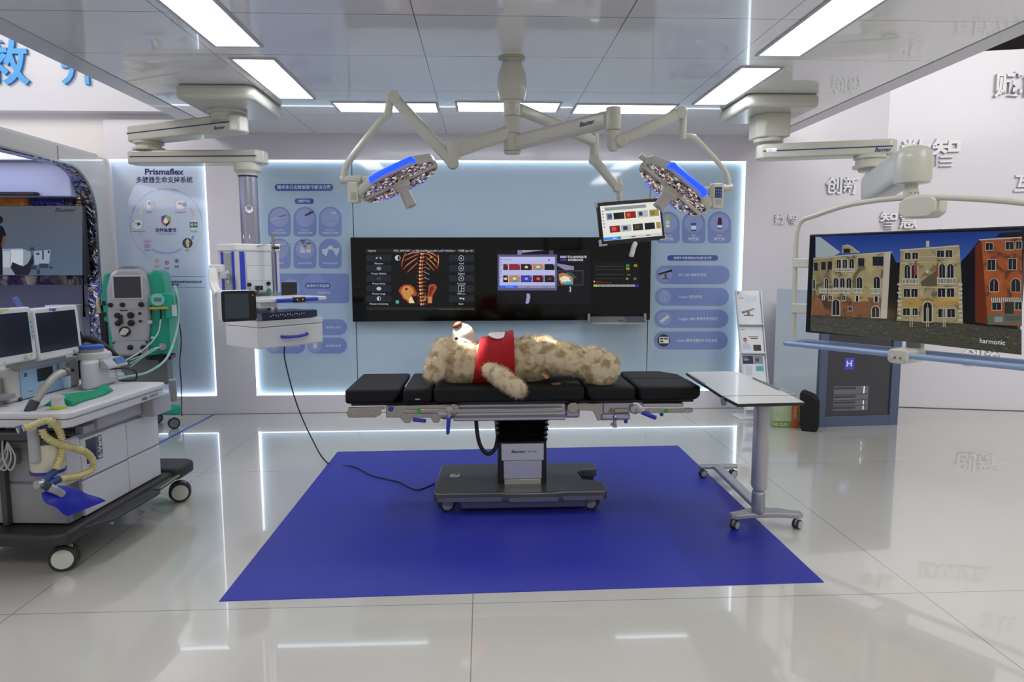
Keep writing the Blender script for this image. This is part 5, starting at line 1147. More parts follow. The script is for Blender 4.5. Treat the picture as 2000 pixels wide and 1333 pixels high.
c = Cv(lambda u, v, l: Vector((u, 4.0995-.0006*l, -v))); baxter(c, .165, -.348, .024, nvp, 1, width=.088); c.text('PST 500', .268, -.348, .017, M('grey_print', '#55565C', .5), 1, width=.052); c.build('brand_name', c1)
# base
bm_ = M('base_steel', '#6E6C68', .34, .75, var=.06, vs=30)
outl = [(-.29, 3.96), (.12-.02, 3.96), (.14, 3.945), (.44, 3.945), (.47, 3.96), (.725, 3.96), (.74, 3.985), (.74, 4.12), (.70, 4.17), (.62, 4.19), (.61, 4.35), (.63, 4.40), (.735, 4.40), (.75, 4.43), (.75, 4.54), (.72, 4.56), (-.27, 4.56), (-.295, 4.53), (-.305, 3.985)]
bs_ = MB().prism(outl, 'z', .088, .146).build('base_cover', bm_, ot, .01, 4, world=True)
ol2 = [(x*.99+.002, y) for x, y in outl]
mb = MB()
MB().box(-.15, .62, 4.0, 4.5, .028, .09).build('base_skirt', M('skirt_steel', '#6C6A78', .3, .8), ot, .01, world=True)
mb = MB(); 
for i in range(3): mb.bar((outl[0][0]+.02, 3.9585, .10), (outl[0][0]+.02, 3.9585, .10), .001, .001) if 0 else None
mb.box(-.28, .10, 3.9575, 3.9605, .092, .116).box(.47, .715, 3.9575, 3.9605, .092, .116).box(.145, .44, 3.9425, 3.9455, .092, .116); mb.build('bright_edge', M('bright_steel', '#8C8C8E', .3, .85), bs_, world=True)
c = Cv(lambda u, v, l: Vector((u, v, .1466+.0005*l))); c.poly([(-.225, 4.27), (-.165, 4.27), (-.16, 4.34), (-.218, 4.34)], wh, 0)
for k in range(4): c.rect(-.208, 4.285+k*.011, -.18, 4.288+k*.011, g, 1)
c.rect(-.19, 4.315, -.168, 4.335, dgrey, 1); c.build('sticker', bs_)
tyre = M('tyre_grey', '#2E2E31', .5); hub = M('hub_grey', '#8F8F98', .4)
def caster(par, x, y, r, w, rz, world, hubm=hub, tm=tyre, fork=silv, tall=None, z0=0):
    """twin-wheel caster standing on z0"""
    T = Matrix.Translation((x, y, z0)) @ Matrix.Rotation(rz, 4, 'Z'); ax = T.to_3x3() @ Vector((0, 1, 0))
    out = MB(); out.m(tm)
    for s_ in (-1, 1):
        p0 = T @ Vector((0, s_*w*.62-w*.33, r)); out.m(tm).lathe([(0, r*.86), (w*.12, r*.97), (w*.33, r), (w*.54, r*.97), (w*.66, r*.86)], p0, ax, 30)
    wheel = out.build('caster', tm, par, world=world)
    h = MB()
    for s_ in (-1, 1):
        p0 = T @ Vector((0, s_*w*.96, r)); h.lathe([(0, r*.74), (w*.03, r*.74), (w*.05, r*.6)], p0, ax*s_, 28)
    h.build('hub_cap', hubm, wheel, world=world)
    f = MB(); f.lathe([(0, r*.28), (r*.6, r*.3)], T @ Vector((-r*.3, 0, r*1.35 if not tall else r*1.3)), (0, 0, 1), 18)
    f.box(-r*.75, r*.55, -w*.26, w*.26, r*.75, r*1.55, T); f.build('fork', fork, wheel, r*.12, world=world)
    return wheel
Z3 = .003
caster(ot, -.235, 4.06, .048, .028, R(22), True, z0=Z3); caster(ot, .655, 4.05, .048, .028, R(158), True, z0=Z3); caster(ot, .69, 4.50, .046, .028, R(150), True, z0=Z3); caster(ot, -.235, 4.50, .046, .028, R(90), True, z0=Z3)
MB().tube([(-.05, 4.1, .575), (-.045, 4.08, .50), (-.03, 4.07, .42), (-.0, 4.07, .365), (.035, 4.08, .352), (.07, 4.12, .38), (.085, 4.16, .45)], .0125, 12, 8).build('cable_loop', rub, ot, world=True)

# ================================================================== teddy bear
fur_m = bpy.data.materials.new('plush_fur'); fur_m.use_nodes = True
N = fur_m.node_tree.nodes; Lk = fur_m.node_tree.links; b = N['Principled BSDF']; b.inputs['Roughness'].default_value = .9; b.inputs['Specular IOR Level'].default_value = .15
tc = N.new('ShaderNodeTexCoord'); n1 = N.new('ShaderNodeTexNoise'); n1.inputs['Scale'].default_value = 17; n1.inputs['Detail'].default_value = 3; n1.inputs['Distortion'].default_value = .4; Lk.new(tc.outputs['Object'], n1.inputs['Vector'])
cr_ = N.new('ShaderNodeValToRGB'); e = cr_.color_ramp.elements; e[0].position = .36; e[0].color = hx('#BCA27A'); e[1].position = .52; e[1].color = hx('#ECDDBE'); Lk.new(n1.outputs['Fac'], cr_.inputs[0]); Lk.new(cr_.outputs[0], b.inputs['Base Color'])
def remesh(mb, vox, smooth=6, disp=0, mat=None, name='x', parent=None, world=True):
    o = mb.build(name+'_tmp', None, None, smooth=False)
    m_ = o.modifiers.new('r', 'REMESH'); m_.mode = 'VOXEL'; m_.voxel_size = vox
    s_ = o.modifiers.new('s', 'SMOOTH'); s_.iterations = smooth; s_.factor = .6
    if disp:
        tx_ = bpy.data.textures.new('n', 'CLOUDS'); tx_.noise_scale = .03; dm = o.modifiers.new('d', 'DISPLACE'); dm.texture = tx_; dm.strength = disp; dm.mid_level = .5; dm.texture_coords = 'GLOBAL'
    dg = bpy.context.evaluated_depsgraph_get(); me = bpy.data.meshes.new_from_object(o.evaluated_get(dg)); bpy.data.objects.remove(o)
    me.name = name
    if world and parent is not None: me.transform(PW(parent).inverted())
    me.materials.clear()
    if mat: me.materials.append(mat)
    me.shade_smooth()
    r_ = bpy.data.objects.new(name, me); S.collection.objects.link(r_)
    if parent is not None: r_.parent = parent
    return r_
BY = 4.27
def B(px, py, Y=BY): return A(px, py, Y=Y)
def eul(x, y, z): return Euler((R(x), R(y), R(z))).to_quaternion()
bear = thing('teddy_bear', 'large beige plush teddy bear in a red vest lying on its back on the table', 'teddy bear', (.2, BY, .78))
mb = MB()
hc = B(893, 703); 
mb.ball(B(900, 702), .135, .17, .148, eul(0, 12, 0))
mb.ball(B(905, 715), .15, .165, .125)                    # cheeks
mb.ball(B(868, 695), .085, .13, .115)
mb.ball(B(849, 722, 4.06), .068, .036, .082, eul(0, 30, 20))        # near ear
mb.ball(B(846, 715, 4.45), .066, .035, .075, eul(0, 25, -25))
mb.ball(B(935, 705), .09, .11, .12)                      # neck
bc = B(1000, 703)
mb.ball(B(975, 706), .12, .15, .125); mb.ball(bc, .15, .165, .135); mb.ball(B(1035, 702), .14, .165, .148)
mb.ball(B(1062, 697), .10, .15, .13)
# near leg
def limb(pts, n=9):
    for (p0, r0), (p1, r1) in zip(pts, pts[1:]):
        for k in range(n+1):
            t_ = k/n; q_ = Vector(p0).lerp(Vector(p1), t_); mb.ball(q_, r0+(r1-r0)*t_, seg=14)
limb([(B(1065, 695, 4.17), .095), (B(1110, 708, 4.13), .072), (B(1148, 717, 4.10), .066)])
mb.ball(B(1166, 716, 4.09), .10, .07, .105, eul(0, 12, 0)); mb.ball(B(1178, 724, 4.08), .09, .072, .10, eul(0, 18, 0)); mb.ball(B(1190, 716, 4.08), .062, .068, .088)
limb([(B(1075, 690, 4.38), .085), (B(1110, 693, 4.42), .075), (B(1145, 700, 4.45), .068)])
mb.ball(B(1158, 702, 4.46), .085, .06, .09, eul(0, 15, 0)); mb.ball(B(1172, 700, 4.46), .055, .055, .07)
# near arm hanging over the pad edge, far arm on the other side
limb([(B(957, 722, 4.12), .052), (B(985, 742, 3.98), .058), (B(1004, 755, 3.915), .054), (B(1014, 762, 3.905), .047)])
limb([(B(955, 715, 4.42), .052), (B(975, 725, 4.50), .054), (B(1000, 733, 4.53), .05)])
body = remesh(mb, .009, 7, .010, fur_m, 'body', bear)
try:
    pm = body.modifiers.new('fur', 'PARTICLE_SYSTEM'); ps = body.particle_systems[0].settings; ps.type = 'HAIR'
    ps.count = 42000; ps.hair_length = .009; ps.hair_step = 3; ps.render_step = 3; ps.root_radius = .0011/.01*1.0; ps.tip_radius = .02; ps.radius_scale = .01
    ps.brownian_factor = .0035; ps.normal_factor = .002; ps.tangent_factor = .0015; ps.use_modifier_stack = True; ps.emit_from = 'FACE'; ps.distribution = 'RAND'; ps.factor_random = .003
    body.show_instancer_for_render = True
except Exception as ex: print('fur', ex)
# snout and nose
cr_m = M('cream_plush', '#E3D6C4', .75, bump=.3, bs=300)
mb = MB(); s0_ = B(905, 672, 4.26); mb.ball(s0_, .088, .095, .06, eul(0, 8, 0)); mb.ball(B(905, 655, 4.26), .072, .075, .075, eul(0, -20, 0)); mb.ball(B(901, 645, 4.26), .048, .05, .045)
remesh(mb, .006, 10, 0, cr_m, 'snout', bear)
mb = MB(); mb.ball(B(893, 635, 4.235), .032, .036, .018, eul(0, -28, 0)); mb.build('nose', M('nose_brown', '#8A4A30', .5, bump=.2, bs=200), bear, world=True)
for yy in (4.14, 4.39): MB().ball(B(891.5, 662, yy), .011, .008, .009).build('eye', M('eye_black', '#0A0808', .1, coat=.6), bear, world=True)
mb = MB(); mb.ball(B(908, 668, 4.175), .012, .002, .004) ; mb.build('mouth', M('mouth_pink', '#C88878', .7), bear, world=True)
# vest: a shell around the trunk, from neck to waist, with arm holes
rd_m = bpy.data.materials.new('red_knit'); rd_m.use_nodes = True; N = rd_m.node_tree.nodes; Lk = rd_m.node_tree.links; b = N['Principled BSDF']; b.inputs['Base Color'].default_value = hx('#C0121E'); b.inputs['Roughness'].default_value = .8
tc = N.new('ShaderNodeTexCoord'); wv = N.new('ShaderNodeTexWave'); wv.inputs['Scale'].default_value = 60; wv.bands_direction = 'X'; wv.inputs['Distortion'].default_value = .4; Lk.new(tc.outputs['Object'], wv.inputs['Vector'])
bp = N.new('ShaderNodeBump'); bp.inputs['Strength'].default_value = .8; bp.inputs['Distance'].default_value = .003; Lk.new(wv.outputs['Fac'], bp.inputs['Height']); Lk.new(bp.outputs['Normal'], b.inputs['Normal'])
def bz(px, py): return B(px, py).z
secs = [(929, 664, 754, .135, -.030), (936, 661, 753, .15, -.02), (955, 660, 751, .166, -.012), (972, 655, 751, .178, 0), (990, 650, 750, .182, 0), (999, 649, 746, .181, .0), (1003, 647, 743, .184, .0)]
mb = MB(); rings = []; nS = 56
for px, pt, pb, hw_, sl_ in secs:
    zt_, zb_ = bz(px, pt), bz(px, pb); cz = (zt_+zb_)/2; rz_ = (zt_-zb_)/2; cx_ = B(px, 700).x
    ring = []
    for k in range(nS):
        a = 2*math.pi*k/nS; ca, sa_ = math.cos(a), math.sin(a); pw = .85
        y = math.copysign(abs(ca)**pw, ca)*hw_; z = math.copysign(abs(sa_)**pw, sa_)*rz_
        ring.append(mb.b.verts.new((cx_+sl_*(-z/rz_), BY+y, max(cz+z, .778))))
    rings.append(ring)
for a, q in zip(rings, rings[1:]):
    for k in range(nS): j = (k+1) % nS; mb._f([a[k], a[j], q[j], q[k]])
vest = mb.build('vest', rd_m, bear, world=True); so = vest.modifiers.new('solid', 'SOLIDIFY'); so.thickness = .009; so.offset = 1
sbv = vest.modifiers.new('sub', 'SUBSURF'); sbv.levels = 2; sbv.render_levels = 2
c_ = B(962, 668, 4.13)
mb = MB()     # round white badge on the chest, following the belly
bw = M('badge_white', '#F0E8E4', .7)
cxm = B(972, 655)
def chest(u, v, l):
    x = cxm.x+u; z0_ = bz(972, 656)+(x-cxm.x)*.085; y = BY-.055+v; yy = (y-BY)/.180
    return Vector((x, y, (bz(972, 655)+bz(972, 751))/2+((z0_-bz(972, 751))/2+.010)*max(.05, (1-abs(yy)**2.35))**.425+.0105+.0008*l))
cvb = Cv(chest)
for i in range(5):     # a grid of small quads so the patch bends with the chest
    pass
m_b = MB().m(bw); G_ = 10; rad = .062; gv = {}
for i in range(G_+1):
    for j in range(25): gv[i, j] = m_b.b.verts.new(chest(rad*.95*i/G_*math.cos(2*math.pi*j/24), rad*i/G_*math.sin(2*math.pi*j/24), 0)) if j < 24 else None
for i in range(G_):
    for j in range(24): m_b._f([gv[i, j], gv[i+1, j], gv[i+1, (j+1) % 24], gv[i, (j+1) % 24]])
bdg = m_b.build('chest_badge', None, bear, world=True)
cvb.arc(.0, 0, .026, .004, 20, 160, M('badge_red', '#C03040', .6), 4, 12); cvb.disc(-.012, -.014, .004, M('badge_red', '#C03040', .6), 4); cvb.disc(.014, -.014, .004, M('badge_red', '#C03040', .6), 4); cvb.build('badge_face', bear)
MB().ball(B(1067, 737, 4.09), .017, .014, .014).ball(B(1062, 733, 4.10), .014, .012, .012).build('tail_tag', M('peach_tag', '#D08C6C', .7), bear, world=True)
mb = MB(); q = B(1086, 742, 4.10); mb.lathe([(0, .03), (.003, .03), (.004, .026)], Vector((q.x, 4.10, .7755)), (0, 0, 1), 24)
tag(mb.build('round_tag', M('tag_pink', '#B87070', .5)), 'small pinkish round tag lying on the black pad by the bear', 'tag')

# ================================================================== overbed table
ob = thing('overbed_table', 'height-adjustable overbed table with white split top on grey wheeled stand', 'overbed table', (1.6, 3.75, 0))
top_m = M('laminate_white', '#D9D9D5', .3, coat=.2); edg = M('laminate_edge', '#1C1C20', .4)
def tp(px, py): q = A(px, py, Z=.81); return (q.x, q.y)
o1_ = [tp(1343, 733), tp(1365, 731.5), tp(1420, 731), tp(1455, 733), tp(1500, 760), tp(1543, 779), tp(1424, 780), tp(1400, 781)]
o1_ = [(1.285, 4.255), (1.33, 4.285), (1.55, 4.29), (1.63, 4.25), (1.615, 3.47), (1.245, 3.47)]
o2_t = [(1.245, 3.465), (1.615, 3.465), (1.60, 3.29), (1.25, 3.27)]
for nm, o_ in (('table_top', o1_), ('tilting_flap', o2_t)):
    t_ = MB().prism(o_, 'z', .796, .812).build(nm, edg, ob, .004, world=True)
    cx_ = sum(p[0] for p in o_)/len(o_); cy_ = sum(p[1] for p in o_)/len(o_)
    MB().prism([(cx_+(x-cx_)*.975, cy_+(y-cy_)*.985) for x, y in o_], 'z', .8118, .8135).build('white_surface', top_m, t_, world=True)
MB().bar((1.272, 4.12, .817), (1.262, 3.82, .817), .008, .012).build('raised_lip', mgrey, ob, .003, world=True)
MB().bar((1.618, 4.0, .817), (1.612, 3.62, .817), .008, .012).build('raised_lip', mgrey, ob, .003, world=True)
MB().lathe([(0, .022), (.02, .022)], (1.243, 3.47, .785), (1, 0, 0), 20).build('tilt_knob', mgrey, ob, .003, world=True)
mb = MB(); mb.prism([(1.38, .796), (1.72, .796), (1.70, .77), (1.655, .77), (1.655, .72), (1.52, .72), (1.50, .76), (1.40, .775)], 'y', 3.62, 3.80); mb.build('top_bracket', M('stand_lilac', '#9C9CAA', .35, .3), ob, .01, world=True)
MB().box(1.52, 1.66, 3.60, 3.63, .735, .785).build('release_handle', dgrey, ob, .006, world=True)
stg = M('stand_grey', '#9FA0A6', .35, .35)
def tube_rect(x0, x1, y0, y1, z0, z1, nm, mat, bev): return MB().box(x0, x1, y0, y1, z0, z1).build(nm, mat, ob, bev, 4, world=True)
px0 = A(1484, 900, Y=3.70).x
tube_rect(px0-.036, px0+.036, 3.65, 3.75, .22, .74, 'outer_post', M('post_light', '#B3B3B8', .35, .3), .03)
tube_rect(px0-.031, px0+.031, 3.655, 3.745, .085, .23, 'inner_post', stg, .028)
fx0, fx1 = 1.385, 1.80
mb = MB(); mb.prism([(fx0, 3.66), (fx0+.03, 3.645), (1.54, 3.67), (1.66, 3.67), (fx1-.03, 3.645), (fx1, 3.66), (fx1, 3.70), (fx1-.03, 3.71), (1.68, 3.76), (1.52, 3.76), (fx0+.03, 3.71), (fx0, 3.70)], 'z', .068, .098); mb.build('front_foot', stg, ob, .008, 3, world=True)
MB().prism([(1.52, 4.66), (1.50, 4.64), (1.51, 4.60), (1.78, 4.60), (1.785, 4.64), (1.77, 4.66)], 'z', .068, .092).build('rear_foot', stg, ob, .008, 3, world=True)
MB().bar((1.60, 3.72, .083), (1.635, 4.62, .080), .065, .03).build('connecting_beam', stg, ob, .01, world=True)
for x, y in ((1.415, 3.68), (1.775, 3.68), (1.54, 4.63), (1.755, 4.63)): caster(ob, x, y, .028, .02, R(35 if y < 4 else 10), True, hubm=silv, fork=silv, z0=(.003 if (x < 1.6) else 0))

# ================================================================== right corner: cabinet, partition, leaflet stand, box, bag
kc = thing('equipment_cabinet', 'blue-grey framed cabinet with dark glass door, standing under the big screen', 'cabinet', (3.45, 6.3, 0))
kf = M('cabinet_blue_grey', '#5C6884', .4, .2)
x0, x1, y0, y1, h = 3.065, 3.85, 6.07, 6.62, 1.22
KR = R(3)
TK = Matrix.Translation((x0, y0, 0)) @ Matrix.Rotation(R(4.5), 4, 'Z')
w = .80; dp_ = .5
MB().box(0, w, .02, dp_, .01, h, TK).build('body', kf, kc, .006, world=True)
mb = MB()
for q in ((0, .075, 0, h), (w-.085, w, 0, h), (.075, w-.085, 0, .095), (.075, w-.085, h-.10, h)): mb.box(q[0], q[1], -.02, .02, q[2]+.0, q[3], TK)
mb.build('door_frame', kf, kc, .003, world=True)
gl = MB().box(.075, w-.085, -.002, .018, .095, h-.10, TK).build('glass_door', M('smoked_glass', '#3A3B42', .12, coat=.5, var=.2, vs=2), kc, world=True)
c = Cv(lambda u, v, l: TK @ Vector((u, -.003-.0008*l, v))); lv = M('logo_violet', '#4A48C0', .4, emis='#3C3AB8', es=.25)
c.rect(.25, .53, .345, .64, lv, 1); c.build('logo_square', gl)
ob_ = logo_text(gl, (0, 0, 0), (1, 0, 0), (0, 0, 1), 'H', .07, wh, 'logo_letter', bold=.04, sx=1.15)
ob_.data.transform(PW(kc).inverted() @ (TK @ Matrix.Translation((.268, -.0055, .562))))
MB().box(.315, .325, -.006, -.004, .605, .615, TK).build('logo_dot', wh, gl, world=True)
c = Cv(lambda u, v, l: TK @ Vector((u, -.003-.0008*l, v)))
rk = M('rack_unit', '#77777F', .4); rk2 = M('rack_slot', '#4C4C54', .4)
for q, (z0_, z1_) in enumerate(((.30, .375), (.245, .295), (.195, .24), (.145, .19))):
    c.rect(.155, z0_, .50, z1_, rk, 1); c.rect(.16, z1_-.03, .375, z1_-.008, rk2, 2)
    if q != 1: c.rect(.45, z0_+.006, .458, z1_-.004, E('#F8F4E8', 1.2), 3)
c.build('rack_units', gl)
pt = MB(); pt.prism([(2.86, 6.56), (2.885, 6.575), (3.075, 6.09), (3.05, 6.075)], 'z', .0, 1.26)
tag(pt.build('partition_board', M('board_pale', '#C9D2DA', .3, coat=.3, var=.03, vs=2), bev=.003), 'pale upright board standing between leaflet stand and the blue-grey cabinet', 'board')
tag(MB().box(3.02, 3.9, 6.72, 6.75, 0, 1.19).build('white_panel', M('panel_white2', '#D4DAE0', .3, coat=.2), bev=.003), 'white panel standing against the wall behind the blue-grey cabinet', 'panel')
# leaflet stand leaning back
def bp3(px, py, Y): return A(px, py, Y=Y)
ls = thing('leaflet_stand', 'narrow white leaflet stand leaning beside the right blue board', 'leaflet stand', (2.66, 6.5, 0))
wf = M('acrylic_white', '#E2E4E8', .2, coat=.4)
SL0 = Vector((2.555, 6.47, .02)); SL1 = Vector((2.520, 6.74, 1.235)); Wd = .24
ux_ = Vector((1, -.02, 0)); uz_ = (SL1-SL0).normalized(); Hh = (SL1-SL0).length; nf = Vector((0, -1, .22)).normalized()
def LS(u, v, k=0): return SL0+ux_*u+uz_*v+nf*k
ux_ = Vector((.97, -.1, 0))
MB().ext([LS(0, 0, -.01), LS(Wd, 0, -.01), LS(Wd, Hh, -.01), LS(0, Hh, -.01)], nf*.008).build('back_panel', wf, ls, .001, world=True)
for u in (-.006, Wd): MB().ext([LS(u, 0, -.012), LS(u+.008, 0, -.012), LS(u+.008, Hh, -.012), LS(u, Hh, -.012)], nf*.035).build('side_rail', wf, ls, world=True)
for v in (.055, .33, .61, .895): MB().ext([LS(0, v, 0), LS(Wd, v, 0), LS(Wd, v+.012, 0), LS(0, v+.012, 0)], nf*.05).build('ledge', wf, ls, .002, world=True)
MB().box(2.46, 2.80, 6.38, 6.60, 0, .02).build('foot_plate', wf, ls, .004, world=True)
MB().ball(LS(.015, Hh-.02, .02), .013).build('ball_stud', alum, ls, world=True)
pg = M('paper_white', '#E8EAEE', .35)
def leaflet(v0, v1, label, draw):
    o = MB().ext([LS(.008, v0, .006), LS(Wd-.008, v0, .006), LS(Wd-.008, v1, .002), LS(.008, v1, .002)], nf*.004).build('leaflet', pg)
    tag(o, label, 'leaflet', 'leaflets on the white stand')
    q0 = LS(.008, v1, .006); c = Cv(lambda u, v, l: LS(.008, v1-v, .0102-.004*(1-v/(v1-v0))*0-.004*((v0+ (v1-v0)-v-v0)/(v1-v0))+.0008*l) +ux_*u); draw(c); c.build('print', o, world=False)
kb = P('#1C1C20', .4)
def dr1(c): c.rect(.02, .03, .06, .036, P('#3A3A8A', .4)); c.poly([(.03, .17), (.16, .13), (.165, .145), (.035, .19)], kb, 2); c.rect(.085, .165, .11, .20, P('#707078', .4), 2); c.rect(.05, .20, .145, .21, P('#50525A', .4), 2); c.poly([(.06, .04), (.19, .02), (.19, .05), (.10, .08)], P('#B8CCE8', .4))
def dr2(c): c.rect(.015, .02, .05, .026, P('#3A3A8A', .4)); c.rect(.08, .09, .18, .098, P('#C8602C', .4), 2); c.rect(.10, .108, .17, .114, kb, 2); c.disc(.045, .13, .018, P('#B08868', .4), 3); c.disc(.045, .118, .018, kb, 2, .012); c.poly([(.015, .22), (.02, .17), (.045, .15), (.08, .17), (.10, .20), (.09, .225)], P('#C8D0E0', .4), 2); c.rect(.12, .175, .195, .235, P('#222C28', .4), 3)
def dr3(c): c.rect(.005, .01, .11, .09, P('#242450', .4), 2); c.text('Baxter', .015, .03, .014, wh, 3); c.rect(.015, .04, .07, .044, wh, 3); c.rect(.015, .05, .06, .054, wh, 3); c.rect(.115, .01, .205, .09, P('#8C98AC', .4), 2); c.disc(.15, .05, .02, P('#40485C', .4), 3); c.rect(.13, .11, .205, .16, P('#48B4BC', .4), 2); c.rect(.03, .11, .09, .2, P('#D0D6E0', .4), 2)
def dr4(c): c.rect(.02, .06, .2, .16, P('#2C4CB0', .4), 2); c.text('BC', .05, .13, .05, P('#9CB4F0', .4), 3)
leaflet(.91, 1.20, 'leaflet with a black operating table picture, topmost on the white stand', dr1)
leaflet(.625, .875, 'leaflet with a seated man and black device, second on the white stand', dr2)
leaflet(.345, .60, 'leaflet with navy and teal blocks, third on the white stand', dr3)
leaflet(.07, .30, 'leaflet with a blue block, lowest on the white stand below the overbed table', dr4)
# carton and bag
ct = thing('carton', 'green and orange printed cardboard carton on the floor beside the black bag', 'box', (2.80, 6.12, 0), R(-8)); ct.scale = (.85, .85, .85)
cb_ = MB().box(-.16, .125, -.09, .12, 0, .27).build('carton_body', M('carton_green', '#A9B896', .6, var=.25, vs=9), ct, .003)
c = Cv(lambda u, v, l: Vector((u, -.0905-.0007*l, v)))
c.rect(-.16, .001, .125, .075, P('#6E8F4C', .6), 1); c.rect(.03, .005, .105, .268, P('#C8642A', .6), 2)
c.build('printed_side', ct, world=False)
logo_text(ct, (.085, -.093, .10), (0, 0, 1), (-1, 0, 0), 'GINAL', .05, P('#E8C8A0', .6), 'lettering')
logo_text(ct, (-.15, -.093, .02), (1, 0, 0), (0, 0, 1), 'M1GAI', .05, P('#B8C8A0', .6), 'lettering')
MB().prism([(-.16, .12), (.125, .12), (.12, .16), (-.13, .17)], 'z', .27, .275).build('open_flap', M('carton_brown', '#A98E5C', .7), ct)
mb = MB(); mb.prism([(-.10, 0), (.05, 0), (.075, .03), (.08, .30), (.03, .36), (-.08, .40), (-.12, .38), (-.12, .05)], 'y', -.075, .075)
bgo = mb.build('bag', M('bag_black', '#0C0C0D', .7, bump=.2, bs=150), bev=.03, seg=4); bgo.location = (2.955, 5.93, .0); bgo.rotation_euler = (0, R(-2), R(-30)); bgo.scale = (.8, .8, .92); tag(bgo, 'upright black bag leaning between the carton and the cabinet', 'bag')
# ================================================================== anaesthesia machine (own frame: x = out to the right, y = along its side)
AO = (-2.03, 3.31, 0); AR = R(-4.6)
am = thing('anaesthesia_machine', 'large white anaesthesia machine on a black wheeled base at the left', 'medical machine', AO, AR)
aw = M('machine_white', '#D6D6DA', .35, coat=.1); ag = M('machine_grey', '#A6A6AC', .4)
MB().box(-.80, .0, 0, .80, .245, .665).build('cabinet_body', M('body_grey', '#8F8F96', .45), am, .006)
mb = MB(); mb.prism([(-.9, -.13), (-.02, -.13), (.055, -.085), (.055, .16), (.05, .6), (.05, .93), (-.9, .95)], 'z', .175, .240); mb.build('base', M('base_black', '#29292B', .5, bump=.1, bs=60), am, .02, 3)
MB().prism([(.045, .86), (.07, .86), (.085, .9), (.08, 1.06), (.03, 1.10), (-.9, 1.10), (-.9, .86)], 'z', .185, .262).build('base_end', M('base_black', '#29292B', .5), am, .02, 3)
MB().prism([(.04, .0), (.13, .14), (.14, .52), (.135, .57), (.055, .60)], 'z', .205, .222).build('foot_rest', M('rib_black', '#2C2D2E', .5, bump=.5, bs=35), am, .006)
MB().prism([(.052, .60), (.115, .60), (.09, .87), (.052, .87)], 'z', .21, .222).build('cable_tray', dgrey, am, .003)
MB().bar((.113, .605, .224), (.09, .86, .224), .006, .004).build('green_edge', M('lime_edge', '#9AAA5C', .5), am)
# drawers on the front side
def front(nm, y0, y1, z0, z1, mat=aw, x=.012): return MB().box(-.01, x, y0, y1, z0, z1).build(nm, mat, am, .006, 3)
front('drawer', .105, .482, .245, .425); front('drawer', .488, .80, .245, .428)
d1 = front('drawer', .105, .482, .434, .640); front('drawer', .488, .80, .436, .635)
MB().prism([(-.0, .1), (-.22, .05), (-.22, .02), (0, .02)], 'z', .245, .66).build('side_column', ag, am, .01)
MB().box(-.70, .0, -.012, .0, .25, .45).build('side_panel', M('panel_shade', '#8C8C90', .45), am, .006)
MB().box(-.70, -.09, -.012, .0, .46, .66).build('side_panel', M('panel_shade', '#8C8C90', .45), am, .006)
MB().box(-.30, -.27, -.045, -.012, .25, .75).build('side_post', dgrey, am, .006)
MB().box(-.09, .02, -.03, .10, .44, .665).build('canister_recess', aw, am, .02, 3)
MB().box(.012, .0135, .142, .215, .503, .628).build('dark_window', M('window_navy', '#161C2C', .2, coat=.4), am, .001)
MB().box(.012, .0138, .217, .268, .503, .626).build('name_strip', M('strip_grey', '#5C5E68', .4), am)
logo_text(am, (.0142, .262, .51), (0, 0, 1), (0, -1, 0), 'E-Vent', .042, wh, 'lettering', bold=.02)
MB().box(-.03, .015, .13, .22, .66, .70).build('vent_block', ag, am, .004)
MB().box(-.6, .035, .22, .605, .662, .752).build('upper_drawer', M('drawer_grey', '#A9A9B0', .4), am, .008)
MB().box(-.6, .10, .612, .80, .642, .752).build('upper_drawer', M('drawer_grey', '#A9A9B0', .4), am, .008)
# worktop in two tiers
def tier(nm, g_, z0, z1, mat, bev):
    return MB().prism([(-.80, -.13+g_), (.10-g_, -.13+g_), (.13-g_, -.10+g_), (.13-g_, .69-g_), (.11-g_, .715-g_), (-.80, .78-g_)], 'z', z0, z1).build(nm, mat, am, bev, 4)
tier('worktop', 0, .795, .828, aw, .012); tier('worktop_lip', .006, .752, .792, M('lip_white', '#CFCFD4', .35), .01)
logo_text(am, (.1255, .46, .766), (0, 1, 0), (0, 0, 1), 'Atlan', .026, M('grey_print', '#55565C', .5), 'lettering', bold=.03)
logo_text(am, (.1255, .535, .766), (0, 1, 0), (0, 0, 1), 'A350 XL', .024, M('grey_print', '#55565C', .5), 'lettering')
MB().cyl((.02, .97, .66), (.02, .97, .80), .022).build('push_handle', mgrey, am, .008)
for x, y in ((-.02, -.16), (-.33, -.17)): MB().cyl((x, y, .60), (x, y, .765), .024).build('push_handle', ag, am, .012, 3)
MB().box(-.80, .02, -.15, -.10, .70, .735).build('handle_bar', M('bar_dark', '#3A3A3E', .5), am, .006)
# rear control unit and monitors
MB().box(-.75, -.30, .06, .585, .83, 1.0).build('control_unit', M('unit_cream', '#C4C4BE', .4), am, .012, 3)
bp0 = MB().box(-.30, -.296, .139, .448, .838, .994).build('blue_panel', M('panel_blue', '#8FB2D4', .3, coat=.3), am, .002)
c = Cv(lambda u, v, l: Vector((-.2955+.0008*l, u, v)))
c.rect(.255, .905, .37, .972, M('lcd_dark', '#2A2E2C', .2), 1); c.rect(.40, .895, .42, .975, M('gauge_brown', '#7A7470', .4), 1); c.disc(.175, .955, .017, M('dial_ring', '#CFE0D8', .4), 1); c.disc(.175, .955, .013, M('dial_blue', '#2C5C90', .3), 2)
c.disc(.20, .868, .03, M('dial_ring', '#CFE0D8', .4), 1, .010); c.disc(.20, .868, .026, P('#6E8CA8', .4), 2, .007); c.disc(.285, .875, .03, M('pad_tan', '#B4A89C', .5), 1, .011); c.build('panel_controls', bp0, world=False)
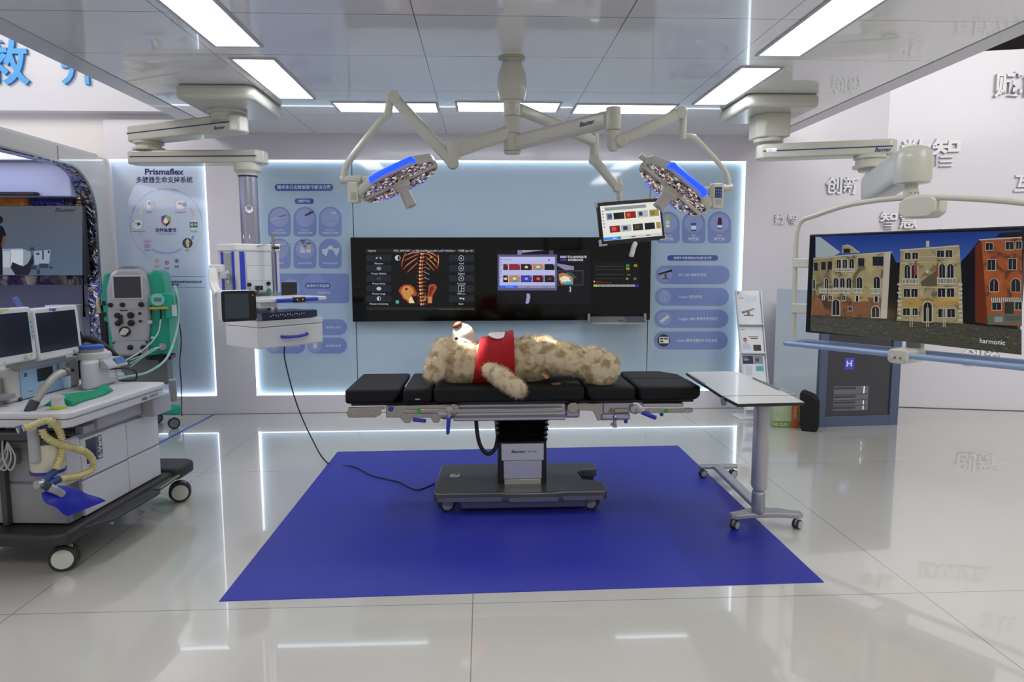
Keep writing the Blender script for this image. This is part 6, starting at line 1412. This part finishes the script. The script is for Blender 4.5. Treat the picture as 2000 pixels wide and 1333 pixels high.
for r_, yy, zz_, mm in ((.016, .49, .965, alum), (.009, .525, .925, dgrey), (.010, .13, .838, dgrey)): MB().lathe([(0, r_), (.009, r_*.9)], (-.30, yy, zz_), (1, 0, 0), 20).build('gas_port', mm, am)
def monitor(y0, y1, z0, z1, brand, rz, label_marks):
    T = Matrix.Translation((-.25, (y0+y1)/2, z0)) @ Matrix.Rotation(rz, 4, 'Z') @ Matrix.Rotation(R(-3), 4, 'Y'); w_ = (y1-y0)/2; h_ = z1-z0
    hs = MB().ext([T @ Vector((-.055, y, z)) for y, z in rr(-w_, 0, w_, h_, .02)], T.to_3x3() @ Vector((.055, 0, 0))).build('monitor', M('monitor_white', '#D9D9DB', .35, coat=.1), am, .008, 3)
    MB().ext([T @ Vector((.0, y, z)) for y, z in ((-w_+.014, .04), (w_-.028, .04), (w_-.028, h_-.026), (-w_+.014, h_-.026))], T.to_3x3() @ Vector((.0012, 0, 0))).build('display', M('display_off', '#272B38', .15, coat=.4), hs)
    mb = MB(); mb.m(lgrey).lathe([(0, .016), (.014, .015), (.016, .012)], T @ Vector((.0, w_-.07, .02)), T.to_3x3() @ Vector((1, 0, 0)), 24)
    mb.build('turn_knob', None, hs)
    c = Cv(lambda u, v, l: T @ Vector((.001+.0006*l, u, v)))
    c.rect(w_-.045, .022, w_-.032, .033, M('sticker_yellow', '#D0D020', .5), 1)
    if label_marks:
        c.rect(w_-.022, .10, w_-.008, .235, P('#A8C0D8', .4), 1); c.rect(w_-.02, .215, w_-.01, .23, M('sticker_yellow', '#D0D020', .5), 2)
        for k in range(4): c.rect(w_-.018, .115+k*.024, w_-.012, .125+k*.024, P('#5070A0', .4), 2)
        c.poly([(-.02, h_-.018), (.03, h_-.012), (.05, h_-.002), (-.01, h_-.004)], M('tape_cream', '#CFC690', .6), 1); c.rect(-.03, .008, -.018, .02, M('tape_cream', '#CFC690', .6), 1)
    c.build('stickers', hs, world=False)
    c = Cv(lambda u, v, l: T @ Vector((.0012, u, -v))); c.text(brand, -w_*.32, -(h_-.020), .020, M('navy_print', '#24247A', .4), 1, bold=.03); c.build('brand_name', hs, world=False)
    return hs
monitor(.212, .565, 1.018, 1.288, 'Dräger', R(2), False)
monitor(-.165, .20, 1.030, 1.300, 'Dräger', R(-2), True)
MB().box(-.34, -.27, .10, .45, .985, 1.06).build('monitor_mount', mgrey, am, .01)
MB().bar((-.30, .19, 1.29), (-.31, .165, 1.345), .012, .026).build('blue_clip', M('clip_blue', '#5C74C0', .4), am, .004)
# breathing absorber with lime canister
cn = MB().lathe([(0, .068), (.01, .072), (.13, .070), (.135, .06)], (-.02, -.085, .545), (0, 0, 1), 32).build('absorber_canister', M('clear_plastic', '#C9C6B4', .2, coat=.4, var=.2, vs=18), am)
MB().lathe([(0, .073), (.014, .074)], (-.02, -.085, .535), (0, 0, 1), 32).build('blue_ring', M('ring_blue', '#2A2A98', .3), cn)
MB().lathe([(0, .062), (.03, .066), (.05, .05)], (-.02, -.085, .675), (0, 0, 1), 28).build('canister_head', dgrey, am)
MB().box(-.14, .0, -.12, -.02, .69, .752).build('valve_block', blk_pl, am, .01)
mb = MB(); mb.lathe([(0, .032), (.012, .034), (.014, .03)], (.015, -.035, .829), (0, 0, 1), 28); dl = mb.build('relief_valve', M('lime_ring', '#B8CC3C', .4), am)
MB().lathe([(0, .028), (.03, .026), (.034, .029), (.045, .029)], (.015, -.035, .842), (0, 0, 1), 24).build('valve_cap', lgrey, dl)
MB().tube([(-.10, -.10, .76), (-.09, -.085, .82), (-.075, -.06, .87)], .023, 16, 5).build('arm_socket', dgrey, am)
MB().tube([(-.075, -.06, .865), (-.055, -.01, .93), (-.05, .04, .965), (-.05, .085, .978), (-.05, .11, .975)], .018, 16, 6).build('bag_arm', M('arm_beige', '#B0AEA4', .35, .2), am)
MB().cyl((-.05, .11, .978), (-.05, .135, .975), .022).build('arm_end', M('end_brown', '#6A6258', .4), am)
MB().cyl((-.05, .125, .96), (-.05, .13, .90), .018, .014).build('arm_nozzle', M('nozzle_blue', '#A8C0DC', .3), am)
# left grey fittings
MB().box(-.40, -.26, -.02, .06, .86, .885).build('grey_arm', mgrey, am, .006); MB().box(-.45, -.32, -.05, .06, .80, .96).build('side_box', mgrey, am, .008)
MB().box(-.34, -.20, -.10, -.02, .555, .63).build('clear_tray', M('tray_smoke', '#75777A', .3), am, .006)
# casters
for x, y, rz in ((-.06, .03, R(-158)), (-.0, 1.02, R(-152)), (-.75, .03, R(20)), (-.75, 1.02, R(20))):
    caster(am, x, y, .066, .04, rz, False, hubm=M('hub_white', '#C9C8C2', .4), tm=M('tyre_dark', '#2B2B2D', .5), fork=M('fork_beige', '#A8A6A0', .4))
# loose things on and around it
def place(o, lx, ly, lz, rz=0):
    p = MW[am.name] @ Vector((lx, ly, lz)); o.location = p; o.rotation_euler = (0, 0, AR+rz); MW[o.name] = Matrix.Translation(p) @ Matrix.Rotation(AR+rz, 4, 'Z')
vd = thing('vaporizer', 'light grey anaesthetic vaporizer device standing on the machine worktop', 'medical device'); place(vd, 0, 0, .829)
vb = MB(); vb.prism([(-.27, .55), (-.17, .41), (-.14, .44), (-.14, .69), (-.17, .71), (-.27, .71)], 'z', 0, .155); vb.build('housing', M('device_grey', '#C4C4C8', .35, coat=.1), vd, .02, 4)
MB().lathe([(0, .08), (.035, .078), (.04, .07)], (-.21, .58, .152), (0, 0, 1), 36).build('top_collar', lgrey, vd, .003)
MB().lathe([(0, .062), (.02, .062)], (-.215, .575, .19), (0, 0, 1), 30).build('filler_neck', M('neck_tan', '#A09A90', .35), vd)
MB().lathe([(0, .064), (.016, .064), (.022, .055)], (-.215, .575, .21), (0, 0, 1), 30).build('blue_cap', M('cap_blue', '#2C5CB8', .35), vd)
MB().ball((-.20, .655, .165), .04, .05, .03).ball((-.20, .66, .19), .018, .022, .012).build('turn_knob', lgrey, vd)
pn_ = MB(); pn_.prism([(-.14, .155), (-.115, .150), (-.085, .115), (-.085, .10), (-.14, .10)], 'y', .52, .70); pn_.build('display_hood', M('hood_grey', '#B4B6BE', .35, coat=.2), vd, .012, 3)
mb = MB(); T_ = Matrix.Identity(4); mb.prism([(-.112, .151), (-.109, .1535), (-.086, .1225), (-.089, .120)], 'y', .60, .685); mb.build('display_bar', M('bar_blue', '#3C68A4', .3), vd)
MB().box(-.141, -.1385, .60, .645, .04, .085).build('clear_window', M('window_pale', '#E2E2EC', .2), vd)
mb = MB()
for k in range(5): mb.box(-.141, -.139, .665, .675, .025+k*.015, .029+k*.015)
mb.build('side_marks', dgrey, vd)
hz_ = MB().tube([(-.34, .63, .03), (-.335, .63, .20), (-.31, .64, .255), (-.26, .66, .25), (-.20, .68, .20), (-.17, .735, .13)], .022, 14, 6).build('hose_bundle', rub, vd)
MB().tube([(-.30, .545, .25), (-.30, .575, .295), (-.30, .61, .295), (-.30, .62, .23)], .011, 10, 5).build('black_hook', rub, vd)
# green cloth
import random as _r
rc = _r.Random(4); mb = MB(); gv = {}
for i in range(25):
    for j in range(13):
        u, v = i/24, j/12
        x = -.095+.15*v*(1-.35*u)-.01*math.sin(u*7); y = .02+.40*u
        z = .004+.016*math.sin(v*3.1)*(1+.5*math.sin(u*6.5+v*2))+.007*abs(math.sin(v*9+u*2.5))+.012*math.exp(-((v-.5)*6+math.sin(u*5))**2)
        if i in (0, 24) or j in (0, 12): z = .0025
        gv[i, j] = mb.b.verts.new((x, y, max(z, .0025)))
for i in range(24):
    for j in range(12): mb._f([gv[i, j], gv[i+1, j], gv[i+1, j+1], gv[i, j+1]])
gc = mb.build('surgical_cloth', M('cloth_green', '#12946C', .8, bump=.2, bs=300)); place(gc, .0, .0, .829, R(0)); gc.modifiers.new('s', 'SOLIDIFY').thickness = .002; tag(gc, 'crumpled green surgical cloth on the white machine worktop', 'cloth')
# corrugated hoses and blue bag
hosem = M('hose_yellow', '#C9BE84', .4, coat=.2)
bh = thing('breathing_circuit', 'yellow corrugated breathing hoses hanging from the white machine, ending in blue cuffs', 'breathing hose'); place(bh, 0, 0, 0)
def dens(pts, step=.006):
    p = sm(pts, 30); out = [p[0]]
    for q in p:
        if (q-out[-1]).length >= step: out.append(q)
    return out
def AML(px, py, lx):
    Mi = MW[am.name].inverted(); ex = MW[am.name].to_3x3() @ Vector((1, 0, 0)); return Mi @ APL(px, py, MW[am.name] @ Vector((lx, 0, 0)), ex)
def hosepath(l): return [AML(*q) for q in l]
MB().tube(dens(hosepath([(33, 842, .0), (58, 834, .03), (82, 824, .05), (100, 824, .07), (114, 838, .07), (121, 862, .065), (119, 890, .06), (108, 920, .05)])), .0150, 14, corr=.0030, cap=True).build('hose', hosem, bh, ang=80)
MB().tube(dens(hosepath([(82, 838, .03), (88, 852, .04), (110, 866, .06), (142, 875, .085), (168, 884, .095), (182, 902, .10), (176, 920, .095), (150, 931, .08), (116, 936, .065)])), .0150, 14, corr=.0030).build('hose', hosem, bh, ang=80)
cuf = M('cuff_blue', '#1E3C78', .4)
MB().tube(hosepath([(107, 922, .05), (97, 930, .048), (87, 941, .045)]), .017, 14, 4).build('cuff', cuf, bh); MB().tube(hosepath([(115, 937, .065), (104, 942, .06), (95, 948, .055)]), .017, 14, 4).build('cuff', cuf, bh)
MB().tube(hosepath([(80, 944, .045), (88, 948, .05), (97, 953, .055)]), .02, 14, 4).build('y_piece', M('clear_dark', '#4C4E50', .1, coat=.6), bh)
MB().tube(hosepath([(71, 948, .042), (80, 945, .045)]), .018, 14).build('metal_end', alum, bh)
MB().tube(hosepath([(34, 842, 0), (45, 838, .012)]), .02, 14).build('cuff', cuf, bh); MB().tube(hosepath([(82, 838, .03), (84, 830, .028)]), .02, 14).build('cuff', cuf, bh)
bb_ = thing('breathing_bag', 'flat blue breathing bag hanging at the hose ends above the black base', 'breathing bag'); place(bb_, 0, 0, 0)
gv = {}; mb = MB(); b0_ = AML(98, 956, .06); b1b = AML(163, 990, .12)
ax_ = b1b-b0_; sx_ = (AML(150, 966, .10)-AML(112, 984, .09))*.5
nb = ax_.cross(sx_).normalized()
if nb.x < 0: nb = -nb
for s_ in (1, -1):
    for i in range(17):
        for j in range(11):
            u, v = i/16, j/10*2-1; wd = (.42+.58*min(1, u*2.6)) * (1+.05*math.sin(u*9))
            th = .012*math.sqrt(max(0, 1-v*v))*math.sin(math.pi*min(1, .12+u*.8))
            gv[s_, i, j] = mb.b.verts.new(b0_+ax_*u*(1.12+.06*v)+sx_*v*wd*1.75+nb*(s_*th+.007*math.sin(u*6+v*2)))
    for i in range(16):
        for j in range(10): mb._f([gv[s_, i, j], gv[s_, i+1, j], gv[s_, i+1, j+1], gv[s_, i, j+1]])
bmesh.ops.remove_doubles(mb.b, verts=mb.b.verts, dist=.0004)
mb.build('bag', M('bag_blue', '#1E22A0', .35, coat=.1), bb_, ang=70)
MB().tube(hosepath([(97, 953, .075), (108, 958, .09), (122, 966, .10)]), lambda t: .021-.005*t, 14, 4).build('bag_neck', M('neck_clear', '#8A8C94', .15, coat=.6), bb_)
# clear bag of tubing left of the machine
mb = MB()
for k in range(4): mb.tube([(-.28+.03*k, -.13, .72), (-.30+.04*k, -.15, .62), (-.24+.03*k, -.15, .56), (-.19+.02*k, -.14, .62), (-.17, -.13, .69)], .004, 8, 6)
tb = mb.build('clear_tubing', M('clear_tube', '#A4A8AA', .15, coat=.6)); place(tb, 0, 0, 0); tag(tb, 'thin clear tubing coiled at the left side of the white machine', 'tubing')

# ================================================================== dialysis machine (blood purification unit), green and silver
DO = Vector((-3.20, 6.42, 0))
dm = thing('dialysis_machine', 'green and silver blood purification machine on wheels by the pale board', 'medical machine', DO[:], R(14))
grn = M('machine_green', '#12A07E', .4, coat=.1, var=.04, vs=3); sil = M('machine_silver', '#B0B0B2', .35, .25); dks = M('knob_black', '#101012', .3)
dz = .66
def face(a): return a
fp = [(-.155, .69), (.115, .69), (.16, 1.05), (.165, 1.30), (.15, 1.42), (.10, 1.475), (-.09, 1.475), (-.15, 1.43), (-.185, 1.30), (-.19, 1.05)]
MB().prism([(x*1.0, z) for x, z in fp], 'y', -.17, .08).build('silver_front', sil, dm, .03, 4)
MB().prism([(-.10, 1.47), (.09, 1.47), (.03, 1.50), (-.04, 1.50)], 'y', -.14, .08).build('top_cap', M('cap_grey', '#7C8482', .4), dm, .01)
MB().prism([(-.195, .69), (-.195, 1.0), (-.225, 1.01), (-.225, 1.30), (-.20, 1.43), (-.155, 1.44), (-.15, .69)], 'y', -.145, .22).build('green_side', grn, dm, .015, 3)
MB().prism([(.11, .68), (.30, .69), (.30, 1.05), (.28, 1.33), (.26, 1.44), (.20, 1.465), (.13, 1.42), (.15, 1.1)], 'y', -.13, .24).build('green_side', grn, dm, .02, 3)
MB().box(-.14, .25, -.05, .20, .40, .70).build('rear_column', M('column_grey', '#6E7472', .4, .3), dm, .01)
MB().box(-.02, .10, -.05, .12, .10, .45).build('stand_column', M('stand_metal', '#8E9294', .3, .5), dm, .01)
MB().box(-.135, .115, -.176, -.168, 1.20, 1.42).build('screen_bezel', M('bezel_silver', '#C6C6C8', .3, .3), dm, .012)
MB().box(-.118, .098, -.1785, -.175, 1.215, 1.405).build('screen', M('dial_screen', '#2A2A32', .15, coat=.5), dm)
fy = -.171
def knob(x, z, r, h=.02, m_=dks): MB().lathe([(0, r), (h, r*.92), (h+.002, r*.6)], (x, fy, z), (0, -1, 0), 20).build('pump_knob', m_, dm)
for x, z, r in ((-.155, 1.155, .022), (-.06, 1.155, .022), (.09, 1.155, .024), (-.105, 1.06, .026), (-.105, .99, .026), (.0, 1.06, .030), (.0, .99, .030), (-.02, .77, .024), (.085, .765, .024), (.075, 1.075, .013), (.075, 1.005, .013), (.12, .815, .01), (-.15, .815, .008), (.055, .70, .018), (.12, .67, .018)): knob(x, z, r)
MB().box(-.10, -.065, fy-.018, fy, .985, 1.065).build('pump_lever', dks, dm, .004); MB().box(-.085, -.02, fy-.003, fy, 1.10, 1.108).build('slot', dks, dm)
rt = MB().lathe([(0, .047), (.02, .045)], (-.055, fy, .915), (0, -1, 0), 30).build('pump_wheel', dks, dm)
mb = MB(); mb.prism([(-.092, .908), (-.06, .95), (-.018, .938), (-.02, .915), (-.05, .882), (-.088, .888)], 'y', fy-.034, fy-.018); mb.build('rotor', M('rotor_cream', '#C8C8B8', .4), rt, .002)
MB().box(-.17, .14, fy-.006, fy+.002, .832, .838).build('chrome_line', alum, dm); MB().box(-.17, .15, fy-.006, fy+.002, 1.118, 1.123).build('chrome_line', alum, dm)
# syringe-pump like box on the right with round display
pb = MB(); pb.prism([(.17, 1.15), (.17, 1.22), (.20, 1.25), (.34, 1.26), (.37, 1.24), (.38, 1.03), (.30, 1.03), (.30, 1.12)], 'y', -.26, -.02); pb = pb.build('side_unit', grn, dm, .012, 3)
MB().lathe([(0, .055), (.006, .055)], (.245, -.262, 1.20), (0, -1, 0), 30).build('round_display', M('display_ring', '#7CC8C4', .4), pb)
MB().box(.215, .275, -.272, -.266, 1.183, 1.218).build('small_screen', M('lcd_olive', '#6C7468', .3), pb)
MB().box(.175, .33, -.275, -.26, 1.115, 1.135).build('yellow_strip', M('strip_yellow', '#D89C1C', .4), pb)
MB().box(.355, .385, -.265, -.2, 1.05, 1.15).build('grey_label', lgrey, pb)
for q in ((.13, .17, -.17, -.12, .98, 1.01), (.15, .175, -.17, -.12, .84, .86)): MB().box(*q).build('tube_clip', lgrey, dm, .002)
MB().lathe([(0, .035), (.03, .032)], (.235, -.13, .765), (.2, -1, 0), 24).build('tube_tap', M('tap_chrome', '#A8ACB0', .2, .8), dm, .002)
for q in ((.13, .165, -.15, -.12, 1.06, 1.10), (.20, .235, -.16, -.05, .60, .70), (.12, .30, -.12, .1, .64, .675), (-.229, -.20, -.149, -.13, 1.05, 1.09), (-.229, -.20, -.149, -.13, 1.15, 1.19)): MB().box(*q).build('side_fitting', dks, dm, .002)
tubm = M('tube_mint', '#A8D4C8', .2, coat=.5)
MB().tube([(.25, -.20, 1.11), (.25, -.20, 1.06), (.245, -.19, 1.02)], .008, 8, 3).build('black_plug', dks, dm)
MB().tube([(.245, -.19, 1.02), (.22, -.20, .90), (.15, -.22, .80), (.05, -.26, .72), (-.05, -.32, .66)], .006, 8, 8).build('clear_line', M('tube_white', '#D4DAD8', .2, coat=.5), dm)
for k in range(3): MB().tube([(.235, -.16, .765+k*.004), (.16, -.20, .75-k*.012), (.08, -.24, .70-k*.012), (-.0, -.30, .67-k*.03)], .005, 8, 6).build('mint_line', tubm, dm)
MB().tube([(.36, -.10, 1.32), (.385, -.12, 1.18), (.38, -.14, 1.0), (.35, -.18, .84), (.28, -.26, .66), (.14, -.34, .56), (.0, -.40, .54), (-.1, -.45, .52)], .011, 10, 8).build('thick_mint_hose', tubm, dm)
MB().tube([(.30, .0, 1.08), (.36, -.02, 1.0), (.375, -.02, .80), (.35, 0, .6), (.35, 0, .38), (.34, 0, .08)], .005, 8, 8).build('black_line', rub, dm)
mb = MB(); mb.prism([(-.03, -.05), (.30, -.20), (.36, -.20), (.37, -.14), (.10, .10), (-.2, .12), (-.3, -.1), (-.24, -.14)], 'z', .13, .215); mb.build('wheel_base', grn, dm, .025, 3)
for x, y in ((.30, -.17), (-.26, -.10), (.10, .13), (-.18, .10)): caster(dm, x, y, .052, .024, R(15), False, hubm=M('hub_grey2', '#6C7074', .4), tm=M('tyre_black', '#1C1C1E', .5), fork=M('machine_green', '#12A07E', .4))
MB().box(-.29, -.235, -.02, .03, .16, 1.15).build('side_pole', dks, dm, .006)
MB().tube([(-.27, -.05, 1.16), (-.275, -.06, 1.22), (-.255, -.07, 1.27), (-.24, -.07, 1.30), (-.26, -.07, 1.335), (-.30, -.07, 1.34)], .010, 10, 5).build('blue_hook', M('clip_blue', '#5C74C0', .4), dm)
MB().tube([(-.27, -.06, 1.08), (-.28, -.07, 1.16), (-.275, -.06, 1.22)], .016, 10, 4).build('cream_grip', M('grip_cream', '#C8BE9C', .5), dm)
# clear plastic sheet behind the vaporizer
mb = MB(); gv = {}
for i in range(9):
    for j in range(9):
        u, v = i/8, j/8; gv[i, j] = mb.b.verts.new((-.25+.10*u-.02*v, .70+.16*u+.02*math.sin(v*5), .015+.16*v*(1-.45*u)+.012*math.sin(u*9+v*4)))
for i in range(8):
    for j in range(8): mb._f([gv[i, j], gv[i+1, j], gv[i+1, j+1], gv[i, j+1]])
ps_ = mb.build('plastic_sheet', M('pale_film', '#BCCACC', .2, coat=.6)); place(ps_, 0, -.11, .829); ps_.modifiers.new('s', 'SOLIDIFY').thickness = .0015; tag(ps_, 'crumpled pale plastic sheet behind the grey vaporizer', 'plastic sheet')
cb2 = MB().tube([(-.13, .60, .09), (-.09, .66, .085), (-.06, .72, .06), (-.06, .72, .01), (-.11, .70, .006), (-.16, .62+.1, .006)], .005, 8, 8).build('black_cable', rub); place(cb2, 0, 0, .829); tag(cb2, 'short black cable looping from the grey vaporizer onto the worktop', 'cable')
